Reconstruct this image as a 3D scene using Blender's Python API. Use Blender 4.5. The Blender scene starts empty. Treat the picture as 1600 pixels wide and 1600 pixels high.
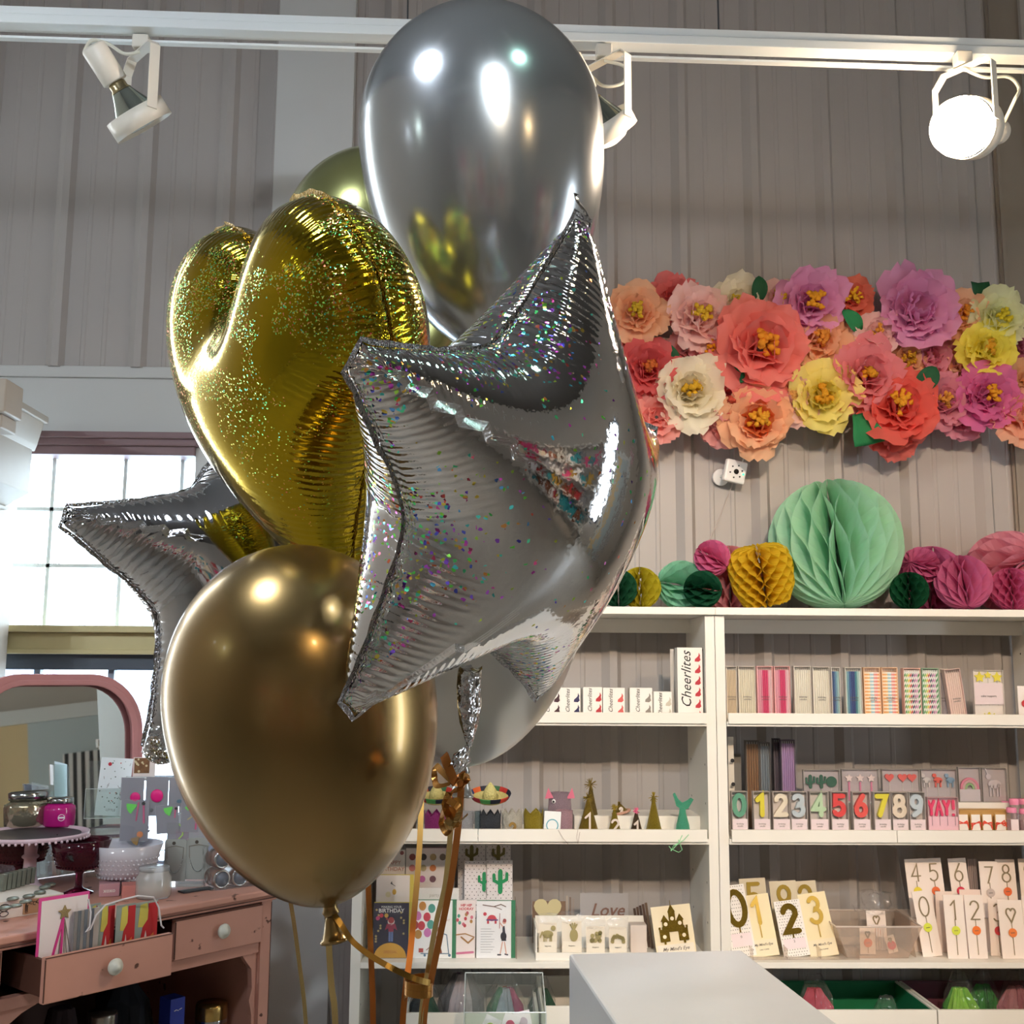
import bpy, math, random
import numpy as np
from mathutils import Vector, Matrix, Euler
from mathutils.geometry import delaunay_2d_cdt
sc = bpy.context.scene
COL = sc.collection
PI = math.pi
R_ = math.radians

# ------------------------------------------------------------ camera
FPX = 1740.0
PITCH, YAW, ROLL = R_(8.3), R_(1.4), R_(0.36)
CAM = Vector((0, 0, 1.5))
_f = Vector((math.sin(YAW)*math.cos(PITCH), math.cos(YAW)*math.cos(PITCH), math.sin(PITCH)))
_r = Vector((math.cos(YAW), -math.sin(YAW), 0))
_u = _r.cross(_f)
CR = _r*math.cos(ROLL)+_u*math.sin(ROLL)
CU = -_r*math.sin(ROLL)+_u*math.cos(ROLL)
cd = bpy.data.cameras.new('camera')
cam = bpy.data.objects.new('camera', cd)
COL.objects.link(cam)
cd.sensor_width = 36
cd.lens = 36*FPX/1600
cd.clip_start = 0.05
m = Matrix.Identity(4)
for i in range(3):
    m[i][0], m[i][1], m[i][2], m[i][3] = CR[i], CU[i], -_f[i], CAM[i]
cam.matrix_world = m
sc.camera = cam

# ------------------------------------------------------------ view and world
sc.view_settings.view_transform = 'Standard'
sc.view_settings.look = 'None'
sc.view_settings.gamma = 1
sc.view_settings.use_curve_mapping = False
sc.view_settings.exposure = 0.9
sc.cycles.sample_clamp_indirect = 6
sc.cycles.max_bounces = 10
sc.cycles.transparent_max_bounces = 24
w = bpy.data.worlds.new('overcast_sky')
sc.world = w
w.use_nodes = True
bg = w.node_tree.nodes['Background']
bg.inputs[0].default_value = (0.86, 0.94, 1.0, 1)
bg.inputs[1].default_value = 7.0


def portal(loc, rot, sx, sy):
    l = bpy.data.lights.new('window_portal', 'AREA')
    l.shape = 'RECTANGLE'
    l.size, l.size_y = sx, sy
    l.cycles.is_portal = True
    o = bpy.data.objects.new('window_portal', l)
    COL.objects.link(o)
    o.location = loc
    o.rotation_euler = rot
    return o


def spot(name, loc, target, power, color, size=46, blend=0.7, radius=0.045):
    l = bpy.data.lights.new(name, 'SPOT')
    l.energy, l.color, l.spot_size, l.spot_blend, l.shadow_soft_size = power, color, R_(size), blend, radius
    o = bpy.data.objects.new(name, l)
    COL.objects.link(o)
    o.location = loc
    d = Vector(target)-Vector(loc)
    o.rotation_euler = d.to_track_quat('-Z', 'Y').to_euler()
    return o


WARM = (1.0, 0.77, 0.57)
COOL = (0.86, 0.95, 1.0)
# track lamps above and behind the camera: (head position, aim, power, colour)
REAR_LAMPS = [
    ((0.52, -0.68, 2.92), (1.15, 3.4, 1.25), 165, WARM),
    ((1.75, -0.70, 2.92), (1.45, 3.4, 1.35), 75, WARM),
    ((0.30, -0.17, 2.97), (0.0, 3.4, 1.25), 65, COOL),
    ((-2.95, -0.40, 2.95), (-0.8, 2.9, 0.9), 80, COOL),
    ((0.45, 0.80, 2.95), (0.3, 1.6, 1.0), 14, (0.6, 1.0, 0.95)),
    ((-1.75, -.70, 2.92), (-1.3, -4.4, 1.2), 90, WARM),  # added fill, brightens the rear wall that the foil mirrors
    ((1.2, -.70, 2.92), (1.6, -4.4, 1.2), 90, WARM),  # added fill for the other half of the rear wall
    ((2.1, -.70, 2.92), (3.5, .0, 1.1), 75, WARM),
    ((-2.95, .30, 2.85), (-1.2, 3.6, 2.5), 45, COOL),  # added fill, lifts the dim upper left wall
]
for k, (p, t, e, c) in enumerate(REAR_LAMPS):
    d = (Vector(t)-Vector(p)).normalized()
    spot('track_spot_beam', Vector(p)+d*0.09, t, e, c, radius=.05 if k in (0, 1) else .022)
CEIL = 4.4
XL, XR, YB, YF = -3.2, 3.6, -4.5, 3.65
# portals of the openings in the walls
portal((-1.33, YF+.06, 1.45), (R_(-90), 0, 0), 1.3, 1.9)
portal((XR+.05, 1.52, 1.6), (R_(90), 0, R_(90)), .50, 2.1)


# ------------------------------------------------------------ pixel helpers (measuring the place from the photo)
def ray(px, py):
    return _f+CR*((px-800)/FPX)+CU*((800-py)/FPX)


def W(px, py, Y):
    d = ray(px, py)
    return CAM+d*((Y-CAM.y)/d.y)


def WZ(px, py, Z):
    d = ray(px, py)
    return CAM+d*((Z-CAM.z)/d.z)


def RP(px, py, P0, N):
    d = ray(px, py)
    return CAM+d*((Vector(P0)-CAM).dot(N)/d.dot(N))


# ------------------------------------------------------------ materials
def lin(c):
    if isinstance(c, str):
        c = [int(c[i:i+2], 16)/255 for i in (0, 2, 4)]
    return tuple(((x+.055)/1.055)**2.4 if x > .04045 else x/12.92 for x in c)+(1,)


_M = {}


def mat(name, color, rough=.5, metal=0., emit=0., trans=0., spec=.5, noise=0., nscale=20, bump=0., bscale=60, alpha=1., coat=0., translucent=0., ior=1.45):
    if name in _M:
        return _M[name]
    m = bpy.data.materials.new(name)
    m.use_nodes = True
    nt = m.node_tree
    b = nt.nodes['Principled BSDF']
    c = lin(color)
    b.inputs['Base Color'].default_value = c
    b.inputs['Roughness'].default_value = rough
    b.inputs['Metallic'].default_value = metal
    b.inputs['Specular IOR Level'].default_value = spec
    b.inputs['Transmission Weight'].default_value = trans
    b.inputs['Coat Weight'].default_value = coat
    b.inputs['IOR'].default_value = ior
    b.inputs['Alpha'].default_value = alpha
    if emit:
        b.inputs['Emission Color'].default_value = c
        b.inputs['Emission Strength'].default_value = emit
    if noise or bump:
        tc = nt.nodes.new('ShaderNodeTexCoord')
        nz = nt.nodes.new('ShaderNodeTexNoise')
        nz.inputs['Scale'].default_value = nscale
        nz.inputs['Detail'].default_value = 4
        nt.links.new(tc.outputs['Object'], nz.inputs['Vector'])
        if noise:
            mx = nt.nodes.new('ShaderNodeMix')
            mx.data_type = 'RGBA'
            mx.inputs[6].default_value = tuple(x*(1-noise) for x in c[:3])+(1,)
            mx.inputs[7].default_value = tuple(min(1, x*(1+noise)) for x in c[:3])+(1,)
            nt.links.new(nz.outputs[0], mx.inputs[0])
            nt.links.new(mx.outputs[2], b.inputs['Base Color'])
        if bump:
            n2 = nt.nodes.new('ShaderNodeTexNoise')
            n2.inputs['Scale'].default_value = bscale
            nt.links.new(tc.outputs['Object'], n2.inputs['Vector'])
            bp = nt.nodes.new('ShaderNodeBump')
            bp.inputs['Strength'].default_value = bump
            bp.inputs['Distance'].default_value = .01
            nt.links.new(n2.outputs[0], bp.inputs['Height'])
            nt.links.new(bp.outputs[0], b.inputs['Normal'])
    if translucent:
        tr = nt.nodes.new('ShaderNodeBsdfTranslucent')
        tr.inputs[0].default_value = c
        ms = nt.nodes.new('ShaderNodeMixShader')
        ms.inputs[0].default_value = translucent
        out = nt.nodes['Material Output']
        nt.links.new(b.outputs[0], ms.inputs[1])
        nt.links.new(tr.outputs[0], ms.inputs[2])
        nt.links.new(ms.outputs[0], out.inputs[0])
    _M[name] = m
    return m


def clear(name='clear_plastic', tint='ffffff', amount=.90, rough=.08, ior=1.5):
    """thin clear film or sheet: mostly transparent, with a glossy skin"""
    if name in _M:
        return _M[name]
    m = bpy.data.materials.new(name)
    m.use_nodes = True
    nt = m.node_tree
    nt.nodes.remove(nt.nodes['Principled BSDF'])
    t = nt.nodes.new('ShaderNodeBsdfTransparent')
    t.inputs[0].default_value = lin(tint)
    g = nt.nodes.new('ShaderNodeBsdfGlossy')
    g.inputs['Roughness'].default_value = rough
    d = nt.nodes.new('ShaderNodeBsdfDiffuse')
    d.inputs[0].default_value = lin(tint)
    fr = nt.nodes.new('ShaderNodeLayerWeight')
    fr.inputs[0].default_value = .5
    pw = nt.nodes.new('ShaderNodeMath')
    pw.operation = 'POWER'
    pw.inputs[1].default_value = 4.5
    nt.links.new(fr.outputs['Facing'], pw.inputs[0])
    ma_ = nt.nodes.new('ShaderNodeMath')
    ma_.operation = 'MULTIPLY_ADD'
    ma_.inputs[1].default_value = .7 if ior > 1.3 else .3
    ma_.inputs[2].default_value = .045 if ior > 1.3 else .02
    nt.links.new(pw.outputs[0], ma_.inputs[0])
    m1 = nt.nodes.new('ShaderNodeMixShader')
    m2 = nt.nodes.new('ShaderNodeMixShader')
    m1.inputs[0].default_value = 1-amount
    nt.links.new(t.outputs[0], m1.inputs[1])
    nt.links.new(d.outputs[0], m1.inputs[2])
    nt.links.new(ma_.outputs[0], m2.inputs[0])
    nt.links.new(m1.outputs[0], m2.inputs[1])
    nt.links.new(g.outputs[0], m2.inputs[2])
    nt.links.new(m2.outputs[0], nt.nodes['Material Output'].inputs[0])
    _M[name] = m
    return m


def film(name='crinkled_film'):
    if name in _M:
        return _M[name]
    m = clear(name, 'ffffff', .975, .12)
    nt = m.node_tree
    tc = nt.nodes.new('ShaderNodeTexCoord')
    v = nt.nodes.new('ShaderNodeTexVoronoi')
    v.inputs['Scale'].default_value = 45
    bp = nt.nodes.new('ShaderNodeBump')
    bp.inputs['Strength'].default_value = .6
    bp.inputs['Distance'].default_value = .02
    nt.links.new(tc.outputs['Object'], v.inputs['Vector'])
    nt.links.new(v.outputs[0], bp.inputs['Height'])
    for n in nt.nodes:
        if n.type in ('BSDF_GLOSSY', 'LAYER_WEIGHT'):
            nt.links.new(bp.outputs[0], n.inputs['Normal'])
    return m


# ------------------------------------------------------------ mesh helpers
class G:
    """collects shapes; build() links them as one mesh object"""
    def __init__(s):
        s.v, s.f, s.M = [], [], Matrix.Identity(4)

    def at(s, loc=(0, 0, 0), rot=(0, 0, 0), sc_=1):
        s.M = Matrix.Translation(loc) @ Euler(rot).to_matrix().to_4x4() @ Matrix.Scale(sc_, 4)
        return s

    def add(s, vs, fs):
        n = len(s.v)
        s.v += [tuple(s.M @ Vector(p)) for p in vs]
        s.f += [tuple(i+n for i in f) for f in fs]
        return s

    def box(s, x0, y0, z0, x1, y1, z1):
        vs = [(x, y, z) for z in (z0, z1) for y in (y0, y1) for x in (x0, x1)]
        return s.add(vs, [(0, 2, 3, 1), (4, 5, 7, 6), (0, 1, 5, 4), (2, 6, 7, 3), (0, 4, 6, 2), (1, 3, 7, 5)])

    def prism(s, pts, y0, y1):
        """polygon in the xz plane extruded along y"""
        n = len(pts)
        vs = [(p[0], y0, p[1]) for p in pts]+[(p[0], y1, p[1]) for p in pts]
        fs = [tuple(range(n)), tuple(range(2*n-1, n-1, -1))]+[(i, i+n, (i+1) % n+n, (i+1) % n) for i in range(n)]
        return s.add(vs, fs)

    def disc(s, x, z, r, y0, y1, n=20, rz=None):
        rz = rz or r
        return s.prism([(x+r*math.cos(2*PI*i/n), z+rz*math.sin(2*PI*i/n)) for i in range(n)], y0, y1)

    def stroke(s, pts, wd, y0, y1, cap=True):
        """polyline ribbon in the xz plane with mitred joints and round ends, extruded along y"""
        P = [Vector((p[0], p[1])) for p in pts]
        P = [p for i, p in enumerate(P) if i == 0 or (p-P[i-1]).length > 1e-6]
        if len(P) < 2:
            return s
        s.k = getattr(s, 'k', 0)+1
        hw = wd/2
        closed = (P[0]-P[-1]).length < 1e-5 and len(P) > 3
        m_ = len(P)
        Lp, Rp_ = [], []
        for i in range(m_):
            a = P[i]-P[i-1] if i else (P[i]-P[-2] if closed else None)
            b = P[i+1]-P[i] if i < m_-1 else (P[1]-P[i] if closed else None)
            if a is None:
                a = b
            if b is None:
                b = a
            a, b = a.normalized(), b.normalized()
            n1, n2 = Vector((-a.y, a.x)), Vector((-b.y, b.x))
            n = n1+n2
            n = n.normalized() if n.length > 1e-3 else n1
            q = hw/max(.45, n.dot(n1))
            Lp.append(P[i]+n*q)
            Rp_.append(P[i]-n*q)
        if cap and not closed:
            for e, o_, lst in ((0, 1, 0), (m_-1, m_-2, 1)):
                d = (P[e]-P[o_]).normalized()
                n = Vector((-d.y, d.x))
                aL, aR, bL, bR = P[e]+d*hw*.7+n*hw*.7, P[e]+d*hw*.7-n*hw*.7, P[e]+d*hw+n*hw*.25, P[e]+d*hw-n*hw*.25
                if lst:
                    Lp += [aL, bL]
                    Rp_ += [aR, bR]
                else:
                    Lp = [bR, aR]+Lp
                    Rp_ = [bL, aL]+Rp_
        n = len(Lp)
        e = 4e-5*s.k
        vs = []
        for i in range(n):
            ee = e+2e-6*i
            vs += [(Lp[i].x, y0-ee, Lp[i].y), (Rp_[i].x, y0-ee, Rp_[i].y), (Rp_[i].x, y1, Rp_[i].y), (Lp[i].x, y1, Lp[i].y)]
        fs = []
        for i in range(n-1):
            for k in range(4):
                fs.append((i*4+k, i*4+4+k, i*4+4+(k+1) % 4, i*4+(k+1) % 4))
        fs += [(0, 1, 2, 3), tuple((n-1)*4+k for k in (3, 2, 1, 0))]
        return s.add(vs, fs)

    def lathe(s, prof, n=40, axis='z', wob=0, seed=0):
        vs, fs = [], []
        rnd = random.Random(seed)
        k = len(prof)
        for i in range(n):
            a = 2*PI*i/n
            for r, z in prof:
                rr = r*(1+rnd.uniform(-wob, wob)) if wob else r
                vs.append((rr*math.cos(a), rr*math.sin(a), z))
        for i in range(n):
            j = (i+1) % n
            for q in range(k-1):
                fs.append((i*k+q, j*k+q, j*k+q+1, i*k+q+1))
        if prof[0][0] > 1e-6:
            pass
        return s.add(vs, fs)

    def tube(s, pts, r, n=8, closed=False):
        P = [Vector(p) for p in pts]
        m_ = len(P)
        vs, fs = [], []
        nn = None
        for i, p in enumerate(P):
            t = (P[(i+1) % m_]-P[i-1]) if closed else (P[min(i+1, m_-1)]-P[max(i-1, 0)])
            t = t.normalized() if t.length > 1e-9 else Vector((0, 0, 1))
            if nn is None:
                nn = t.orthogonal().normalized()
            nn = (nn-t*nn.dot(t))
            nn = nn.normalized() if nn.length > 1e-6 else t.orthogonal().normalized()
            b = t.cross(nn)
            rr = r[i] if isinstance(r, (list, tuple)) else r
            for k in range(n):
                a = 2*PI*k/n
                vs.append(p+nn*rr*math.cos(a)+b*rr*math.sin(a))
        for i in range(m_ if closed else m_-1):
            j = (i+1) % m_
            for k in range(n):
                fs.append((i*n+k, i*n+(k+1) % n, j*n+(k+1) % n, j*n+k))
        if not closed:
            fs += [tuple(range(n-1, -1, -1)), tuple(range((m_-1)*n, m_*n))]
        return s.add(vs, fs)

    def ribbon(s, pts, wd, th=.0004, side=None, twist=None):
        P = [Vector(p) for p in pts]
        m_ = len(P)
        vs, fs = [], []
        for i, p in enumerate(P):
            t = (P[min(i+1, m_-1)]-P[max(i-1, 0)]).normalized()
            sd = Vector(side[i] if isinstance(side, list) else (side or (1, 0, 0)))
            sd = (sd-t*sd.dot(t)).normalized()
            if twist:
                sd = Matrix.Rotation(twist[i], 3, t) @ sd
            nn = t.cross(sd)*th/2
            h = sd*wd/2
            vs += [p-h-nn, p+h-nn, p+h+nn, p-h+nn]
        for i in range(m_-1):
            for k in range(4):
                fs.append((i*4+k, i*4+(k+1) % 4, i*4+4+(k+1) % 4, i*4+4+k))
        fs += [(0, 3, 2, 1), tuple((m_-1)*4+k for k in range(4))]
        return s.add(vs, fs)

    def ball(s, c, r, n=12, m_=8, sq=(1, 1, 1)):
        prof = [(math.sin(PI*i/m_)*r, -math.cos(PI*i/m_)*r) for i in range(m_+1)]
        vs, fs = [], []
        for i in range(n):
            a = 2*PI*i/n
            for q, z in prof:
                vs.append((c[0]+q*math.cos(a)*sq[0], c[1]+q*math.sin(a)*sq[1], c[2]+z*sq[2]))
        k = m_+1
        for i in range(n):
            for q in range(m_):
                fs.append((i*k+q, ((i+1) % n)*k+q, ((i+1) % n)*k+q+1, i*k+q+1))
        return s.add(vs, fs)

    def build(s, name, mt, parent=None, smooth=False, bevel=0, subsurf=0):
        me = bpy.data.meshes.new(name)
        me.from_pydata(s.v, [], s.f)
        me.update()
        if mt:
            me.materials.append(mt)
        if smooth:
            for p in me.polygons:
                p.use_smooth = True
        o = bpy.data.objects.new(name, me)
        COL.objects.link(o)
        if parent:
            o.parent = parent
        if bevel:
            b = o.modifiers.new('bevel', 'BEVEL')
            b.width = bevel
            b.segments = 2
            b.limit_method = 'ANGLE'
        if subsurf:
            b = o.modifiers.new('sub', 'SUBSURF')
            b.levels = b.render_levels = subsurf
        return o


def tag(o, label, cat, group=None):
    o['label'] = label
    o['category'] = cat
    if group:
        o['group'] = group
    return o


def thing(name, label, cat, loc=(0, 0, 0), rot=(0, 0, 0), group=None):
    o = bpy.data.objects.new(name, None)
    COL.objects.link(o)
    o.location = loc
    o.rotation_euler = rot
    o.empty_display_size = .05
    return tag(o, label, cat, group)


def struct(o):
    o['kind'] = 'structure'
    return o


_T = {}


def text(parent, name, s, size, loc, mt, rot=(PI/2, 0, 0), shear=0, align='CENTER', wide=1, bold=0):
    key = (s, round(size, 5), mt.name, shear, align, wide, bold)
    if key not in _T:
        c = bpy.data.curves.new(name, 'FONT')
        c.body = s
        c.size = size
        c.align_x = align
        c.align_y = 'CENTER'
        c.extrude = .0003
        c.shear = shear
        c.resolution_u = 2
        c.offset = bold
        o = bpy.data.objects.new(name, c)
        COL.objects.link(o)
        me = bpy.data.meshes.new_from_object(o)
        bpy.data.objects.remove(o)
        me.materials.clear()
        me.materials.append(mt)
        _T[key] = me
    o = bpy.data.objects.new(name, _T[key])
    COL.objects.link(o)
    o.parent = parent
    o.location = loc
    o.rotation_euler = rot
    o.scale.x = wide
    return o


def arc(cx, cz, rx, rz, a0, a1, n=12):
    return [(cx+rx*math.cos(R_(a0+(a1-a0)*i/n)), cz+rz*math.sin(R_(a0+(a1-a0)*i/n))) for i in range(n+1)]


DIG = {
    '0': [arc(.3, .5, .26, .46, 90, 450, 20)],
    '1': [[(.1, .74), (.34, .96), (.34, .04)]],
    '2': [arc(.3, .70, .24, .25, 165, -20, 12)+[(.08, .05), (.56, .05)]],
    '3': [arc(.28, .73, .22, .22, 150, -80, 12)+arc(.28, .28, .26, .25, 80, -150, 12)],
    '4': [[(.42, .04), (.42, .96), (.04, .32), (.58, .32)]],
    '5': [[(.52, .95), (.12, .95), (.10, .56)]+arc(.28, .33, .26, .28, 110, -145, 12)],
    '6': [[(.42, .96), (.12, .50)]+arc(.30, .30, .24, .27, 150, -210, 16)],
    '7': [[(.06, .94), (.54, .94), (.20, .04)]],
    '8': [arc(.3, .73, .20, .22, -90, 270, 16), arc(.3, .27, .26, .25, 90, 450, 16)],
    '9': [arc(.3, .68, .24, .26, -20, 340, 16), [(.53, .62), (.46, .25), (.16, .05)]],
    'heart': [[(.3, .05), (.02, .52)]+arc(.16, .62, .15, .18, 190, 20, 8)+arc(.45, .62, .15, .18, 160, -10, 8)+[(.3, .05)]],
}


def glyph(g, ch, x, z, h, wd, y0, y1, sx=1):
    for st in DIG[ch]:
        g.stroke([(x+(p[0]-.3)*h*sx, z+p[1]*h) for p in st], wd, y0, y1)
    return g


def heart2(cx, cz, r, n=24):
    out = []
    for i in range(n):
        t = 2*PI*i/n
        out.append((cx+r*math.sin(t)**3, cz+r*(13*math.cos(t)-5*math.cos(2*t)-2*math.cos(3*t)-math.cos(4*t))/16))
    return out[::-1]


def star2(cx, cz, r, k=.45, rot=0):
    return [(cx+(r if i % 2 == 0 else r*k)*math.cos(PI/2+rot+i*PI/5), cz+(r if i % 2 == 0 else r*k)*math.sin(PI/2+rot+i*PI/5)) for i in range(10)]

# ============================================================ THE ROOM
M_wall = mat('painted_metal_wall', 'a49f9c', .45, noise=.05, nscale=3)
M_board = mat('white_wall_board', 'bfc1c1', .6, noise=.03, nscale=4)
M_white = mat('white_shelf_laminate', 'efebe2', .42, noise=.02, nscale=5)
M_trim = mat('cream_trim_paint', 'e2dccf', .45, noise=.03)
M_floor = mat('grey_concrete_floor', 'b0aaa0', .4, noise=.2, nscale=3)
M_ceil = mat('dark_ceiling_paint', '6d6c6a', .8, noise=.08)
M_side = mat('warm_grey_wall_paint', 'bcb6ac', .7, noise=.05, nscale=2)

struct(G().box(XL-.3, YB-.3, -.1, XR+.3, YF+.9, 0).build('floor', M_floor))
struct(G().box(XL-.3, YB-.3, CEIL, XR+.3, YF+.3, CEIL+.1).build('ceiling', M_ceil))
struct(G().box(XL-.1, YB, 0, XL, YF, CEIL).build('wall_left', M_side))

# corrugated panels of the front (photographed) wall
def ribs(x0, x1, z0, z1, first, pitch=.2517):
    """sheet-metal profile: broad trapezoid rib each pitch, two shallow ribs between"""
    pts = []
    k = math.floor((x0-first)/pitch)-1
    while first+k*pitch < x1+pitch:
        c = first+k*pitch
        for dx, y in ((-.014, 0), (.012, -.020), (.036, -.020), (.050, 0), (.098, 0), (.102, -.0022), (.112, -.0022), (.116, 0), (.168, 0), (.172, -.0022), (.182, -.0022), (.186, 0)):
            pts.append((c+dx, y))
        k += 1
    pts = [(max(x0, min(x1, x)), y) for x, y in pts]
    pts = [(x0, 0)]+[p for p in pts if x0 < p[0] < x1]+[(x1, 0)]
    vs = [(x, YF+y, z) for z in (z0, z1) for x, y in pts]
    n = len(pts)
    fs = [(i, i+1, i+1+n, i+n) for i in range(n-1)]
    vs += [(x0, YF+.05, z0), (x1, YF+.05, z0), (x1, YF+.05, z1), (x0, YF+.05, z1)]
    b = 2*n
    fs += [(b+1, b, b+3, b+2), (0, b, b+1, n-1), (n, 2*n-1, b+2, b+3), (0, n, b+3, b), (n-1, b+1, b+2, 2*n-1)]
    g = G()
    g.add(vs, fs)
    return g


xw0 = -2.7
xwin0, xwin1 = W(8, 712, YF).x-.12, W(306, 712, YF).x
zfas = W(150, 575, YF).z
zwt, zwm1, zwm0 = W(150, 712, YF).z, W(150, 974, YF).z, W(150, 1032, YF).z
xc0, xc1 = W(431, 300, YF).x, W(551, 300, YF).x
xcor = W(1542, 100, YF).x
xs2 = W(1590, 60, YF).x
rib_first = W(1053, 185, YF).x
struct(ribs(xw0, xc0, zfas, CEIL, W(212, 450, YF).x, .272).build('wall_front', M_wall))
struct(ribs(xc1, xcor, 0, CEIL, rib_first).build('wall_front.001', M_wall))
# smooth lower wall around the window
zsill = W(300, 1382, YF-.02).z
g = G()
g.box(xw0, YF, zwt+.075, xc0, YF+.12, zfas)
g.box(xw0, YF, 0, xwin0, YF+.12, zwt+.075)
g.box(xwin1, YF, 0, xc0+.02, YF+.12, zwt+.075)
g.box(xwin0, YF, 0, xwin1, YF+.12, zsill-.04)
struct(g.build('wall_front.002', M_board))
struct(G().box(xw0, YF-.012, zfas-.035, xc0, YF+.01, zfas+.004).build('trim_1', M_board, bevel=.003))
struct(G().box(xc0, YF-.05, 0, xc1, YF+.05, CEIL).build('wall_front.003', M_board))
struct(G().box(xcor, YF-.012, 0, xs2, YF+.05, CEIL).box(xcor+.008, YF-.02, 0, xcor+.02, YF-.01, CEIL).build('trim_2', mat('shaded_taupe_trim', '8d8378', .6, noise=.06)))  # darker tone puts the shade on this corner panel into its colour
struct(G().box(xs2, YF-.03, 0, XR, YF+.05, CEIL).build('wall_front.004', mat('light_grey_trim', 'a8a39c', .6)))

# window: lintel, muntins, transom, lower sash
M_lint = mat('mauve_wood_frame', '7d6468', .5, noise=.12, nscale=15)
M_dark = mat('dark_window_frame', '3c4450', .45)
M_munt = mat('pale_window_bars', 'dfe9ea', .4)
M_sill = mat('yellowed_window_rail', 'b3a77c', .5, noise=.08)
win = struct(thing('window_1', 'wide divided window', 'window'))
del win['label'], win['category']
g = G().box(xwin0, YF-.02, zwt, xwin1, YF+.10, zwt+.035).box(xwin0-.01, YF-.035, zwt+.03, xwin1+.01, YF+.02, zwt+.055).box(xwin0-.02, YF-.05, zwt+.052, xwin1+.015, YF+.02, zwt+.072)
g.build('lintel', M_lint, win, bevel=.003)
G().box(xwin0, YF, zwm0+.03, xwin1, YF+.11, zwm1-.03).box(xwin0, YF-.035, zwm1-.03, xwin1, YF+.10, zwm1-.008).box(xwin0, YF-.02, zwm0+.02, xwin1, YF+.08, zwm0+.035).build('transom', M_sill, win, bevel=.003)
G().box(xwin0, YF+.02, zwm0-.03, xwin1, YF+.09, zwm0+.02).build('lower_frame', M_dark, win)
g = G()
for px in (82, 194, 285):
    x = W(px if px != 285 else 283, 800, YF+.07).x
    g.box(x-.006, YF+.06, zwm1-.03, x+.006, YF+.08, zwt+.02)
for py in (796, 884):
    z = W(82, py, YF+.07).z
    g.box(xwin0, YF+.06, z-.006, xwin1, YF+.08, z+.006)
g.build('muntin', M_munt, win)
g = G()
for px in (62, 177):
    x = W(px, 1045, YF+.07).x
    g.box(x-.010, YF+.05, zsill-.04, x+.010, YF+.08, zwm0)
for py in (1215, 1348):
    z = W(200, py, YF+.07).z
    g.box(xwin0, YF+.055, z-.008, xwin1, YF+.075, z+.008)
g.build('lower_muntin', mat('grey_window_bars', '7f8896', .5), win)
G().box(xwin0, YF+.068, zsill-.03, xwin1, YF+.072, zwt+.01).build('pane', clear('window_glass', 'f4fbff', .99, .02), win)
G().box(xwin0-.04, YF-.06, zsill-.045, xwin1+.03, YF+.10, zsill-.01).build('window_sill', mat('lilac_white_sill', 'd9d8ea', .4), win, bevel=.004)

# outdoors seen through the window
struct(G().box(-14, YF+1.0, -.2, 8, 40, -.05).build('ground', mat('snowy_ground', 'e8eef4', .9)))
tr = thing('bare_tree', 'bare winter tree outside behind the lower left panes of the window', 'tree', (W(25, 1100, 9).x, 9, -.05))
rnd = random.Random(5)
g = G()
def branch(p, d, L, r, dep):
    q = p+d*L
    g.tube([p, p+d*L*.5+Vector((rnd.uniform(-.03, .03), 0, 0)), q], [r, r*.85, r*.7], 5)
    if dep:
        for _ in range(3):
            e = (d+Vector((rnd.uniform(-.8, .8), rnd.uniform(-.5, .5), rnd.uniform(-.2, .7)))).normalized()
            branch(q if _ else p+d*L*.7, e, L*rnd.uniform(.6, .8), r*.6, dep-1)
branch(Vector((0, 0, 0)), Vector((0.05, 0, 1)), 1.1, .05, 4)
g.build('trunk', mat('grey_bark', '8b8b98', .9), tr)
b = thing('neighbouring_house', 'pale low house outside behind the lower window panes', 'building', (W(230, 1100, 22).x, 22, 0))
G().box(-4, 0, -.1, 4, 5, 2.1).build('wall', mat('pale_siding', 'cfd9e6', .8), b)
G().prism([(-4.4, 2.1), (4.4, 2.1), (3.2, 2.9), (-3.2, 2.9)], -.3, 5.3).build('roof', mat('snowy_roof', 'e6edf6', .9), b)
for k in range(3):
    G().box(-3+k*2.4, -.04, .8, -2.2+k*2.4, .02, 1.7).build('window', mat('house_window_glass', '8694a6', .2), b)

# right wall with a glazed door, white casing and a second opening; rear shop-front
g = G()
ya_, yb_ = 1.30, 1.74
g.box(XR, YB, 0, XR+.1, ya_, CEIL).box(XR, yb_, 0, XR+.1, YF, CEIL).box(XR, ya_, 2.65, XR+.1, yb_, CEIL).box(XR, ya_, 0, XR+.1, yb_, .55)
struct(g.build('wall_right', M_side))
d = struct(thing('window_2', 'x', 'window'))
del d['label'], d['category']
G().box(XR-.03, ya_-.05, .5, XR+.06, ya_+.02, 2.7).box(XR-.03, yb_-.02, .5, XR+.06, yb_+.05, 2.7).box(XR-.03, ya_, 2.62, XR+.06, yb_, 2.68).box(XR-.03, ya_, .5, XR+.06, yb_, .58).box(XR, ya_, 2.0, XR+.05, yb_, 2.05).build('frame', M_dark, d)
struct(G().box(XR-.03, 1.86, 0, XR, 1.94, 2.0).box(XR-.03, 2.67, 0, XR, 2.76, 2.0).box(XR-.03, 1.86, 2.0, XR, 2.76, 2.10).build('trim_3', mat('white_door_casing', 'dfe4e2', .5)))
struct(G().box(XR-.015, 1.94, 0, XR, 2.15, 2.0).build('door_1', mat('cream_hall_panel', 'e6cfa0', .6)))
struct(G().box(XR-.015, 2.15, 0, XR, 2.67, 2.0).build('door_2', mat('pale_blue_door', 'c4d3d6', .6)))
pa = thing('striped_canvas', 'black and white striped panel leaning by the doorway, seen in the pink mirror', 'panel', (XR-.26, 2.52, .0), (0, R_(6), 0))
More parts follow.
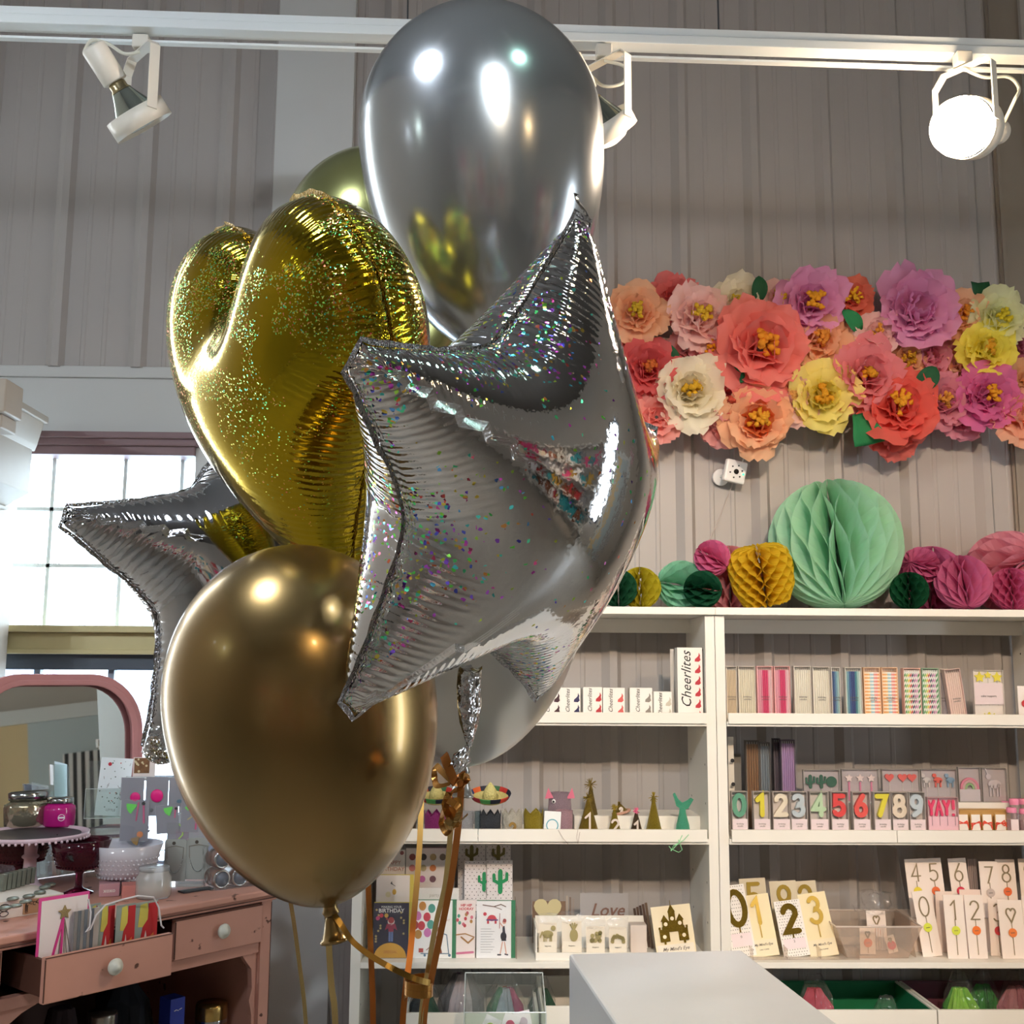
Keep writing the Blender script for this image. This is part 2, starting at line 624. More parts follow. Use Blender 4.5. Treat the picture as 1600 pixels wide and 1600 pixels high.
G().box(-.01, -.13, .0, .01, .13, 1.76).build('board', mat('white_canvas', 'f0f0ee', .7), pa)
for k in range(5):
    G().box(-.013, -.118+k*.054, .0, -.0105, -.092+k*.054, 1.76).build('stripe', mat('black_stripe_paint', '1c2024', .6), pa)
ro = thing('paper_rosette', 'striped pink and white paper rosette on the right wall, seen in the pink mirror', 'rosette', (XR-.03, 2.92, 2.16))
g, g2 = G(), G()
for k in range(24):
    a0, a1 = 2*PI*k/24, 2*PI*(k+1)/24
    am = (a0+a1)/2
    (g if k % 2 else g2).add([(0, 0, 0), (0, (.16)*math.cos(a0), (.16)*math.sin(a0)), (-.02, (.16)*math.cos(am), (.16)*math.sin(am)), (0, (.16)*math.cos(a1), (.16)*math.sin(a1))], [(0, 1, 2), (0, 2, 3)])
g.build('pink_pleats', mat('rose_paper', 'b8688c', .7), ro)
g2.build('white_pleats', mat('white_paper', 'eeeae6', .7), ro)

struct(G().box(XL, YB-.1, 0, XR, YB, CEIL).build('wall_rear', M_side))
th = thing('pendant_lamp', 'cool white globe pendant lamp hanging above the balloons, out of frame', 'lamp', (-.74, .82, 2.93))
G().tube([(0, 0, .16), (0, 0, CEIL-2.93)], .006, 6).build('cord', mat('white_lamp_enamel', 'd9d3c6', .35), th)
G().lathe([(.05, .105), (.05, .16), (0, .165)], 24).build('cap', mat('white_lamp_enamel', 'd9d3c6', .35), th)
G().ball((0, 0, 0), .112, 28, 16).build('globe', mat('lit_globe', 'e8f2ff', .3, emit=62), th, smooth=True)

# stock shelving opposite, seen only as a reflection in the foil
rk = thing('stock_shelving', 'white shelving full of boxes at the right side of the shop, mirrored in the star', 'shelving', (XR-.38, -.08, 0))
for y_ in (-1.3, -.02, 1.26):
    G().box(0, y_, 0, .36, y_+.04, 2.2).build('side_panel', M_white, rk)
for z in (.3, .75, 1.2, 1.65, 2.16):
    G().box(0, -1.26, z, .36, 1.26, z+.03).build('shelf', M_white, rk)
rnd = random.Random(8)
cols = [('pink', 'd8487c'), ('teal', '2f8a94'), ('cream', 'e0d2b4'), ('brown', '7b4a30'), ('red', 'b03434'), ('mustard', 'c49a34'), ('grey', '8c8c90'), ('white', 'eeeeee')]
for z in (.33, .78, 1.23, 1.68):
    y = -1.30
    while y < 1.0:
        wd = rnd.uniform(.09, .2)
        if not -.14-wd < y < -.05:
            nm, c = rnd.choice(cols)
            o = G().box(.04, 0, 0, .28, wd, rnd.uniform(.18, .34)).build('stock_box', mat('stock_'+nm, c, .5))
            o.location = (XR-.38, y, z+.0005)
            tag(o, nm+' gift box on the stock shelving mirrored in the silver star', 'box', nm+' stock boxes mirrored in the star')
        y += wd+.03

rk2 = thing('display_rack', 'long display rack of colourful goods along the rear wall behind the camera', 'shelving', (-2.4, YB+.02, 0))
for x_ in (0, 1.6, 3.2, 4.8):
    G().box(x_, 0, 0, x_+.04, .4, 2.1).build('side_panel', M_white, rk2)
for z in (.35, .85, 1.35, 1.85):
    G().box(.04, 0, z, 1.6, .4, z+.03).box(1.64, 0, z, 3.2, .4, z+.03).box(3.24, 0, z, 4.8, .4, z+.03).build('shelf', M_white, rk2)
rnd = random.Random(18)
for z in (.38, .88, 1.38, 1.88):
    x = .08
    while x < 4.5:
        wd = rnd.uniform(.14, .34)
        if not any(x < q+.05 and x+wd > q-.01 for q in (1.6, 3.2)):
            nm, c = rnd.choice(cols)
            o = G().box(0, .05, 0, wd, .36, rnd.uniform(.2, .42)).build('stock_box', mat('stock_'+nm, c, .5))
            o.location = (-2.4+x, YB+.02, z+.0005)
            tag(o, nm+' box on the display rack along the rear wall behind the camera', 'box', nm+' boxes on the rear display rack')
        x += wd+.04

# ============================================================ LEFT CREAM HUTCH
hy = 3.20
M_trim = mat('cream_hutch_paint', 'a2978a', .5, noise=.03)
hq = hy+.40
hx = W(20, 900, hq).x
h = thing('corner_hutch', 'tall cream painted cabinet with crown moulding at the left edge', 'cabinet', (hx, hy, 0))
zt = W(20, 655, hy+.3).z
zc = W(20, 705, hy+.3).z
zb = W(20, 790, hy+.3).z
G().box(-.9, -.0, 0, 0, .40, zb+.02).build('body', M_trim, h, bevel=.004)
cap = W(52, 740, hy+.3).x-hx
g = G()
g.prism([(-.9, zb), (0, zb-.012), (cap, zb+.035), (cap, zc+.01), (-.9, zc+.01)], 0, .28)
g.prism([(-.9, zb-.004), (.012, zb-.016), (.02, zb-.008), (.0, zb+.0), (-.9, zb+.004)], -.012, .29)
g.build('pilaster_capital', M_trim, h, bevel=.003)
cx = W(72, 690, hy+.3).x-hx
G().prism([(-.9, zc), (cap, zc), (cap+.006, zc+.018), (cx-.012, zt-.022), (cx-.01, zt-.012), (-.9, zt-.012)], -.03, .30).build('crown_moulding', M_trim, h, bevel=.002)
G().box(-.9, -.042, zt-.012, cx, .31, zt+.010).build('cornice', M_trim, h, bevel=.003)
G().box(-.9, -.16, zc+.02, W(18, 690, hy-.10).x-hx, -.043, zt+.012).box(-.9, -.14, zc-.02, W(10, 690, hy-.10).x-hx, -.04, zc+.02).build('front_crown', M_trim, h, bevel=.004)

# ============================================================ TRACK AND LAMPS
M_track = mat('white_track_metal', 'dfe3e2', .35)
M_lampw = mat('white_lamp_enamel', 'd9d3c6', .35)
TL, TR_ = W(-60, 38, 2.47), W(1660, 80, 2.53)
ztr = W(800, 58, 2.5).z+.008
ang = math.atan2(TR_.y-TL.y, TR_.x-TL.x)
tk = thing('lighting_track', 'long white ceiling lighting track carrying three lamp heads', 'track', (TL.x-.3, TL.y-.004, ztr), (0, 0, ang))
Ltr = (TR_-TL).length+.6
G().box(0, -.018, .0, Ltr, .018, .021).build('upper_channel', M_track, tk, bevel=.002)
G().box(0, -.022, -.024, Ltr, .022, -.001).build('conductor_channel', M_track, tk, bevel=.002)
G().box(0, .024, -.036, Ltr, .040, -.030).build('back_lip', M_track, tk)
for px in (637, 1125):
    s_ = (W(px, 40, 2.5).x-TL.x+.3)
    G().tube([(s_, 0, .026), (s_-.003, 0, .6), (s_, 0, CEIL-ztr)], .0022, 6).build('suspension_wire', mat('steel_wire', '707478', .3, .9), tk)


def bulbmat(on, name):
    if on:
        return mat(name, 'ffd9a8', .3, emit=on)
    m_ = mat('silvered_reflector_glass', '9aa39c', .12, .85)
    return m_


def lamp_head(px, yoff, label, yoke_yaw, axis, on, drop=.17, name='track_lamp_head', P=None, cord=None, col=None, globe=False):
    """adapter, yoke, socket, reflector lamp, ring band and cord; axis = direction the lamp points"""
    base = P or Vector((W(px, 60, 2.5).x, 2.5, ztr-.026))
    t = thing(name, label, 'lamp', base)
    G().box(-.019, -.016, -.034, .019, .016, -.0015).build('adapter', M_lampw, t, bevel=.003)
    hb, w2 = .165, .075
    ry = Matrix.Rotation(R_(yoke_yaw), 3, 'Z')
    side = ry @ Vector((1, 0, 0))
    off = Vector((yoff*.05, 0, 0))
    c0 = Vector((0, 0, -.040))
    pts = [(-w2, -drop), (-w2, -.030), (-w2+.025, 0), (w2-.012, 0), (w2, -.012), (w2, -drop)]
    P3 = [c0+side*p[0]+Vector((0, 0, p[1])) for p in pts]
    wd = ry @ Vector((0, 1, 0))
    G().ribbon(P3, .024, .003, [wd]*6).build('yoke', M_lampw, t)
    piv = c0+Vector((0, 0, -drop+.006))
    ax = Vector(axis).normalized()
    # keep the lamp axis square to the pivot line
    ax = (ax-side*ax.dot(side)).normalized()
    rot = ax.to_track_quat('Z', 'Y').to_matrix().to_4x4()
    Mx = Matrix.Translation(piv) @ rot
    def L(prof, nm, mt, n=36):
        g = G()
        g.M = Mx
        return g.lathe(prof, n).build(nm, mt, t, smooth=True)
    L([(0, -.175), (.026, -.175), (.030, -.170), (.030, -.088), (.027, -.086), (0, -.086)], 'socket', M_lampw)
    L([(.016, -.088), (.021, -.082), (.021, -.070), (.026, -.064)], 'bulb_collar', mat('brass_collar', 'a89a78', .25, .9))
    L([(.024, -.066), (.034, -.045), (.052, -.012), (.060, .008), (.060, .014)], 'reflector', mat('silvered_reflector_glass', 'aab4ac', .10, .9))
    if on:
        L([(.059, .014), (.052, .030), (.034, .044), (.014, .050), (0, .051)] if not globe else [(.060, -.02), (.069, .005), (.071, .030), (.064, .058), (.046, .082), (.022, .095), (0, .098)], 'lens', mat('lit_lens_'+label[:12], col or 'ffe2b8', .3, emit=on))
    else:
        L([(.059, .014), (.050, .022), (.03, .026), (0, .027)], 'lens', mat('unlit_lens', 'c8d4d0', .1, .2))
    e_ = -.03 if globe else 0
    L([(.0715, -.014+e_), (.0735, -.014+e_), (.0735, .030+e_), (.0715, .030+e_), (.0715, -.014+e_)], 'ring_band', M_lampw)
    top = piv+ax*-.172
    cp = cord or [(.01, 0, -.045), (-.05, -.01, -.035), (-.11, -.01, -.02)]
    P4 = [Vector(q) for q in cp]+[top]
    # smooth the cord with a Catmull-Rom pass
    S = []
    for i in range(len(P4)-1):
        p0, p1, p2, p3 = P4[max(i-1, 0)], P4[i], P4[i+1], P4[min(i+2, len(P4)-1)]
        for k in range(8):
            u = k/8
            S.append(.5*((2*p1)+(p2-p0)*u+(2*p0-5*p1+4*p2-p3)*u*u+(3*p1-p0-3*p2+p3)*u**3))
    S.append(P4[-1])
    G().tube(S, .0042, 8).build('cord', mat('cream_cord', 'd6d2c2', .5), t, smooth=True)
    return t, piv, ax


lamp_head(222, 0, 'unlit white track lamp head at the left end, reflector pointing down', -48, (.62, .35, -.78), 0,
          cord=[(0, -.01, -.045), (-.035, -.012, -.052), (-.075, -.012, -.028), (-.115, -.01, -.018), (-.135, 0, -.045)])
lamp_head(943, 0, 'white track lamp head half hidden behind the big silver balloon', -48, (.62, .42, -.74), 9,
          cord=[(0, -.01, -.045), (.05, -.01, -.06), (.045, -.01, -.10), (.0, -.01, -.11), (-.03, 0, -.08)], col='ffe0b0')
t3, pv3, ax3 = lamp_head(1502, 0, 'glowing track lamp head at the right end, bulb facing the shop', -52, (-.74, -.60, -.25), 34, drop=.160, globe=True,
          cord=[(-.005, -.01, -.045), (.05, 0, -.062), (.11, 0, -.06), (.135, 0, -.09), (.12, 0, -.125)], col='ffe6c4')
l3 = bpy.data.lights.new('bulb_glow', 'SPOT')
l3.energy, l3.color, l3.spot_size, l3.spot_blend, l3.shadow_soft_size = 60, WARM, R_(120), .6, .05
o3 = bpy.data.objects.new('bulb_glow', l3)
COL.objects.link(o3)
o3.location = Vector((t3.location))+pv3+ax3*.12
o3.rotation_euler = ax3.to_track_quat('-Z', 'Y').to_euler()
l4 = bpy.data.lights.new('bulb_backscatter', 'POINT')
l4.energy, l4.color, l4.shadow_soft_size = 2.5, WARM, .03
o4 = bpy.data.objects.new('bulb_backscatter', l4)
COL.objects.link(o4)
o4.location = Vector((t3.location))+pv3+ax3*.13

# track and lamps behind the camera: some light the shelves and glint in the balloons, some are added fill
tk2 = thing('lighting_track', 'second white lighting track overhead behind the camera', 'track', (-2.6, -.70, 3.13))
G().box(0, -.018, -.02, 5.6, .018, .02).build('channel', M_track, tk2)
for x_ in (1, 4.6):
    G().tube([(x_, 0, .02), (x_, 0, CEIL-3.13)], .003, 6).build('suspension_wire', mat('steel_wire', '707478', .3, .9), tk2)
for k, (p, t, e, c) in enumerate(REAR_LAMPS):
    d = (Vector(t)-Vector(p)).normalized()
    hexc = ['ffe0b0', 'ffd8a0', 'e6f2ff', 'ecfffa', 'c8fff0', 'ffe0b4', 'ffdcb0', 'ffe4bc', 'e8f4ff'][k]
    nm = ['right of centre, warm', 'far right, warm', 'centre, cool white', 'far left over the desk, cool', 'over the balloons, greenish', 'added fill aimed at the left of the rear wall', 'added fill aimed at the right of the rear wall', 'aimed at the stock shelving', 'far left, added fill aimed high at the wall'][k]
    yw = math.degrees(math.atan2(d.y, d.x))-90
    th = thing('ceiling_spotlight', 'overhead spotlight behind the camera, '+nm, 'lamp', Vector(p))
    rot = d.to_track_quat('Z', 'Y').to_matrix().to_4x4()
    def L(prof, nm2, mt):
        g = G()
        g.M = rot
        g.lathe(prof, 28).build(nm2, mt, th, smooth=True)
    L([(0, -.15), (.035, -.15), (.04, -.08), (.062, 0), (.064, .03), (.060, .03), (.055, .0)], 'shade', M_lampw)
    L([(.054, .0), (.04, .012), (.0, .018)], 'lens', mat('lit_lens_rear_%s%d' % (hexc, k), hexc, .3, emit=(90, 50, 8, 25, 25, 20, 20, 20, 12)[k]))
    zc_ = (3.11 if abs(p[1]+.7) < .01 and abs(p[0]) < 2.4 else CEIL)-p[2]
    G().tube([tuple(-d*.10), tuple(-d*.10+Vector((0, 0, .05))), (-d.x*.1, -d.y*.1, zc_)], .008, 8).build('stem', M_lampw, th)

# ============================================================ SHELVING UNITS
SY0, SY1 = 3.30, 3.625
def SZ(py):
    return W(1300, py, SY0).z
Z1t, Z1b = SZ(950.5), SZ(962)
Z2l, Z2, Z2b = SZ(1115), SZ(1129), SZ(1136)
Z3l, Z3, Z3b = SZ(1297), SZ(1312), SZ(1320.5)
Z4, Z4b = SZ(1504.5), SZ(1514)
Z5 = Z4-.335
xl0, xl1 = W(548, 1450, SY0).x, W(562, 1450, SY0).x
xm = W(1117.5, 980, SY0).x
pw = .0285
xr1 = xm+1.07


def shelving(name, label, x0, x1, levels):
    t = thing(name, label, 'shelving', (x0, SY0, 0))
    wd = x1-x0
    for a in (0, wd-pw):
        p = G().box(a, .012, 0, a+pw, SY1-SY0, Z1b-.001).build('side_panel', M_white, t, bevel=.0012)
        g = G()
        k = 0
        zz = .12
        while zz < Z1b-.05:
            for yy in (.05, .27):
                xx = a+pw+.0001 if a == 0 else a-.0001
                g.add([(xx, yy+.0035*math.cos(q), zz+.0035*math.sin(q)) for q in [i*PI/4 for i in range(8)]], [tuple(range(8))])
            zz += .112
        g.build('peg_hole', mat('dark_peg_hole', '1a1816', .9), p)
        if a:
            continue
    G().box(-.0005, -.004, Z1b, wd+.0005, SY1-SY0, Z1t).build('top_board', M_white, t, bevel=.0012)
    G().box(pw, .25, Z1b-.045, wd-pw, .27, Z1b-.001).build('top_rail', M_white, t)
    for zt_, zb_, lip in levels:
        G().box(pw+.0005, .004, zb_, wd-pw-.0005, SY1-SY0-.004, zt_).build('shelf', M_white, t, bevel=.001)
        if lip:
            dv = lip[1]
            for u0, u1 in zip(dv[:-1], dv[1:]):
                G().box(u0-x0+.0008, -.006, zb_+.008, u1-x0-.0008, .0035, lip[0]).box(u0-x0+.0008, .0035, lip[0]-.004, u1-x0-.0008, .008, lip[0]).build('shelf_lip', M_white, t, bevel=.0008)
    return t


divL = W(747, 1300, SY0).x
divR = W(1400.5, 1300, SY0).x
shelving('shelving_unit', 'white open bookcase standing behind the balloons, left of the two', xl0, xm,
         [(Z2, Z2b, (Z2l, [xl0+.03, xm-.03])), (Z3, Z3b, (Z3l, [xl0+.03, divL, xm-.035])), (Z4, Z4b, None), (Z5, Z5-.02, None)])
shelving('shelving_unit', 'white open bookcase at the right edge, holding the number candles', xm+.0015, xr1,
         [(Z2, Z2b, (Z2l, [xm+.032, xr1-.03])), (Z3, Z3b, (Z3l, [xm+.035, divR, xr1-.03])), (Z4, Z4b, None), (Z5, Z5-.02, None)])

# ============================================================ BALLOONS
def latex_mat(name, base, rough=.2, metal=.92):
    m = mat(name, base, rough, metal, coat=.25)
    b = m.node_tree.nodes['Principled BSDF']
    b.inputs['Coat Roughness'].default_value = .08
    return m


def foil_mat(name, base, rough, wfreq, wamp, cell, holo, tilt, hue=(0, 1), bias='seam', seed=0., pleat=12):
    m = bpy.data.materials.new(name)
    m.use_nodes = True
    nt = m.node_tree
    N = nt.nodes.new
    Lk = nt.links.new
    b = nt.nodes['Principled BSDF']
    b.inputs['Metallic'].default_value = 1
    b.inputs['Roughness'].default_value = rough
    b.inputs['Base Color'].default_value = lin(base)

    def attr(n):
        a = N('ShaderNodeAttribute')
        a.attribute_name = n
        return a

    def mth(op, x, y=None, z=None):
        q = N('ShaderNodeMath')
        q.operation = op
        for i, v in enumerate((x, y, z)):
            if v is None:
                continue
            if isinstance(v, (int, float)):
                q.inputs[i].default_value = v
            else:
                Lk(v, q.inputs[i])
        return q.outputs[0]
    fd, fs, fu = attr('seam_distance'), attr('seam_position'), attr('flat_position')
    nz = N('ShaderNodeTexNoise')
    nz.inputs['Scale'].default_value = 7
    nz.inputs['Detail'].default_value = 2
    Lk(fu.outputs['Vector'], nz.inputs['Vector'])
    nz2 = N('ShaderNodeTexNoise')
    nz2.inputs['Scale'].default_value = 2.6
    Lk(fu.outputs['Vector'], nz2.inputs['Vector'])
    # puckers running square to the seam, fading inwards
    ph = mth('MULTIPLY_ADD', fs.outputs['Fac'], wfreq, mth('MULTIPLY', nz.outputs['Fac'], 6))
    wv = mth('SINE', ph)
    reach = mth('MULTIPLY_ADD', nz2.outputs['Fac'], .70, -.03)
    fade = mth('MAXIMUM', mth('SUBTRACT', 1, mth('DIVIDE', fd.outputs['Fac'], reach)), 0)
    fine = mth('MULTIPLY', wv, mth('MULTIPLY', fade, wamp))
    # a few sharper folds
    fo = mth('POWER', mth('ABSOLUTE', mth('SINE', mth('MULTIPLY_ADD', fs.outputs['Fac'], pleat, mth('MULTIPLY', nz2.outputs['Fac'], 3)))), 60)
    fade2 = mth('MAXIMUM', mth('SUBTRACT', 1, mth('DIVIDE', fd.outputs['Fac'], .42)), 0)
    hgt = mth('ADD', fine, mth('MULTIPLY', mth('MULTIPLY', fo, fade2), -wamp*2.2))
    bp = N('ShaderNodeBump')
    bp.inputs['Strength'].default_value = 1
    bp.inputs['Distance'].default_value = 1
    Lk(hgt, bp.inputs['Height'])
    nrm = bp.outputs[0]
    if cell:  # coloured glints painted into the base colour, clustered where light would catch
        vo = N('ShaderNodeTexVoronoi')
        vo.inputs['Scale'].default_value = cell
        Lk(fu.outputs['Vector'], vo.inputs['Vector'])
        sub = N('ShaderNodeVectorMath')
        sub.operation = 'SUBTRACT'
        Lk(vo.outputs['Color'], sub.inputs[0])
        sub.inputs[1].default_value = (.5, .5, .5)
        scl = N('ShaderNodeVectorMath')
        scl.operation = 'SCALE'
        Lk(sub.outputs[0], scl.inputs[0])
        sep = N('ShaderNodeSeparateColor')
        Lk(vo.outputs['Color'], sep.inputs[0])
        n3 = N('ShaderNodeTexNoise')
        n3.inputs['Scale'].default_value = 3.2
        n3.noise_dimensions = '4D'
        n3.inputs['W'].default_value = seed
        Lk(fu.outputs['Vector'], n3.inputs['Vector'])
        region = mth('MULTIPLY_ADD', mth('GREATER_THAN', n3.outputs['Fac'], .49), .10, .004)
        if bias == 'top':
            sx = N('ShaderNodeSeparateXYZ')
            Lk(fu.outputs['Vector'], sx.inputs[0])
            where = mth('MINIMUM', mth('MAXIMUM', mth('MULTIPLY_ADD', sx.outputs[1], 1.7, .25), .12), 1.6)
        else:
            where = mth('MAXIMUM', mth('MULTIPLY_ADD', fd.outputs['Fac'], -4.5, 1.6), .12)
        region = mth('MULTIPLY', region, where)
        hot = mth('LESS_THAN', sep.outputs[0], mth('MULTIPLY', region, holo))
        Lk(mth('MULTIPLY_ADD', hot, tilt*1.6, tilt*.05), scl.inputs['Scale'])
        ad = N('ShaderNodeVectorMath')
        ad.operation = 'ADD'
        Lk(nrm, ad.inputs[0])
        Lk(scl.outputs[0], ad.inputs[1])
        nm = N('ShaderNodeVectorMath')
        nm.operation = 'NORMALIZE'
        Lk(ad.outputs[0], nm.inputs[0])
        nrm = nm.outputs[0]
        hs = N('ShaderNodeCombineColor')
        hs.mode = 'HSV'
        Lk(mth('MULTIPLY_ADD', sep.outputs[1], hue[1]-hue[0], hue[0]), hs.inputs[0])
        hs.inputs[1].default_value = .85
        hs.inputs[2].default_value = 1
        mx = N('ShaderNodeMix')
        mx.data_type = 'RGBA'
        Lk(hot, mx.inputs[0])
        mx.inputs[6].default_value = lin(base)
        Lk(hs.outputs[0], mx.inputs[7])
        Lk(mx.outputs[2], b.inputs['Base Color'])
        Lk(mth('MULTIPLY_ADD', hot, .16, rough), b.inputs['Roughness'])
    Lk(nrm, b.inputs['Normal'])
    return m


def _resample(P, h):
    P = np.array(list(P)+[P[0]])
    d = np.linalg.norm(np.diff(P, axis=0), axis=1)
    s = np.r_[0, np.cumsum(d)]
    u = np.linspace(0, s[-1], int(s[-1]/h), endpoint=False)
    return np.c_[np.interp(u, s, P[:, 0]), np.interp(u, s, P[:, 1])]


def star_outline(h, rin=.70, tipw=.10):
    P = []
    for k in range(5):
        a = PI/2+k*2*PI/5
        c = np.array([math.cos(a), math.sin(a)])
        t = np.array([-c[1], c[0]])
        b = a+PI/5
        P += [c-t*tipw*.5, c+t*tipw*.5, rin*np.array([math.cos(b), math.sin(b)])]
    out = []
    for i in range(len(P)):
        a, b = P[i], P[(i+1) % len(P)]
        m_ = max(1, int(round(np.linalg.norm(b-a)/h)))
        for k in range(m_):
            out.append(a+(b-a)*k/m_)
    return np.array(out)


def heart_outline(h):
    cx, cy, r = .40, .28, .54
    d = math.hypot(cx, cy+.85)
    a1 = math.atan2(-.85-cy, -cx)+math.acos(r/d)
    a0 = R_(135)
    R = [(cx+r*math.cos(a0+(a1-a0)*i/60), cy+r*math.sin(a0+(a1-a0)*i/60)) for i in range(61)]
    return _resample([(0, R[0][1]-.08)]+[(-x, y) for x, y in R]+[(-.03, -.85), (.03, -.85)]+R[::-1], h)


def seg_dist(pts, out):
    a = out
    ab = np.roll(out, -1, 0)-a
    L = np.linalg.norm(ab, axis=1)
    S = np.r_[0, np.cumsum(L)[:-1]]
    t = np.clip(np.einsum('ijk,jk->ij', pts[:, None]-a[None], ab)/(L*L), 0, 1)
    d = np.linalg.norm(pts[:, None]-(a[None]+ab[None]*t[..., None]), axis=2)
    k = d.argmin(1)
    i = np.arange(len(pts))
    return d[i, k], S[k]+t[i, k]*L[k]


def inside(pts, out):
    x, y = pts[:, 0], pts[:, 1]
    c = np.zeros(len(pts), bool)
    for (x0, y0), (x1, y1) in zip(out, np.roll(out, -1, 0)):
        c ^= ((y0 > y) != (y1 > y)) & (x < (x1-x0)*(y-y0)/(y1-y0+1e-15)+x0)
    return c


def inflate(out, h, steps=360, its=12, p=.13, comp=.06, seed=3):
    """inflates two flat sheets welded along an outline: inextensible foil under pressure"""
    g, y, r = [], -1.2, 0
    while y < 1.2:
        xs = np.arange(-1.2, 1.2, h)
        g.append(np.c_[xs+(h/2 if r % 2 else 0), np.full(len(xs), y)])
        y += h*.866
        r += 1
    g = np.concatenate(g)
    g = g[inside(g, out)]
    g = g[seg_dist(g, out)[0] > h*.6]
    V2 = np.concatenate([g, out])
    N, nb = len(V2), len(g)
    res = delaunay_2d_cdt([Vector((float(a), float(b))) for a, b in V2], [], [list(range(nb, N))], 1, 1e-7, True)
    mp = [o[0] for o in res[3]]
    T = np.array([[mp[i] for i in f] for f in res[2]])
    T = T[inside(V2[T].mean(1), out)]
    E = np.unique(np.sort(np.concatenate([T[:, [0, 1]], T[:, [1, 2]], T[:, [2, 0]]]), axis=1), axis=0)
    L = np.linalg.norm(V2[E[:, 0]]-V2[E[:, 1]], axis=1)
    B = lambda i: np.where(np.asarray(i) < nb, np.asarray(i)+N, i)
    m_ = ~((E[:, 0] >= nb) & (E[:, 1] >= nb))
    EE, LL = np.concatenate([E, B(E)[m_]]), np.concatenate([L, L[m_]])
    TT = np.concatenate([T, B(T)[:, ::-1]])
    M = N+nb
    D, S = seg_dist(V2, out)
    D[nb:] = 0
    X = np.zeros((M, 3))
    X[:N, 0], X[:N, 2], X[N:, 0], X[N:, 2] = V2[:, 0], V2[:, 1], V2[:nb, 0], V2[:nb, 1]
    rng = np.random.default_rng(seed)
    X[:N, 1] = -.4*D
    X[N:, 1] = .4*D[:nb]
    X += rng.normal(0, .0012, X.shape)
    if np.einsum('ij,ij->i', X[TT[:, 0]], np.cross(X[TT[:, 1]], X[TT[:, 2]])).sum() < 0:
        TT = TT[:, ::-1]
    deg = np.bincount(EE.ravel(), minlength=M).astype(float)
    wt = 1.4/deg
    i0, i1 = EE[:, 0], EE[:, 1]
    P0 = X.copy()
    for s in range(steps):
        a = np.cross(X[TT[:, 1]]-X[TT[:, 0]], X[TT[:, 2]]-X[TT[:, 0]])
        F = np.stack([sum(np.bincount(TT[:, c], a[:, d], M) for c in range(3)) for d in range(3)], 1)
        vel = (X-P0)*.85
        P0 = X.copy()
        X = X+vel+F/(np.linalg.norm(F, axis=1, keepdims=True)+1e-9)*p*.004
        for _ in range(its):
            d = X[i1]-X[i0]
            l = np.sqrt((d*d).sum(1))+1e-12
            e = (l-LL)/l
            c = d*np.where(e < 0, e*comp, e)[:, None]*.5
            for k in range(3):
                X[:, k] += wt*(np.bincount(i0, c[:, k], M)-np.bincount(i1, c[:, k], M))
    for _ in range(2):
        A = np.stack([np.bincount(i0, X[i1, k], M)+np.bincount(i1, X[i0, k], M) for k in range(3)], 1)/deg[:, None]
        f = np.ones(M)*.5
        f[nb:N] = 0
        X = X+(A-X)*f[:, None]
    X -= X.mean(0)
    # outward direction at the seam, for the flat weld flange
    nbm = np.zeros((M, 3))
    cnt = np.zeros(M)
    for q0, q1 in ((i0, i1), (i1, i0)):
        ins = (q1 < nb) | (q1 >= N)
        for k in range(3):
            nbm[:, k] += np.bincount(q0[ins], X[q1[ins], k], M)
        cnt += np.bincount(q0[ins], minlength=M)
    bd = X[nb:N]-nbm[nb:N]/np.maximum(cnt[nb:N], 1)[:, None]
    bd /= np.linalg.norm(bd, axis=1, keepdims=True)+1e-9
    bd = (bd+np.roll(bd, 1, 0)+np.roll(bd, -1, 0))/3
    return X, TT, np.r_[D, D[:nb]], np.r_[S, S[:nb]], np.r_[V2, V2[:nb]], X[nb:N], bd, out


def foil_balloon(name, label, data, loc, rot, scale, mt, fl=.010, group=None):
    X, TT, D, S, U, bx, bd, out = data
    t = thing(name, label, 'balloon', loc, rot, group)
    me = bpy.data.meshes.new('envelope')
    me.from_pydata([tuple(v*scale) for v in X], [], [tuple(int(i) for i in f) for f in TT])
    me.update()
    for nm, val in (('seam_distance', D), ('seam_position', S)):
        a = me.attributes.new(nm, 'FLOAT', 'POINT')
        a.data.foreach_set('value', np.asarray(val, np.float32))
    a = me.attributes.new('flat_position', 'FLOAT_VECTOR', 'POINT')
    side = np.r_[np.zeros(len(X)-0)]
    a.data.foreach_set('vector', np.c_[U[:, 0], U[:, 1], np.where(X[:, 1] > 0, .37, 0)].astype(np.float32).ravel())
    for p in me.polygons:
        p.use_smooth = True
    me.materials.append(mt)
    o = bpy.data.objects.new('envelope', me)
    COL.objects.link(o)
    o.parent = t
    sb = o.modifiers.new('sub', 'SUBSURF')
    sb.levels = 1
    sb.render_levels = 2
    n = len(bx)
    rnd = random.Random(4)
    vs, fs = [], []
    for i in range(n):
        p = bx[i]*scale
        q = p+bd[i]*scale*fl*2*rnd.uniform(.85, 1.1)+np.array([0, rnd.uniform(-.2, .2)*fl*scale, 0])
        vs += [tuple(p+np.array([0, -.0006, 0])), tuple(q), tuple(p+np.array([0, .0006, 0]))]
    for i in range(n):
        j = (i+1) % n
        fs += [(i*3, i*3+1, j*3+1, j*3), (i*3+1, i*3+2, j*3+2, j*3+1)]
    g = G()
    g.add(vs, fs)
    g.build('seam_flange', _M['flange_'+name.split('.')[0]+label[:5]] if ('flange_'+name.split('.')[0]+label[:5]) in _M else mat('seam_foil_'+label[:8], '9a9a9c' if 'silver' in label else '9c7a20', .22, 1.0, bump=.5, bscale=300), t)
    return t


def euler_m(rot):
    return Euler(rot, 'XYZ').to_matrix()


def hpt(k, r=.7):
    a = PI/2+(k+.5)*2*PI/5
    return np.array((r*math.cos(a), r*math.sin(a)))


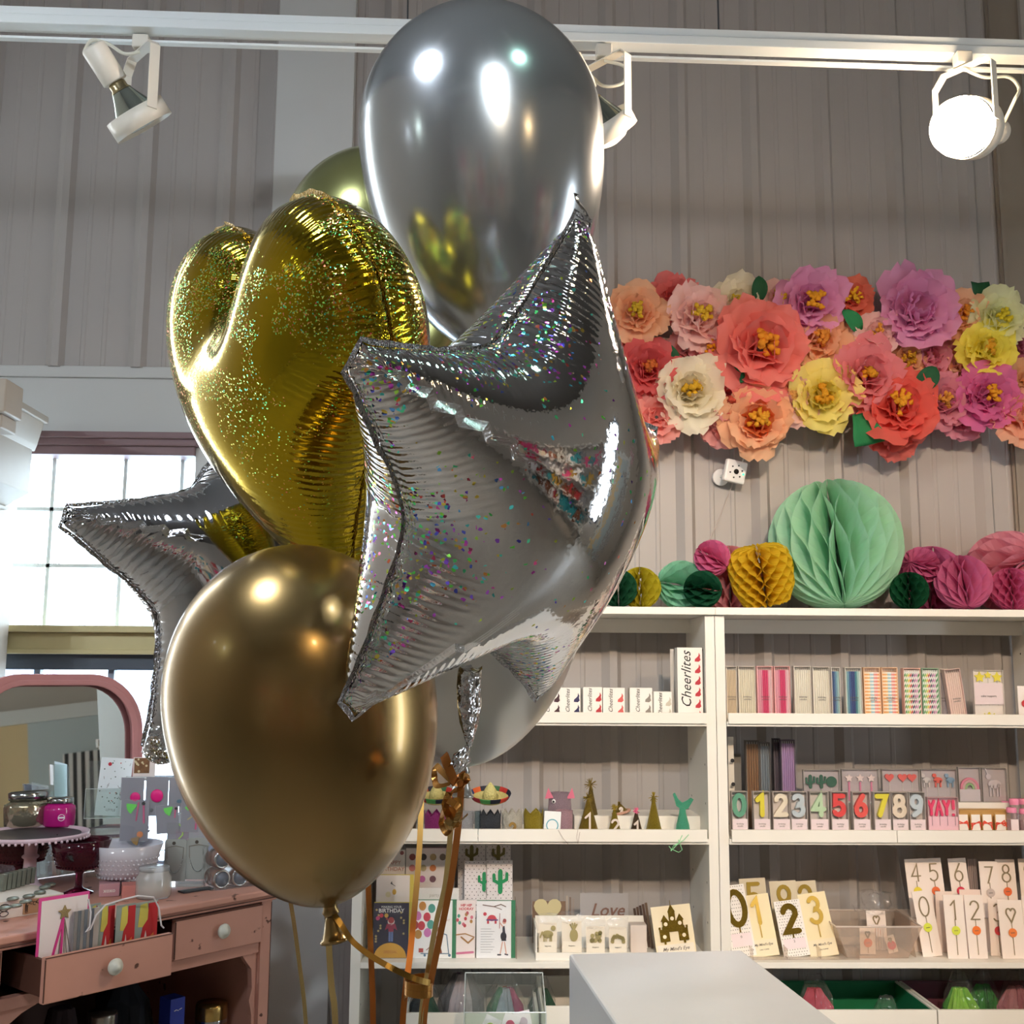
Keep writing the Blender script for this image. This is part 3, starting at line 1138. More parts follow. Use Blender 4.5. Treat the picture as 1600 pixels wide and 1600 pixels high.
SD = inflate(star_outline(.036), .036)
HD = inflate(heart_outline(.036), .036)
M_holo = foil_mat('holographic_silver_foil', 'dadbde', .06, 250, .00034, 105, 1.6, .6)
M_plain = foil_mat('plain_silver_foil', 'c2c4ca', .06, 170, .0008, 0, 0, 0)
M_gheart = foil_mat('glitter_gold_foil', 'aa921c', .10, 190, .0003, 250, 2.0, .55, hue=(0, .42), bias='top', seed=3., pleat=7)

S1 = ((0.0243, 1.0, 1.6673), (.3301, -.0391, .9449), .2674)
S2 = ((-0.3327, 1.66, 1.638), (-.1206, -.0573, .6089), .31)
H1 = ((-0.223, 1.27, 1.852), (.3617, .1923, -.9937), .3105)
star1 = foil_balloon('star_balloon', 'large silver holographic foil star balloon in front, speckled with rainbow glints', SD, *S1[:2], S1[2], M_holo)
star_plain = foil_balloon('star_balloon', 'plain mirror silver foil star balloon at left, behind the gold balloons', SD, *S2[:2], S2[2], M_plain)
heart = foil_balloon('heart_balloon', 'gold glitter foil heart balloon', HD, *H1[:2], H1[2], M_gheart)


def crumple(path, radii, seed, flat=.5, n=14, amp=.35):
    rnd = random.Random(seed)
    P = [Vector(p) for p in path]
    vs, fs = [], []
    for i, p in enumerate(P):
        for k in range(n):
            a = 2*PI*k/n
            r = radii[i]*(1+rnd.uniform(-amp, amp))
            vs.append(p+Vector((math.cos(a)*r, math.sin(a)*r*flat, rnd.uniform(-.15, .15)*r)))
    for i in range(len(P)-1):
        for k in range(n):
            fs.append((i*n+k, i*n+(k+1) % n, (i+1)*n+(k+1) % n, (i+1)*n+k))
    fs += [tuple(range(n)), tuple(range((len(P)-1)*n, len(P)*n))]
    g = G()
    g.add([tuple(v) for v in vs], fs)
    return g


def local(t, p):
    return Euler(t.rotation_euler).to_matrix().inverted() @ (Vector(p)-Vector(t.location))


M_crinkle = mat('crinkled_silver_foil', 'c9cacd', .1, 1.0, bump=.6, bscale=120)
# inflation tail of the holographic star
tailY = 1.02
tp = [W(735, 1045, tailY), W(733, 1075, tailY), W(734, 1105, tailY), W(733, 1130, tailY), W(732, 1152, tailY), W(733, 1166, tailY)]
g = crumple([local(star1, p) for p in tp], [.0145, .0140, .0125, .010, .006, .003], 2, .6, amp=.22)
g.build('inflation_tail', M_crinkle, star1, smooth=True)
g = crumple([local(star1, W(px, py, tailY)) for px, py in ((731, 1164), (727, 1172), (722, 1182), (718, 1192), (714, 1202), (712, 1210))], [.003, .008, .0125, .013, .010, .004], 7, .3, amp=.25)
g.build('tail_end', M_crinkle, star1)
tipw = Vector(S1[0])+euler_m(S1[1]) @ Vector((SD[5][np.argmax(SD[5][:, 2])]*S1[2]).tolist())
g = G().ribbon([local(star1, p) for p in (tipw, tipw+Vector((-.004, 0, .010)), tipw+Vector((-.011, 0, .020)), tipw+Vector((-.013, 0, .027)), tipw+Vector((-.010, 0, .026)))], .006, .001)
g.build('tip_tab', M_crinkle, star1)
# gathered bottom tip of the plain star
g = crumple([local(star_plain, W(px, py, 1.42)) for px, py in ((240, 1150), (240, 1172), (246, 1186), (262, 1192), (280, 1186))], [.008, .013, .015, .014, .009], 5, .8, amp=.2)
g.build('gathered_tail', M_crinkle, star_plain)

M_gold = latex_mat('chrome_gold_latex', '9a8052', .27)
M_silv = latex_mat('chrome_silver_latex', 'a9adb0')
M_silv2 = latex_mat('pale_silver_latex', 'b9b8b4', .28, .8)
M_goldg = latex_mat('green_gold_latex', '9a9c66', .25)


def latex(label, cx, cy, Y, Rpx, up, Lb, nx, ny, mt, seam_seed=0):
    """teardrop balloon: (cx, cy) widest point, (nx, ny) neck, in the photo's measure at depth Y"""
    c = W(cx, cy, Y)
    nk = W(nx, ny, Y)
    k = (W(cx+100, cy, Y)-c).length/100
    R = Rpx*k*.985
    ax = (c-nk)
    L_ = ax.length
    t = thing('latex_balloon', label, 'balloon', c, ax.to_track_quat('Z', 'Y').to_euler())
    prof = []
    for i in range(41):
        u = 1-i/40
        u = 1-(1-u)**1.0
        tt = math.sin(u*PI/2)
        if tt > .992:
            continue
        prof.append((R*(1-tt**2)**.58, -L_*tt))
    prof = [(R*.055, -L_*.999), (R*.075, -L_*.994)]+prof
    for i in range(1, 25):
        a = PI/2*i/24
        prof.append((R*math.cos(a) if i < 24 else 0, up*k*math.sin(a)))
    G().lathe(prof, 72).build('skin', mt, t, smooth=True)
    q = R/.14
    G().lathe([(0, -L_-.010*q), (.006*q, -L_-.010*q), (.0085*q, -L_-.006*q), (.0065*q, -L_-.001*q), (R*.05, -L_+.004)], 20, wob=.12).build('knot', mt, t, smooth=True)
    G().lathe([(.004*q, -L_-.006*q), (.0075*q, -L_-.014*q), (.0100*q, -L_-.024*q), (.0125*q, -L_-.031*q), (.0150*q, -L_-.0325*q), (.0145*q, -L_-.035*q), (.0110*q, -L_-.0335*q), (.0080*q, -L_-.024*q), (.003*q, -L_-.012*q)], 22, wob=.06, seed=3).build('neck_lip', mt, t, smooth=True)
    return t, nk


gold1, nk1 = latex('big chrome gold latex balloon in front, at the lower left of the bunch', 471, 1092, 1.12, 214, 243, 0, 516, 1416, M_gold)
silv1, nk2 = latex('big chrome silver latex balloon at the top of the bunch', 752, 214, 1.48, 193, 202, 0, 775, 556, M_silv)
gold2, nk3 = latex('greenish gold latex balloon mostly hidden behind the heart and the top silver balloon', 592, 388, 1.85, 153, 156, 0, 600, 640, M_goldg)
silv2, nk4 = latex('pale silver latex balloon hanging low behind the holographic star', 743, 892, 1.58, 182, 196, 0, 724, 1198, M_silv2)

# ------------------------------------------------------------ ribbons
M_rib = mat('gold_curling_ribbon', 'c08a45', .25, .75)
M_rib2 = mat('pale_gold_ribbon', 'c9b27a', .25, .8)
M_rib3 = mat('copper_gold_ribbon', 'b9763c', .3, .7)
wx, wy = W(600, 1600, 1.25).x, 1.25
wt_ = thing('balloon_weight', 'gold foil weight on the floor holding the balloon ribbons', 'weight', (wx, wy, 0))
G().lathe([(0, 0), (.05, 0), (.055, .01), (.05, .06), (.02, .085), (0, .088)], 10).build('body', mat('gold_foil_wrap', 'b8902f', .25, 1.0, bump=.6, bscale=80), wt_)


def strand(label, pts, mt, wd=.0052, tw=None, name='curling_ribbon'):
    P = [W(px, py, Y) for px, py, Y in pts]
    last, end = P[-1], Vector((wx+random.Random(label).uniform(-.03, .03), wy+random.Random(label+'y').uniform(-.03, .03), .0855))
    P += [last.lerp(end, q/8) for q in range(1, 9)]
    S = []
    for i in range(len(P)-1):
        p0, p1, p2, p3 = P[max(i-1, 0)], P[i], P[i+1], P[min(i+2, len(P)-1)]
        for k in range(6):
            u = k/6
            S.append(.5*((2*p1)+(p2-p0)*u+(2*p0-5*p1+4*p2-p3)*u*u+(3*p1-p0-3*p2+p3)*u**3))
    S.append(P[-1])
    n = len(S)
    o = G().ribbon([tuple(p) for p in S], wd, .0005, (1, .2, 0), [(tw or 0)*i/n for i in range(n)]).build(name, mt)
    return tag(o, label, 'ribbon')


strand('thin pale gold ribbon nearest the pink dresser', [(438, 1330, 1.3), (455, 1415, 1.3), (467, 1500, 1.3), (478, 1600, 1.3)], M_rib2, .0045, 1.2)
strand('gold ribbon hanging straight down from the neck of the big gold balloon', [(512, 1428, 1.125), (514, 1480, 1.14), (518, 1540, 1.15), (524, 1600, 1.16)], M_rib2, .006, .8)
strand('copper ribbon just right of the big gold balloon neck, in front of the bookcase side', [(573, 1300, 1.3), (576, 1400, 1.3), (580, 1500, 1.28), (583, 1600, 1.27)], M_rib3, .0062)
strand('copper ribbon passing the space birthday card', [(668, 1080, 1.45), (661, 1180, 1.4), (655, 1330, 1.33), (642, 1480, 1.27), (629, 1600, 1.24)], M_rib3, .0065)
strand('pale gold ribbon hanging from the curled bow, twisting edge-on', [(705, 1290, 1.05), (696, 1380, 1.08), (682, 1440, 1.1), (668, 1520, 1.12), (657, 1600, 1.14)], M_rib2, .0050, 2.2)
strand('copper ribbon hanging from the tail of the holographic star', [(722, 1205, 1.03), (716, 1290, 1.05), (704, 1380, 1.08), (686, 1470, 1.1), (672, 1540, 1.12), (662, 1600, 1.14)], M_rib3, .0062)


def curl(name, label, pts, mt, wd, tw=0):
    P = [W(px, py, Y) for px, py, Y in pts]
    S = []
    for i in range(len(P)-1):
        p0, p1, p2, p3 = P[max(i-1, 0)], P[i], P[i+1], P[min(i+2, len(P)-1)]
        for k in range(6):
            u = k/6
            S.append(.5*((2*p1)+(p2-p0)*u+(2*p0-5*p1+4*p2-p3)*u*u+(3*p1-p0-3*p2+p3)*u**3))
    S.append(P[-1])
    return S


tie = thing('curled_ribbon_bow', 'tangled gold curling ribbon bow under the tail of the holographic star', 'ribbon', W(712, 1240, 1.03))
o_ = Vector(tie.location)
for pts, mt, wd in (
    ([(716, 1212, 1.03), (700, 1200, 1.02), (694, 1180, 1.02), (700, 1196, 1.01), (712, 1222, 1.0), (722, 1212, 1.01)], M_rib3, .007),
    ([(712, 1226, 1.0), (690, 1205, 1.02), (680, 1196, 1.03), (679, 1215, 1.03), (684, 1228, 1.01), (704, 1224, 1.0)], M_rib, .005),
    ([(712, 1224, 1.0), (722, 1214, .99), (730, 1218, 1.0), (722, 1232, .99), (704, 1238, 1.0), (696, 1262, .99), (708, 1282, 1.0), (716, 1262, .99), (700, 1250, .99)], M_rib, .0062),
    ([(706, 1238, 1.0), (696, 1256, .99), (690, 1282, 1.0), (700, 1302, .99), (712, 1290, .98), (706, 1268, 1.0), (694, 1262, 1.01)], M_rib, .0058),
    ([(714, 1246, 1.0), (718, 1268, .99), (708, 1288, .98), (697, 1280, .99), (704, 1296, .99), (716, 1286, 1.0), (731, 1272, 1.0)], M_rib2, .0050)):
    S = curl('', '', pts, mt, wd)
    n = len(S)
    G().ribbon([tuple(p-o_) for p in S], wd*1.15, .0005, (.55, .55, .6)).build('curl_loop', mt, tie)
tie2 = thing('curled_ribbon_bow', 'gold ribbon from the gold balloon neck wound in a coil around the lower ribbons', 'ribbon', W(660, 1535, 1.12))
o_ = Vector(tie2.location)
S = curl('', '', [(519, 1424, 1.115), (535, 1448, 1.11), (552, 1472, 1.11), (580, 1494, 1.11), (615, 1514, 1.11), (645, 1528, 1.10), (672, 1536, 1.11)], M_rib, .0055)
G().ribbon([tuple(p-o_) for p in S], .0055, .0005, (.3, .6, 1)).build('tie_strand', mat('olive_gold_ribbon', '9a7a3c', .28, .75), tie2)
c0 = W(654, 1543, 1.12)-o_
S = []
for i in range(60):
    a = i/60*2*PI*2.6
    S.append((c0.x+.0135*math.cos(a), c0.y+.0135*math.sin(a), c0.z+.008-i*.00028))
G().ribbon(S, .0062, .0005, (0, 0, 1)).build('coil', M_rib, tie2)

# ============================================================ TISSUE FLOWER GARLAND
FLY = YF-.10


def tissue(c):
    return mat('tissue_'+c, c, .8, translucent=.5, noise=.06, nscale=30)


def petal(g, rnd, L, wd, az, el, base, cup, ruf):
    """one crumpled tissue petal; az around the flower axis (-y), el lift toward the viewer"""
    nu, nv = 5, 6
    vs = []
    ph = rnd.uniform(0, 6)
    for i in range(nv+1):
        v = i/nv
        half = wd*(math.sin(PI*min(1, v*.62+.10))**.8)*(1 if v < .8 else math.sqrt(max(0.0, 1-((v-.8)/.24)**2)))
        for j in range(nu):
            u = j/(nu-1)*2-1
            r = base+L*v*math.cos(el+cup*v)*1.0
            x = u*half
            h = L*v*math.sin(el)+L*cup*v*v*.35-abs(u)**2*half*.35+ruf*L*math.sin(ph+u*5+v*4)*v*.5+rnd.uniform(-.5, .5)*ruf*L*v*.4
            r += ruf*L*math.sin(ph*2+u*6)*.25*v
            vs.append((x*math.cos(az)+r*-math.sin(az), -h, r*math.cos(az)+x*math.sin(az)))
    fs = [(i*nu+j, i*nu+j+1, (i+1)*nu+j+1, (i+1)*nu+j) for i in range(nv) for j in range(nu-1)]
    g.add(vs, fs)


def flower(px, py, rpx, col, ccol, label, dy=0., seed=0, layers=4, tilt=(0, 0), small_c=1., inner=None):
    rnd = random.Random(seed*7+int(px))
    P = W(px, py, FLY-dy)
    R = rpx*P.y/1740*1.2
    t = thing('tissue_flower', label, 'paper flower', P, (R_(tilt[0]), rnd.uniform(0, 6), R_(tilt[1])), 'tissue paper flowers of the wall garland')
    g = G()
    gi = G()
    for l in range(layers):
        f = l/max(1, layers-1)
        n = [10, 9, 8, 6, 5][min(l, 4)]
        for k in range(n):
            petal(gi if inner and l >= layers-2 else g, rnd, R*(1.02-.50*f)*rnd.uniform(.78, 1.15), R*(.44-.15*f)*rnd.uniform(.8, 1.25), 2*PI*(k+rnd.uniform(-.25, .25))/n+l*.7,
                  .18+.75*f+rnd.uniform(-.12, .12), R*.06, .25+.2*f, .16)
    g.build('petals', tissue(col), t, smooth=True)
    if inner:
        gi.build('inner_petals', tissue(inner), t, smooth=True)
    if ccol:
        g = G()
        for k in range(18):
            a, el = rnd.uniform(0, 2*PI), rnd.uniform(.35, 1.5)
            L = R*.34*small_c*rnd.uniform(.8, 1.1)
            d = Vector((math.cos(a)*math.cos(el), -math.sin(el), math.sin(a)*math.cos(el)))
            b = Vector((0, -R*.30, 0))
            q = b+d*L
            g.tube([b, b+d*L*.6, q, q+Vector((rnd.uniform(-1, 1), 0, rnd.uniform(-1, 1)))*L*.25], [R*.035, R*.04, R*.075, R*.03], 5)
        g.build('stamens', tissue(ccol), t, smooth=True)
    return t


PEA, CORAL, ROSE, PALE, CREAM, YEL, MAU, RED = 'fac8a2', 'f3928c', 'ecaab0', 'f9d4d0', 'f8f2de', 'f8ec90', 'eaa6d0', 'e87e7c'
FL = [
 (994, 492, 44, PEA, 'e8c83a', 'peach tissue flower with yellow centre, touching the edge of the silver star', .05, 4, (0, 0), 1, None),
 (1052, 470, 36, RED, None, 'small red tissue flower tucked at the top, left of the pale pink bloom', .01, 4, (0, 0), 1, None),
 (1090, 498, 50, PALE, 'ecc93c', 'pale pink tissue flower with yellow centre, in the top row', .05, 4, (-10, 0), 1, None),
 (1106, 548, 30, ROSE, 'eaa91f', 'small dusty rose flower with golden centre, left of the largest coral bloom', .03, 3, (0, 0), 1.4, None),
 (1148, 478, 42, CREAM, 'e6d24a', 'cream tissue flower below the upright green leaf at the top', .02, 4, (0, 0), .8, None),
 (1188, 545, 74, CORAL, 'f0a52c', 'largest coral tissue flower of the garland, golden centre', .07, 4, (0, 0), .8, None),
 (1216, 468, 30, PALE, 'ecd13c', 'small light pink flower with yellow centre, right of the upright top leaf', .02, 3, (0, 0), 1.3, None),
 (1265, 476, 52, MAU, 'efb22e', 'mauve pink tissue flower with orange centre, in the top row', .05, 4, (0, 0), 1, None),
 (1278, 532, 50, PEA, 'efa440', 'peach tissue flower below the mauve bloom', .03, 3, (0, 0), .8, None),
 (1012, 578, 46, 'e46e70', 'df7a3a', 'deep coral red flower against the right edge of the silver star', .05, 5, (0, 0), .7, None),
 (1026, 652, 38, 'f8aea6', None, 'salmon pink flower low at the left, beside the silver star', .04, 4, (0, 0), 1, None),
 (1078, 614, 54, CREAM, 'edc233', 'large cream tissue flower in the bottom row with yellow centre', .06, 4, (0, 0), .8, 'f3ead0'),
 (1140, 632, 44, ROSE, 'd8604a', 'rose flower with reddish centre between the cream and the peach bottom blooms', .03, 4, (0, 0), .7, 'd35a66'),
 (1183, 658, 52, PEA, 'f0b636', 'peach tissue flower hanging lowest, with orange yellow centre', .07, 5, (12, 0), 1, 'f08c54'),
 (1236, 622, 42, PALE, 'eec070', 'pale pink flower left of the yellow bottom bloom', .04, 3, (0, 0), .6, None),
 (1284, 618, 50, YEL, 'f0b62c', 'yellow tissue flower in the bottom row', .06, 4, (8, 0), .9, 'f3e67a'),
 (1329, 470, 32, 'ee8068', 'f1c12e', 'small coral flower with yellow centre at the top, left of the orchid bloom', .03, 3, (0, 0), 1.4, None),
 (1368, 524, 34, PALE, 'efac48', 'small blush flower with orange centre, left of the orchid bloom', .05, 3, (0, 0), 1.1, None),
 (1430, 488, 62, MAU, None, 'large orchid pink tissue flower without a visible centre', .06, 5, (0, 0), 1, None),
 (1352, 590, 54, 'eb949c', 'efae2c', 'large rose pink tissue flower beside the yellow bottom bloom', .06, 5, (0, 0), .6, None),
 (1402, 640, 54, 'ee7066', 'f2b32f', 'bright coral tissue flower low in the garland with golden centre', .07, 4, (14, 0), 1.1, None),
 (1414, 562, 30, 'efbc92', 'd9a92c', 'tan peach flower with olive yellow centre under the orchid bloom', .01, 3, (0, 0), 1.3, None),
 (1500, 496, 38, PEA, 'f0a838', 'peach flower right of the orchid bloom', .04, 3, (0, 0), 1, None),
 (1557, 500, 42, 'f0f2c8', 'ecdc3a', 'greenish cream tissue flower at the upper right end', .05, 4, (0, 0), 1, None),
 (1538, 548, 44, 'f8ee6c', 'f0bd34', 'bright yellow tissue flower at the right end', .06, 5, (0, 0), .8, None),
 (1470, 628, 42, 'e498aa', 'e8a94a', 'dusty pink flower left of the magenta bloom', .04, 4, (0, 0), .9, None),
 (1538, 622, 48, 'e47cb4', 'f1b02e', 'magenta pink tissue flower with orange centre in the bottom row', .06, 5, (0, 0), .9, None),
 (1590, 650, 44, 'f8c2a6', None, 'light peach flower drooping at the far right end of the bottom row', .05, 4, (0, 0), 1, None),
 (1597, 540, 26, 'c4708c', None, 'plum flower at the far right end, beside the yellow bloom', .02, 3, (0, 0), 1, None),
 (962, 545, 36, 'f0a0a0', None, 'rose flower almost wholly hidden behind the right tip of the silver star', .0, 3, (0, 0), 1, None),
 (1072, 545, 30, 'f2b4b4', None, 'pale rose filler flower under the pale pink top bloom', .0, 3, (0, 0), 1, None),
 (1236, 585, 36, 'f4a090', None, 'salmon filler flower tucked behind the largest coral bloom at its lower right', .0, 3, (0, 0), 1, None),
 (1322, 540, 36, 'f6c49c', None, 'light peach filler flower between the peach and rose pink blooms', .0, 3, (0, 0), 1, None),
 (1130, 665, 34, 'f2b0b0', None, 'pink filler flower peeping out below between cream and lowest peach blooms', .0, 3, (0, 0), 1, None),
 (1455, 560, 38, 'eea4b8', None, 'pink filler flower below the orchid bloom, left of the bright yellow one', .0, 3, (0, 0), 1, None),
 (1498, 570, 34, 'f4c0a4', None, 'peach filler flower left of the bright yellow bloom', .0, 3, (0, 0), 1, None),
 (1395, 680, 40, 'e88078', None, 'deep coral filler flower drooping under the bright coral bloom', .0, 3, (0, 0), 1, None),
 (1500, 655, 34, 'f0a8bc', None, 'rosy filler flower between the dusty pink and magenta blooms', .0, 3, (0, 0), 1, None),
 (1600, 595, 30, 'eec096', None, 'small tan flower at the far right end, above the light peach one', .03, 3, (0, 0), 1, None),
]
for i, (px, py, r, c, cc, lb, dy, ly, ti, sm, inn) in enumerate(FL):
    flower(px, py, r, c, cc, lb, dy, i, ly, ti, sm, inn)

M_leaf = mat('green_crepe_paper', '1f7a48', .75, translucent=.15, bump=.15, bscale=150)
M_leafd = mat('dark_green_crepe_paper', '1a5232', .75, translucent=.15, bump=.15, bscale=150)


def leaf(px, py, L, wd, ang, label, mt, dy=.05, blunt=0):
    P = W(px, py, FLY-dy)
    k = P.y/1740
    L, wd = L*k, wd*k
    vs = []
    n = 8
    for i in range(n+1):
        v = i/n
        h = wd*.5*(math.sin(PI*(.08+.92*v)**.85)**.7 if not blunt else min(1, .45+.8*v)) if i < n or blunt else 0
        for u in (-1, -.5, 0, .5, 1):
            vs.append((u*h, -abs(u)*h*.45-.02*math.sin(v*2.5), L*(v-.5)))
    fs = [(i*5+j, i*5+j+1, i*5+j+6, i*5+j+5) for i in range(n) for j in range(4)]
    g = G()
    g.add(vs, fs)
    o = g.build('paper_leaf', mt, smooth=True)
    o.location = P
    o.rotation_euler = (0, R_(ang), 0)
    o.modifiers.new('sol', 'SOLIDIFY').thickness = .0008
    tag(o, label, 'paper leaf', 'green paper leaves of the wall garland')


leaf(1184, 452, 42, 26, 2, 'dark green paper leaf standing upright at the top of the garland', M_leafd)
leaf(1040, 558, 62, 34, -32, 'dark green leaf between the deep coral and the cream flowers', M_leafd, .03)
leaf(1154, 586, 24, 34, 78, 'small green leaf peeping out under the largest coral bloom', M_leaf, .06)
leaf(1328, 502, 46, 26, -40, 'green leaf curling under the small coral top flower', M_leaf, .05)
leaf(1447, 592, 48, 34, 40, 'dark green leaf above the bright coral bottom flower', M_leafd, .07)
leaf(1347, 672, 54, 50, 168, 'broad green paper leaf hanging at the bottom of the garland', M_leaf, .06, 1)
leaf(1527, 464, 44, 30, 0, 'squared green leaf upright above the greenish cream flower', M_leafd, .03, 1)
st_ = G().tube([tuple(W(960, 520, YF-.03)), tuple(W(1290, 560, YF-.03)), tuple(W(1640, 560, YF-.03))], .004, 6).build('garland_string', mat('white_string', 'ddd8cc', .8))
tag(st_, 'string on the wall that the tissue flowers are tied to', 'string')

# ============================================================ HONEYCOMB PAPER BALLS on the top board


def honey(px, py, rpx, col, label, Y, axis=(0, 0, 1), leaves=28, rows=9, sq=1., prof=None, name='honeycomb_ball', z=None, spin=0., cat='paper ball', group='honeycomb paper balls on the bookcases'):
    P = W(px, py, Y)
    R = rpx*P.y/1740*1.0
    if z is not None:
        P.z = z
    n_lat = rows*4
    g = G()
    rot = Vector(axis).normalized().to_track_quat('Z', 'Y')
    dphi = 2*PI/leaves
    zmin = 9
    for k in range(leaves):
        vs = []
        for i in range(n_lat+1):
            t = i/n_lat
            th = PI*t
            rr, zz = (math.sin(th), -math.cos(th)*sq) if prof is None else prof(t)
            wv = math.cos(PI*rows*t)*(1 if k % 2 == 0 else -1)
            for q, fr in enumerate((.25, .62, 1.0)):
                ph = k*dphi+spin+dphi*.5*wv*(.35+.65*fr)*.96
                p = Vector((R*rr*fr*math.cos(ph), R*rr*fr*math.sin(ph), R*zz*(1 if prof else 1)))
                p = rot @ p
                zmin = min(zmin, p.z)
                vs.append(tuple(p))
        g.add(vs, [(i*3+j, i*3+j+1, (i+1)*3+j+1, (i+1)*3+j) for i in range(n_lat) for j in range(2)])
    o = g.build(name, tissue(col))
    if z is None:
        o.location = (P.x, P.y, Z1t+.001-zmin)
    else:
        o.location = P
    tag(o, label, cat, group)
    return o


def _cone(t):
    # flattened diamond: a band between two blunt points
    return (float(np.interp(t, [0, .05, .3, .68, .86, .95, 1], [.05, .70, .93, 1.0, .88, .66, .05])), (min(.95, max(.05, t))-.5)*1.95)


honey(1305, 862, 105, 'bce8ce', 'very large mint green honeycomb ball', 3.46, (.02, .42, 1), 38, 6, spin=.10)
honey(1000, 910, 33, 'c9bb2c', 'olive yellow honeycomb ball at the left, half behind the silver star', 3.43, (0, .1, 1), 26, 8)
honey(966, 915, 30, '1d5c3c', 'dark green honeycomb ball peeking out beside the silver star', 3.36, (0, .1, 1), 24, 8)
honey(1064, 908, 39, '92d2b4', 'small mint honeycomb ball left of the pink ones', 3.46, (-1, -.35, .1), 26, 6)
honey(1098, 920, 30, '12593a', 'dark green honeycomb ball in front of the small mint one', 3.37, (.9, -.5, -.1), 24, 6)
honey(1113, 872, 29, 'e276a6', 'pink honeycomb ball perched above the left dark green one', 3.42, (.6, -.6, -.5), 24, 6, z=W(1113, 872, 3.42).z)
honey(1140, 892, 52, 'e9a8ae', 'pale pink honeycomb ball at the back, behind the yellow diamond', 3.53, (0, 0, 1), 24, 6)
honey(1190, 900, 52, 'e6c42c', 'yellow honeycomb diamond leaning in front of the mint ball', 3.40, (-.22, -.25, 1), 30, 9, prof=_cone, spin=.11, name='honeycomb_diamond', cat='paper diamond')
honey(1455, 893, 53, 'cf6ea0', 'mauve pink honeycomb ball at the back, right of the big mint ball', 3.53, (0, -.2, 1), 26, 6)
honey(1438, 882, 30, 'd873a4', 'small pink honeycomb ball resting on the mauve one', 3.43, (-.7, -.6, .1), 24, 6, z=W(1438, 884, 3.43).z)
honey(1421, 925, 30, '0f5a38', 'dark green honeycomb ball right of the big mint ball', 3.37, (0, .15, 1), 26, 8)
honey(1505, 914, 44, 'de7cac', 'bright pink honeycomb ball with its seam at the bottom front', 3.38, (.1, .6, 1), 26, 6)
honey(1575, 885, 66, 'eca6ba', 'large pale pink honeycomb ball at the right end, behind', 3.52, (.3, -.8, .3), 28, 6)
honey(1580, 920, 34, 'd96a9c', 'small rose honeycomb ball at the right edge', 3.37, (0, .1, 1), 28, 9)

# security camera on the wall
cp = W(1148, 737, YF-.07)
cm = thing('security_camera', 'small white square security camera on the wall below the flowers', 'camera', cp, (R_(8), R_(10), R_(12)))
G().box(-.037, -.012, -.037, .037, .012, .037).build('housing', mat('white_camera_plastic', 'efefee', .35), cm, bevel=.006)
G().disc(0, 0, .0085, -.0145, -.012, 20).build('lens', mat('black_lens', '141414', .1), cm)
for k in range(6):
    a = k*PI/3+.3
    G().disc(.021*math.cos(a), .021*math.sin(a), .0028, -.0132, -.0119, 10).build('infrared_led', mat('dark_led', '3a3a3a', .4), cm)
G().disc(.026, -.004, .0035, -.0134, -.0119, 10).build('status_light', mat('green_status_light', '3fe08a', .4, emit=1.5), cm)
G().tube([(0, .012, 0), (-.01, .03, -.015), (-.02, .055, -.02)], .007, 10).build('arm', mat('white_camera_plastic', 'efefee', .35), cm, smooth=True)
G().disc(-.022, -.022, .028, .052, .060, 24).build('wall_mount', mat('white_camera_plastic', 'efefee', .35), cm)
cb = G().tube([tuple(W(1160, 722, YF-.05)), tuple(W(1165, 706, YF-.02)), tuple(W(1166, 690, YF-.01))], .0022, 6).build('camera_cable', mat('white_camera_plastic', 'efefee', .35))
cb2 = G().tube([tuple(W(1147, 750, YF-.03)), tuple(W(1132, 790, YF-.008)), tuple(W(1117, 826, YF-.008)), tuple(W(1100, 860, YF-.01)), tuple(W(1090, 950, YF-.01))], .0012, 6).build('camera_cable', mat('grey_cable', 'b8aaa2', .5))
tag(cb, 'short white cable running up from the security camera into the flowers', 'cable')
tag(cb2, 'thin grey cable hanging down the wall from the security camera', 'cable')

# ============================================================ STOCK ON THE BOOKCASES
EPS = .0006
M_card = mat('white_card', 'f1eee8', .6)
M_cream = mat('cream_card', 'f0e2c2', .6)
M_ink = mat('grey_ink', '6e6862', .7)
M_black = mat('black_ink', '201e20', .6)
M_gglit = mat('gold_glitter', '9a7f2c', .35, .7, noise=.45, nscale=350, bump=.8, bscale=500)
M_goldf = mat('gold_card_foil', 'a88f3e', .35, .6)
M_clear = clear('clear_pack_plastic', 'ffffff', .985, .05)
M_film = film()


def place(px0, px1, pyt, zs, Y, pyr=None):
    """world x of the middle, width and height of a thing standing at zs, from its edges in the photo"""
    a, b = W(px0, pyt, Y), W(px1, pyt, Y)
    return (a.x+b.x)/2, b.x-a.x, a.z-zs


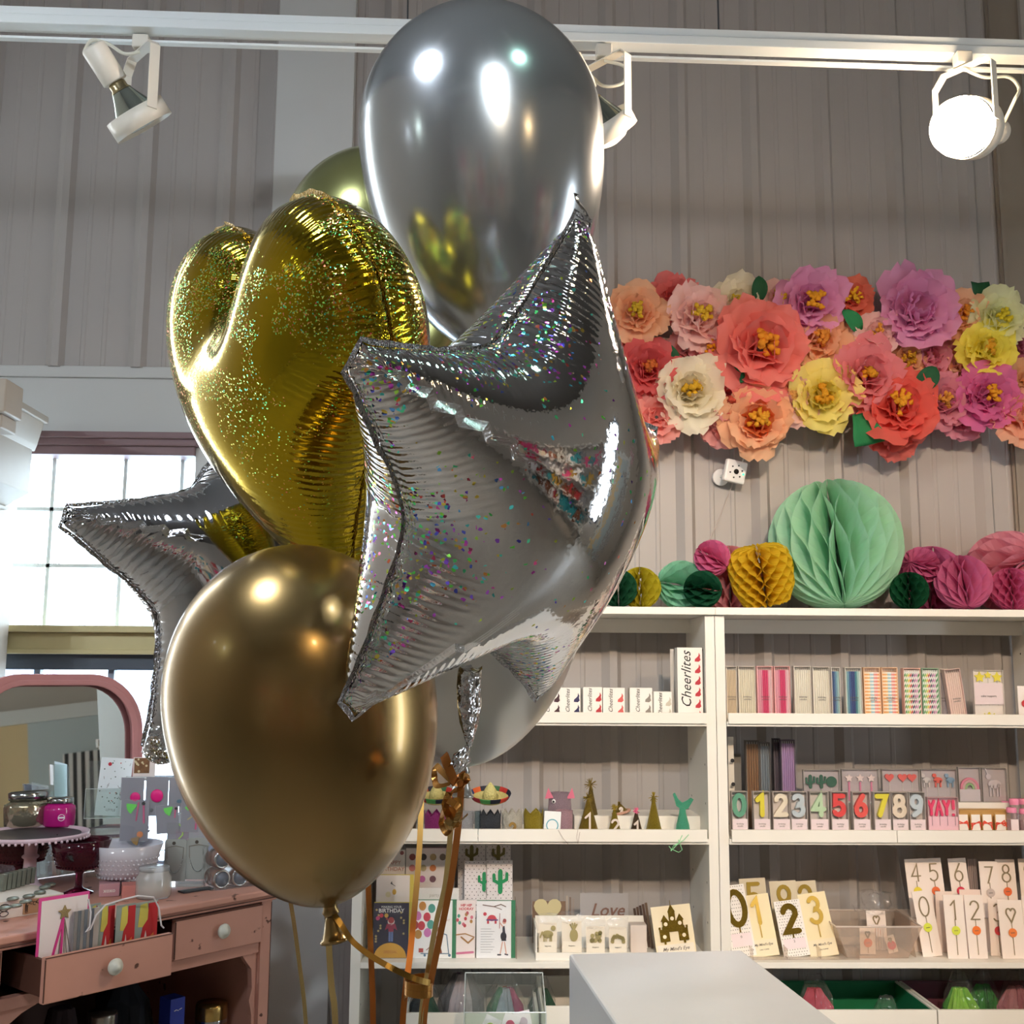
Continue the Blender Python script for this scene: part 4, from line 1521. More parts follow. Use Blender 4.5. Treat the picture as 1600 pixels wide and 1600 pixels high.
def candle_box(px0, px1, pyt, label, cols, Y=3.345, zs=None, stripes=None, rot=0, lean=0, depth=.022, group='boxes of slim candles on the bookcase shelf', ends='e8e2d8', fr=None, lines=True):
    zs = Z2 if zs is None else zs
    x, wd, h = place(px0, px1, pyt, zs, Y)
    t = thing('candle_box', label, 'candle box', (x, Y, zs+EPS), (0, R_(lean), R_(rot)), group)
    fm = mat('box_edge_'+(fr or 'plain'), fr or 'cfc6ba', .5)
    e = .0022
    g = G().box(-wd/2, 0, 0, -wd/2+e, depth, h).box(wd/2-e, 0, 0, wd/2, depth, h).box(-wd/2+e, 0, 0, wd/2-e, depth, e).box(-wd/2+e, 0, h-e, wd/2-e, depth, h).box(-wd/2+e, depth-.001, e, wd/2-e, depth, h-e)
    g.build('carton', fm, t)
    G().box(-wd/2+.0003, -.0005, .0003, wd/2-.0003, -.0001, h-.0003).build('window', M_clear, t)
    n = len(cols)
    r = (wd-2*e)/n/2*.94
    for k, c in enumerate(cols):
        cx = -wd/2+e+(wd-2*e)*(k+.5)/n
        if isinstance(c, tuple):
            gs = [G() for _ in c]
            m_ = 18 if stripes == 'twist' else 28
            z0, z1 = .006, h-.014
            for q in range(m_):
                a0, a1 = z0+(z1-z0)*q/m_, z0+(z1-z0)*(q+1)/m_
                sk = (z1-z0)/m_*(1.0 if stripes == 'twist' else 0)
                gg = gs[q % len(c)]
                gg.prism([(cx-r, a0), (cx+r, a0+sk), (cx+r, a1+sk), (cx-r, a1)], .003, .003+2*r)
            for gg, cc in zip(gs, c):
                gg.build('candle_stripes', mat('candle_'+cc, cc, .45), t)
        else:
            G().tube([(cx, .003+r, .006), (cx, .003+r, h-.012)], r, 6).build('candle', mat('candle_'+c, c, .45), t)
        G().tube([(cx, .003+r, h-.012), (cx, .003+r, h-.005)], .0007, 4).build('wick', mat('white_wick', 'f2efe6', .8), t)
    if lines:
        text(t, 'box_lettering', 'birthday\ncandles', .0075, (0, -.0008, h*.42), M_ink, shear=.2)
    return t


W8 = ['ece6d4']*8
candle_box(1134, 1151, 1041, 'beige candle box against the post between the bookcases', ['dcc8a8']*6)
candle_box(1153, 1180, 1041, 'cream candle box, second from the post', ['e8e0c8']*8)
pk = ['e9a6b4', 'e9a6b4', 'e58aa4', 'dc2a6a', 'dc2a6a', 'dc2a6a', 'ecb4c0', 'f0d4d4']
candle_box(1182, 1207, 1041, 'pink shaded candle box, left of its twin', pk, fr='e4a8a4')
candle_box(1209, 1234, 1041, 'pink shaded candle box, right of its twin', pk, fr='e4a8a4')
candle_box(1240, 1267, 1041, 'ivory white candle box left of the dark blue one', W8)
candle_box(1269, 1296, 1042, 'ivory white candle box touching the narrow blue one', W8)
candle_box(1298, 1313, 1043, 'narrow dark blue candle box turned slightly aside', ['1c3c70', '2a5a8c', '6ca0b4', 'a8ccc8'], rot=8)
candle_box(1320, 1346, 1043, 'blue and teal shaded candle box', ['a8ccc8', '6ca0b4', '2c5c94', '1c3c80', '1c3c80', '3a8a94', 'a8d0c8', 'dce8e0'])
pa_ = [('f0a860', 'f6e0c0'), ('f0b068', 'f8e8d0'), ('f2c078', 'fbf0dc'), ('a8ccd4', 'f0f4f0'), ('a8d0d8', 'f4f8f4'), ('ee9a8c', 'fae4dc'), ('f08a80', 'f8e0d8'), ('f0a868', 'f8e8d4')]
candle_box(1349, 1375, 1043, 'pastel striped candle box, left of its twin', pa_, fr='eec49a')
candle_box(1377, 1402, 1043, 'pastel striped candle box, right of its twin', pa_, fr='eec49a')
ra_ = [('4c9a54', 'f4f4ee'), ('8cc050', 'f4f4ee'), ('e8c83c', 'f4f4ee'), ('c83a34', 'f4f4ee'), ('282c50', 'f4f4ee'), ('b06a9c', 'f4f4ee'), ('d49ac0', 'f4f4ee'), ('3c8c50', 'f4f4ee')]
candle_box(1411, 1438, 1044, 'rainbow spiral candle box, left of its twin', ra_, stripes='twist', fr='e8b8a8')
candle_box(1440, 1466, 1044, 'rainbow spiral candle box, right of its twin', ra_, stripes='twist', fr='9cc0a0')
candle_box(1467, 1482, 1045, 'grey lilac candle box in the shade of the leaning one', ['a8a0a8']*5, Y=3.37)
candle_box(1484, 1509, 1045, 'pinkish white candle box leaning to the left', ['f0d8cc']*7, lean=-6.5, fr='d8b8b0')


def pack(name, px0, px1, pyt, zs, Y, label, cat, group=None, back='efe8e4', depth=.012, rotx=0, roty=0, rotz=0, window=True, h=None, edge=None, clearback=False):
    """flat pack or card: returns (thing, width, height); local x right, z up, front faces -y"""
    x, wd, hh = place(px0, px1, pyt, zs, Y)
    hh = h or hh
    t = thing(name, label, cat, (x, Y, zs+EPS), (R_(rotx), R_(roty), R_(rotz)), group)
    G().box(-wd/2, 0 if depth < .004 else depth-.0015, 0, wd/2, depth, hh).build('backing_card', M_clear if clearback else mat('card_'+back, back, .6), t)
    if window and depth >= .004:
        em = mat('pack_edge_'+(edge or 'd8d0c8'), edge or 'd8d0c8', .4)
        e = .0015
        g = G().box(-wd/2, 0, 0, -wd/2+e, depth-.0016, hh).box(wd/2-e, 0, 0, wd/2, depth-.0016, hh).box(-wd/2+e, 0, hh-e, wd/2-e, depth-.0016, hh).box(-wd/2+e, 0, 0, wd/2-e, depth-.0016, e)
        g.build('pack_edge', em, t)
        G().box(-wd/2, -.0006, 0, wd/2, -.0001, hh).build('window', M_clear, t)
    return t, wd, hh


# star topper pack and card stacks at the end of the upper shelf
t, wd, h = pack('topper_pack', 1520, 1567, 1047, Z2, 3.35, 'pack of yellow star cake picks with a white label', 'cake topper pack')
G().box(-wd*.46, .004, h*.34, wd*.48, .0045, h*.75).build('label_band', mat('pinkish_white_label', 'f0dfe2', .6), t)
text(t, 'label_lettering', 'cake toppers', .009, (0, .0036, h*.50), M_black)
for k, (a, b) in enumerate(((-.26, .86), (.02, .90), (.32, .86))):
    G().prism(star2(wd*a, h*b, .017 if k != 1 else .012, .5), .005, .008).build('star_pick', mat('yellow_wax', 'e9dc3c', .5), t)
    G().box(wd*a-.0008, .006, h*.32, wd*a+.0008, .0075, h*b).build('pick_stem', mat('clear_pick', 'cfcabf', .3), t)
G().prism(star2(0, h*.1, .016, .6), .005, .008).prism(star2(-.014, h*.08, .015, .6), .005, .0079).prism(star2(.015, h*.08, .015, .6), .005, .0079).build('star_pick', mat('yellow_wax', 'e9dc3c', .5), t)
for k, px in enumerate((1571, 1577, 1583)):
    t, wd, h = pack('greeting_card', px, px+5, 1072, Z2, 3.37, 'upright card seen edge-on beside the yellow star picks', 'card', 'cards stacked edge-on on the upper shelf', back=['c8c4bc', 'e8e4dc', '9c9890'][k], depth=.09, window=False)
t, wd, h = pack('cherry_card', 1590, 1650, 1072, Z2, 3.35, 'white card with red cherries, cut by the right edge of the photo', 'card', depth=.004, window=False)
G().disc(-wd*.34, h*.52, .010, -.001, 0).disc(-wd*.18, h*.45, .010, -.001, 0).build('printed_cherry', mat('cherry_red', 'c8343c', .5), t)
G().stroke([(-wd*.34, h*.6), (-wd*.28, h*.86), (-wd*.18, h*.55)], .003, -.001, 0).build('printed_stem', mat('stem_green', '3c8a50', .5), t)

# tall slim boxes at the back of the middle shelf
candle_box(1165, 1186, 1157, 'tall brown candle box at the back of the middle shelf', ['8a6038']*5, Y=3.50, zs=Z3, lines=False, fr='6a6058', group='tall slim candle boxes at the back')
candle_box(1187, 1203, 1160, 'tall blue grey candle box beside the brown one', ['76828c']*4, Y=3.50, zs=Z3, lines=False, fr='6a6460', group='tall slim candle boxes at the back')
candle_box(1208, 1219, 1154, 'narrow dark plum candle box in deep shade, beside the lilac one', ['5a4a58']*3, Y=3.52, zs=Z3, lines=False, fr='4c444c', group='tall slim candle boxes at the back')
candle_box(1220, 1242, 1156, 'tall lilac candle box at the back of the middle shelf', ['a884b4']*6, Y=3.48, zs=Z3, lines=False, fr='6a5c6c', group='tall slim candle boxes at the back')
t, wd, h = pack('dotted_card', 1139, 1148, 1152, Z3, 3.45, 'cream card with dark spots seen nearly edge-on against the post', 'card', depth=.02, back='d8cfc0', window=False)
G().disc(0, h*.75, .006, -.001, 0).disc(.001, h*.5, .006, -.001, 0).disc(-.001, h*.3, .005, -.001, 0).build('printed_spot', M_black, t)
t, wd, h = pack('grey_box', 1149, 1163, 1180, Z3, 3.53, 'low grey box behind the brown candle box', 'box', depth=.05, back='8e8880', window=False)

# pick packs on the step behind the number candles
zst = SZ(1262)
rs = G().box(W(1240, 1250, 3.45).x, 3.445, Z3+.0005, W(1577, 1250, 3.45).x, 3.60, zst).build('display_step', M_white)
tag(rs, 'low white step board behind the number candles', 'display step')
Yp = 3.455
DKG = mat('dark_green_wax', '1c5a44', .5)


def pickpack(px0, px1, pyt, label, group='packs of cake picks on the step'):
    return pack('pick_pack', px0, px1, pyt, zst, Yp, label, 'cake topper pack', group, back='b8aeb0', depth=.014, edge='a8a098')


t, wd, h = pickpack(1255, 1312, 1203, 'pack of dark green cactus and balloon picks')
for k, a in enumerate((-.30, 0.0, .28)):
    g = G()
    z = h*.62
    if k < 2:
        g.stroke([(wd*a, z-.016), (wd*a, z+.016)], .010, .003, .008)
        g.stroke([(wd*a-.012, z+.010), (wd*a-.012, z-.003), (wd*a, z-.008)], .006, .003, .008)
        g.stroke([(wd*a+.012, z+.013), (wd*a+.012, z+.0), (wd*a, z-.004)], .006, .003, .008)
    else:
        g.disc(wd*a, z, .016, .003, .008)
    g.build('cactus_pick' if k < 2 else 'round_pick', DKG, t)
    G().box(wd*a-.0008, .005, .002, wd*a+.0008, .0065, z).build('pick_stem', mat('clear_pick', 'cfcabf', .3), t)
t, wd, h = pickpack(1315, 1373, 1202, 'pack of pink star wand picks')
for k, a in enumerate((-.30, 0.0, .30)):
    G().prism(star2(wd*a, h*.72, .013, .5), .003, .008).build('star_pick', mat('white_wax', 'e6d2cc', .5), t)
    G().box(wd*a-.0025, .004, .002, wd*a+.0025, .007, h*.60).build('pick_stem', mat('pink_wax', 'd87c9c', .5), t)
t, wd, h = pickpack(1378, 1437, 1202, 'pack of coral red heart picks')
for k, a in enumerate((-.30, 0.05, .30)):
    G().prism(heart2(wd*a, h*.74, .014), .003, .008).build('heart_pick', mat('coral_wax', 'de5c54', .5), t)
    G().box(wd*a-.0008, .005, .002, wd*a+.0008, .0065, h*.66).build('pick_stem', mat('clear_pick', 'cfcabf', .3), t)
t, wd, h = pickpack(1439, 1495, 1202, 'pack of white, red and blue animal picks')
for a, c in ((-.34, 'd4ccc8'), (-.02, 'df5a48'), (.32, '7c9cb4')):
    g = G()
    g.disc(wd*a, h*.66, .013, .003, .008, rz=.009).disc(wd*a-.011, h*.80, .006, .003, .008)
    g.box(wd*a-.010, .003, h*.44, wd*a-.006, .008, h*.66).box(wd*a+.005, .003, h*.44, wd*a+.009, .008, h*.66)
    g.build('animal_pick', mat('wax_'+c, c, .5), t)
    G().box(wd*a-.0008, .005, .002, wd*a+.0008, .0065, h*.6).build('pick_stem', mat('clear_pick', 'cfcabf', .3), t)
t, wd, h = pickpack(1497, 1532, 1199, 'pack with a pink and green rainbow topper')
for r, c in ((.026, 'd47c92'), (.019, 'c9a0a0'), (.012, '8cb078')):
    g = G()
    g.stroke([(r*math.cos(PI*i/14), h*.38+r*1.15*math.sin(PI*i/14)) for i in range(15)], .0066, .003, .008)
    g.build('rainbow_arc', mat('rainbow_'+c, c, .6), t)
G().box(-wd*.45, .002, .002, wd*.45, .0026, h*.36).build('label_band', mat('greyish_label', 'c8c0c4', .6), t)
t, wd, h = pickpack(1534, 1573, 1200, 'pack with a pale white unicorn topper')
g = G().disc(0, h*.52, .020, .003, .008, rz=.013).disc(-.018, h*.74, .008, .003, .008)
for a in (-.014, -.004, .008, .016):
    g.box(a-.0018, .003, h*.16, a+.0018, .008, h*.5)
g.stroke([(-.020, h*.80), (-.026, h*.97)], .003, .003, .008)
g.build('unicorn_topper', mat('pale_lilac_wax', 'cfc4c8', .5), t)

# number candles in the front row
NUM = [('0', 1143, 1168, '5aa182', 'green'), ('1', 1177, 1203, 'e2d52a', 'yellow'), ('2', 1207, 1234, 'ece0c8', 'cream'), ('3', 1235, 1261, 'c0ccd2', 'pale blue'),
       ('4', 1265, 1294, 'bcd8b0', 'pale green'), ('5', 1298, 1325, 'e23a3a', 'red'), ('6', 1332, 1359, 'e85048', 'coral red'), ('7', 1365, 1391, 'e6d832', 'yellow'),
       ('8', 1393, 1418, 'e6d6c0', 'beige'), ('9', 1420, 1445, 'c4d0d8', 'pale blue')]
for i, (n, a, b, c, nm) in enumerate(NUM):
    t, wd, h = pack('number_candle', a, b, 1237+i*.12, Z3, 3.335, '%s number %s candle in a clear box with a pinkish label' % (nm, n), 'number candle', 'boxed number candles in the front row', back='d9cfc9', depth=.024, edge='b9aea6')
    g = G()
    glyph(g, n, 0, h*.47, h*.46, .0135, .005, .017, sx=.95)
    g.build('wax_numeral', mat('numwax_'+c, c, .5), t)
    G().box(-.001, .010, h*.30, .001, .012, h*.50).build('pick_stem', mat('clear_pick', 'cfcabf', .3), t)
    G().box(-wd*.46, .0006, .002, wd*.46, .0012, h*.40).build('label_band', mat('pinkish_white_label', 'f0dfe2', .6), t)
    text(t, 'label_lettering', 'birthday\ncandle', .0065, (0, .0003, h*.27), M_ink, shear=.15)
t, wd, h = pack('word_candle', 1449, 1497, 1246, Z3, 3.335, 'hot pink YAY! candle pack with a pink label', 'word candle', back='efd4dc', depth=.018, edge='c8a8a8')
G().box(-wd*.48, .004, .002, wd*.48, .0046, h*.52).build('label_band', mat('pink_label', 'f2c8d4', .6), t)
g = G()
for k, ch in enumerate('YAY!'):
    cx = -wd*.36+k*wd*.25
    z0, z1 = h*.56, h*.90
    m_ = (z0+z1)/2
    q = .0085
    if ch == 'Y':
        g.stroke([(cx-q, z1), (cx, m_), (cx, z0)], .0075, .005, .011).stroke([(cx+q, z1), (cx, m_)], .0075, .005, .011)
    elif ch == 'A':
        g.stroke([(cx-q, z0), (cx, z1), (cx+q, z0)], .0075, .005, .011).stroke([(cx-q*.5, m_-.004), (cx+q*.5, m_-.004)], .005, .005, .0109)
    else:
        g.stroke([(cx-q*.3, z1), (cx-q*.3, m_-.002)], .0075, .005, .011).disc(cx-q*.3, z0, .004, .005, .011)
g.build('wax_letters', mat('hot_pink_wax', 'ea2a68', .5), t)
for k in range(4):
    cx = -wd*.36+k*wd*.25
    G().box(cx-.0006, .003, h*.30, cx+.0006, .0045, h*.56).build('pick_stem', mat('dark_stem', '8a6070', .4), t)
text(t, 'label_lettering', 'cake candle', .007, (0, .0032, h*.15), M_black)
kx = tag(G().box(W(1497, 1268, 3.40).x, 3.39, Z3+.0005, W(1576, 1268, 3.40).x, 3.43, W(1530, 1265, 3.40).z).build('kraft_tray', mat('kraft_card', 'c49a5a', .6)), 'kraft card tray holding the red bow candle boxes', 'tray')
for k, (a, b) in enumerate(((1499, 1517), (1520, 1536), (1538, 1554), (1558, 1576))):
    t, wd, h = pack('bow_candle_box', a, b, 1272, Z3, 3.345, ['kraft bordered candle box with red bow beside the YAY candle', 'kraft bordered candle box with red bow, second from the YAY candle', 'kraft bordered candle box with red bow, third from the YAY candle', 'kraft bordered candle box with red bow, nearest the pink lidded jars'][k], 'candle box', 'kraft candle boxes with red bows', back='c49a5a', depth=.02, window=False)
    G().box(-wd*.42, .0165, .003, wd*.42, .0183, h*.94).build('white_face', M_card, t)
    g = G()
    rnd = random.Random(k)
    for q in range(6):
        a_ = rnd.uniform(-.6, .6)
        g.stroke([(0, h*.58), (wd*.36*math.cos(a_)*(1 if q % 2 else -1), h*.58+wd*.4*math.sin(a_)), (wd*.45*(1 if q % 2 else -1), h*rnd.uniform(.3, .6))], .0022, .0145, .0162)
    g.stroke([(-wd*.5, h*.56), (wd*.5, h*.60)], .0024, .0148, .0163)
    g.build('ribbon_bow', mat('red_twine', 'dc4a34', .6), t)
for k, (px, pyt, Y) in enumerate(((1571, 1252, 3.46), (1584, 1248, 3.42), (1598, 1248, 3.46), (1580, 1262, 3.36), (1600, 1264, 3.355))):
    x, wd, h = place(px-8, px+8, pyt, Z3, Y)
    t = thing('sprinkle_jar', 'small jar of pink sprinkles with a pink lid, '+['farthest left of the jars', 'back middle of the jars', 'back right of the jars', 'front left, white label', 'front right at the photo edge'][k], 'jar', (x, Y, Z3+EPS), group='pink lidded jars at the right end of the middle shelf')
    r = .016
    G().lathe([(0, 0), (r, 0), (r*1.02, .004), (r*1.02, h*.72), (r*.8, h*.82), (r*.8, h*.84)], 20).build('glass', clear('jar_glass', 'f6eeee', .85, .05), t, smooth=True)
    G().lathe([(0, .003), (r*.9, .003), (r*.9, h*.6), (0, h*.62)], 14).build('contents', mat('pink_brown_mix', ['a8808a', 'b06a6a', '9a6a74', 'd8808c', 'd49098'][k], .8, noise=.5, nscale=200), t)
    G().lathe([(r*.86, h*.83), (r*.88, h*.84), (r*.88, h*.98), (r*.8, h), (0, h)], 20).build('lid', mat('pink_lid', 'ee90b4', .45), t, smooth=True)
    if k > 2:
        G().box(-r*.7, -r*1.12, h*.10, r*.7, -r*1.06, h*.62).build('label', mat('pinkish_white_label', 'f0dfe2', .6), t)
        G().box(-r*.7, -r*1.16, h*.10, r*.7, -r*1.125, h*.17).build('label_stripe', mat('red_stripe', 'd4483c', .5), t)

# ------------------------------------------------------------ lower shelf, right bookcase
def topper(px0, px1, pyt, Y, label, ch, lean, style, back=-14, zs=None, hh=None, dep=.004):
    t, wd, h = pack('topper_card', px0, px1, pyt, Z4 if zs is None else zs, Y, label, 'cake topper card', 'gold number toppers on cards', back={'cream': 'f3e2b8', 'dots': 'f2ece6', 'clear': 'd8cbb0'}[style], depth=dep-.0005, rotx=back, roty=lean, window=False, h=hh)
    if style == 'dots':
        g = G()
        rnd = random.Random(ord(ch))
        for i in range(9):
            for j in range(20):
                x, z = -wd*.46+wd*.92*(i+.5*(j % 2)+.3)/9.4, h*(j+.5)/20
                g.disc(x+rnd.uniform(-.0008, .0008), z, .0013, -.0004, 0, 6)
        g.build('printed_dots', mat('dark_dots', '3c3028', .6), t)
    gm = M_gglit if style == 'dots' else M_goldf
    g = G()
    if style == 'dots':
        glyph(g, ch, 0, h*.42, h*.50, .016, -.004, -.001, sx=.95)
    else:
        glyph(g, ch, 0, h*.52, h*.42, .0115, -.004, -.001, sx=.85)
    g.build('gold_numeral', gm, t)
    if style != 'dots':
        G().box(-.0015, -.003, h*.30, .0015, -.0012, h*.56).build('pick_stem', gm, t)
        G().box(-wd*.48, -.0012, .001, wd*.48, -.0004, h*.27).build('label_band', M_cream, t)
        text(t, 'label_lettering', "My Mind's Eye", .0095, (0, -.0016, h*.19), M_ink, shear=.3, bold=.0001)
        text(t, 'small_lettering', 'CAKE TOPPER', .0045, (0, -.0016, h*.11), M_ink)
    else:
        G().box(-.002, -.003, h*.33, .002, -.0012, h*.44).build('pick_stem', gm, t)
        G().box(-wd*.42, -.0014, h*.14, wd*.42, -.0006, h*.32).build('label_band', mat('pinkish_white_label', 'f0dfe2', .6), t)
        text(t, 'label_lettering', ch, .010, (0, -.0017, h*.27), M_ink)
    return t


Yt = 3.37
topper(1143, 1180, 1384, Yt, 'dotted card with a gold glitter 0 topper, half hidden by the post', '0', -7, 'dots')
topper(1172, 1216, 1399, Yt, 'cream card with a gold number 1 topper', '1', -7, 'cream')
topper(1223, 1264, 1408, Yt, 'dotted card with a large gold glitter 2 topper', '2', -7, 'dots')
topper(1264, 1308, 1396, Yt, 'cream card with a gold number 3 topper', '3', -8, 'cream')
topper(1163, 1204, 1374, 3.46, 'bagged card with a gold 5 topper behind the number 1', '5', -3, 'clear', back=-8)
topper(1210, 1252, 1378, 3.46, 'bagged card with a gold 9 topper behind the number 2', '9', -3, 'clear', back=-8)
topper(1246, 1284, 1378, 3.49, 'bagged card with a gold 2 topper, rearmost behind the 3', '2', -4, 'clear', back=-7)
tray = thing('acrylic_tray', 'clear acrylic tray holding the gold number topper cards', 'tray', (W(1258, 1500, 3.345).x, 3.345, Z4+EPS))
hw = .155
G().box(-hw, -.012, 0, hw, .16, .002).build('base', M_clear, tray)
for a in (-hw, -.055, .042, hw-.002):
    G().box(a, -.012, .0022, a+.002, .03, .03).build('divider', clear('grey_acrylic', 'f4f0ec', .95, .05, 1.18), tray)
G().box(-hw, -.0135, .0, hw, -.0122, .008).build('front_lip', clear('grey_acrylic', 'f4f0ec', .95, .05, 1.18), tray)

# clear bin of heart sparklers
bn = thing('clear_bin', 'clear plastic bin holding bagged heart sparkler cards', 'bin', (W(1372, 1505, 3.35).x, 3.35, Z4+.002))
bt, bb, bh = .125, .088, W(1400, 1447, 3.35).z-Z4
g = G()
P_ = [(-bb, 0, 0), (bb, 0, 0), (bb, .16, 0), (-bb, .16, 0), (-bt, -.02, bh), (bt, -.02, bh), (bt, .19, bh*1.05), (-bt, .19, bh*1.05)]
g.add(P_, [(0, 1, 2, 3), (0, 4, 5, 1), (1, 5, 6, 2), (2, 6, 7, 3), (3, 7, 4, 0)])
o = g.build('walls', clear('frosted_bin_plastic', 'f8f0e8', .84, .15, 1.2), bn)
o.modifiers.new('s', 'SOLIDIFY').thickness = .0015
G().tube([P_[4], P_[5], P_[6], P_[7]], .003, 6, closed=True).build('rim', clear('frosted_rim', 'f6ece4', .5, .2), bn)
M_wire = mat('sparkler_wire', '9a8a6c', .45, .5)


def sparkler(px0, px1, pyt, Y, label, ch, dot, lean, zs=None, back=-6, blank=False, group='wire number sparklers on white cards', hh=None):
    t, wd, h = pack('sparkler_card', px0, px1, pyt, Z4 if zs is None else zs, Y, label, 'sparkler card', group, back='f4e6dc', depth=.002, rotx=back, roty=lean, window=False, h=hh)
    if blank:
        return t
    g = G()
    glyph(g, ch, 0, h*.60, h*.32, .0034, -.003, -.0003, sx=.9)
    g.build('wire_shape', M_wire, t)
    G().box(-.0007, -.0022, h*.06, .0007, -.0004, h*.62).build('wire_stem', M_wire, t)
    G().disc(0, h*.44, .0125, -.0030, -.0023, 20).build('round_sticker', mat('sticker_'+dot, dot, .5), t)
    text(t, 'sticker_lettering', 'sparkle', .0042, (0, -.0033, h*.44), M_ink)
    return t


sparkler(1355, 1385, 1424, 3.44, 'heart sparkler card standing upright in the clear bin', 'heart', 'e8844c', 0, zs=Z4+.004, group='heart sparklers in the clear bin')
sparkler(1343, 1367, 1450, 3.38, 'heart sparkler card at the front of the clear bin with orange sticker', 'heart', 'ee7c34', 0, zs=Z4+.004, group='heart sparklers in the clear bin', back=0)
for k in range(7):
    a = 1367+k*4
    o = pack('sparkler_card', a, a+3, 1452, Z4+.004, 3.37, 'white sparkler card seen edge-on in the clear bin', 'sparkler card', 'edge-on cards in the clear bin', back='e8dcd8', depth=.06, window=False)[0]
sparkler(1388, 1403, 1462, 3.40, 'small card with a red spot lying slanted at the right of the clear bin', 'heart', 'd84038', -14, zs=Z4+.004, group='heart sparklers in the clear bin')
bg_ = crumple([(0, 0, 0), (0, 0, .02), (0, 0, .045), (0, 0, .06)], [.05, .055, .05, .02], 3, .5, amp=.3).build('cellophane_bag', M_film)
bg_.location = (W(1368, 1410, 3.44).x, 3.46, Z4+.11)
tag(bg_, 'crinkled clear cellophane around the heart cards in the bin', 'cellophane')

GY = 'd8e04a'
sparkler(1438, 1468, 1393, 3.37, 'wire number 0 sparkler card with yellow sticker', '0', GY, -6)
sparkler(1477, 1508, 1400, 3.345, 'wire number 1 sparkler card with yellow green sticker', '1', GY, 0)
sparkler(1510, 1539, 1400, 3.345, 'wire number 2 sparkler card with orange sticker', '2', 'f07a30', 0)
sparkler(1544, 1572, 1406, 3.375, 'wire number 3 sparkler card with red sticker, behind the heart', '3', 'd8484c', 2)
sparkler(1562, 1600, 1408, 3.345, 'wire heart sparkler card with orange sticker in the front row', 'heart', 'ef8440', 0)
sparkler(1600, 1632, 1402, 3.37, 'wire number 9 sparkler card cut by the photo edge', '9', 'ef8440', 0)
zq = Z4+.095
rsr = G().box(W(1420, 1440, 3.44).x, 3.425, Z4+.0005, W(1650, 1440, 3.44).x, 3.56, zq).build('display_step', mat('pinkish_step_board', 'e8d8cc', .5))
tag(rsr, 'pale step board behind the front sparkler cards', 'display step')
for k, (a, b, ch, dt, y_) in enumerate(((1420, 1450, '4', 'ecd848', 1343), (1449, 1477, '5', 'e8703c', 1342), (1488, 1516, '6', 'd23c50', 1342), (1532, 1561, '7', 'c8b8b0', 1347), (1558, 1588, '8', 'e8703c', 1344), (1594, 1622, '9', 'e8703c', 1343))):
    sparkler(a, b, y_, 3.445 if k != 3 else 3.435, 'wire number %s sparkler card in the back row' % ch, ch, dt, -3 if k < 3 else 0, zs=zq+.0006, back=-5)
for k in range(5):
    a = 1518+k*3
    pack('sparkler_card', a, a+2, 1345, zq, 3.46, 'white sparkler card seen edge-on behind the number 7', 'sparkler card', 'edge-on cards in the back row', back='b8a8a4', depth=.03, window=False)
pack('sparkler_card', 1465, 1492, 1395, Z4, 3.40, 'plain white card stack behind the wire number 1', 'sparkler card', back='f4e0d4', depth=.02, window=False)
pack('sparkler_card', 1503, 1536, 1392, Z4, 3.39, 'plain white card stack behind the wire number 2 sparkler', 'sparkler card', back='f4dccf', depth=.02, window=False)
ap = G().add([(0, 0, 0), (.0, .22, 0), (.0, .22, .30), (-.0, .05, .30)], [(0, 1, 2, 3)]).build('acrylic_divider', clear('grey_acrylic', 'f4f0ec', .95, .05, 1.18))
ap.modifiers.new('s', 'SOLIDIFY').thickness = .003
ap.location = (W(1432, 1505, 3.36).x, 3.36, Z4+.001)
ap.rotation_euler = (0, R_(-5), 0)
tag(ap, 'clear slanted acrylic panel left of the sparkler cards', 'acrylic panel')

# ------------------------------------------------------------ upper shelf, left bookcase: boxes with curved flame print
def cheer(px0, px1, pyt, Y, label, col, n, rot=0, size=.0172):
    t, wd, h = pack('favour_box', px0, px1, pyt, Z2, Y, label, 'box', 'white boxes with script lettering', back='f1efea', depth=.045, window=False, rotz=rot)
    # front face is a box: add side body
    G().box(-wd/2, 0, 0, wd/2, .043, h).build('carton', M_card, t)
    m_ = mat('flame_'+col, col, .5)
    H = .030
    for k in range(n):
        z = h-.012-(k+.5)*(H+.004)
        if z < .0:
            continue
        s_ = 1 if k % 2 == 0 else -1
        pts = [(-.008, -.012), (.004, -.013), (.0095, -.008), (.0075, .0), (.0085, .006), (.0045, .014), (.0035, .005), (-.001, .000), (-.007, -.005)]
        G().prism([(wd*.30+p[0], z+p[1]*1.0) for p in pts], -.0008, -.0001).build('printed_flame', m_, t)
    text(t, 'script_lettering', 'Cheerlites', size, (-wd*.14, -.0004, h-.038 if h < .14 else h*.56), M_black, rot=(PI/2, R_(-90), 0), shear=.35, wide=.95)
    return t


cheer(845, 876, 1075, 3.335, 'white script box with dark plum flames, leftmost of the small ones', '40202c', 2)
cheer(876, 907, 1075, 3.335, 'white script box with navy blue flames', '2c2c58', 2, rot=5)
cheer(911, 941, 1074, 3.335, 'white script box with crimson flames', 'b8303c', 2, rot=5)
cheer(942, 976, 1075, 3.335, 'white script box with salmon red flames, brightly lit', 'd8605c', 2)
cheer(984, 1019, 1075, 3.335, 'white script box with grey flames', '8c847c', 2)
cheer(1021, 1050, 1081, 3.335, 'white script box with pale beige flames, lowest of the small ones', 'c8c0b0', 2, rot=9)
cheer(1058, 1097, 1012, 3.335, 'tall white script box with five red flames', 'c03040', 7, size=.042)
pack('favour_box', 1051, 1057, 1014, Z2, 3.36, 'tall white box edge just left of the tall script box', 'box', back='cfc8bf', depth=.05, window=False)

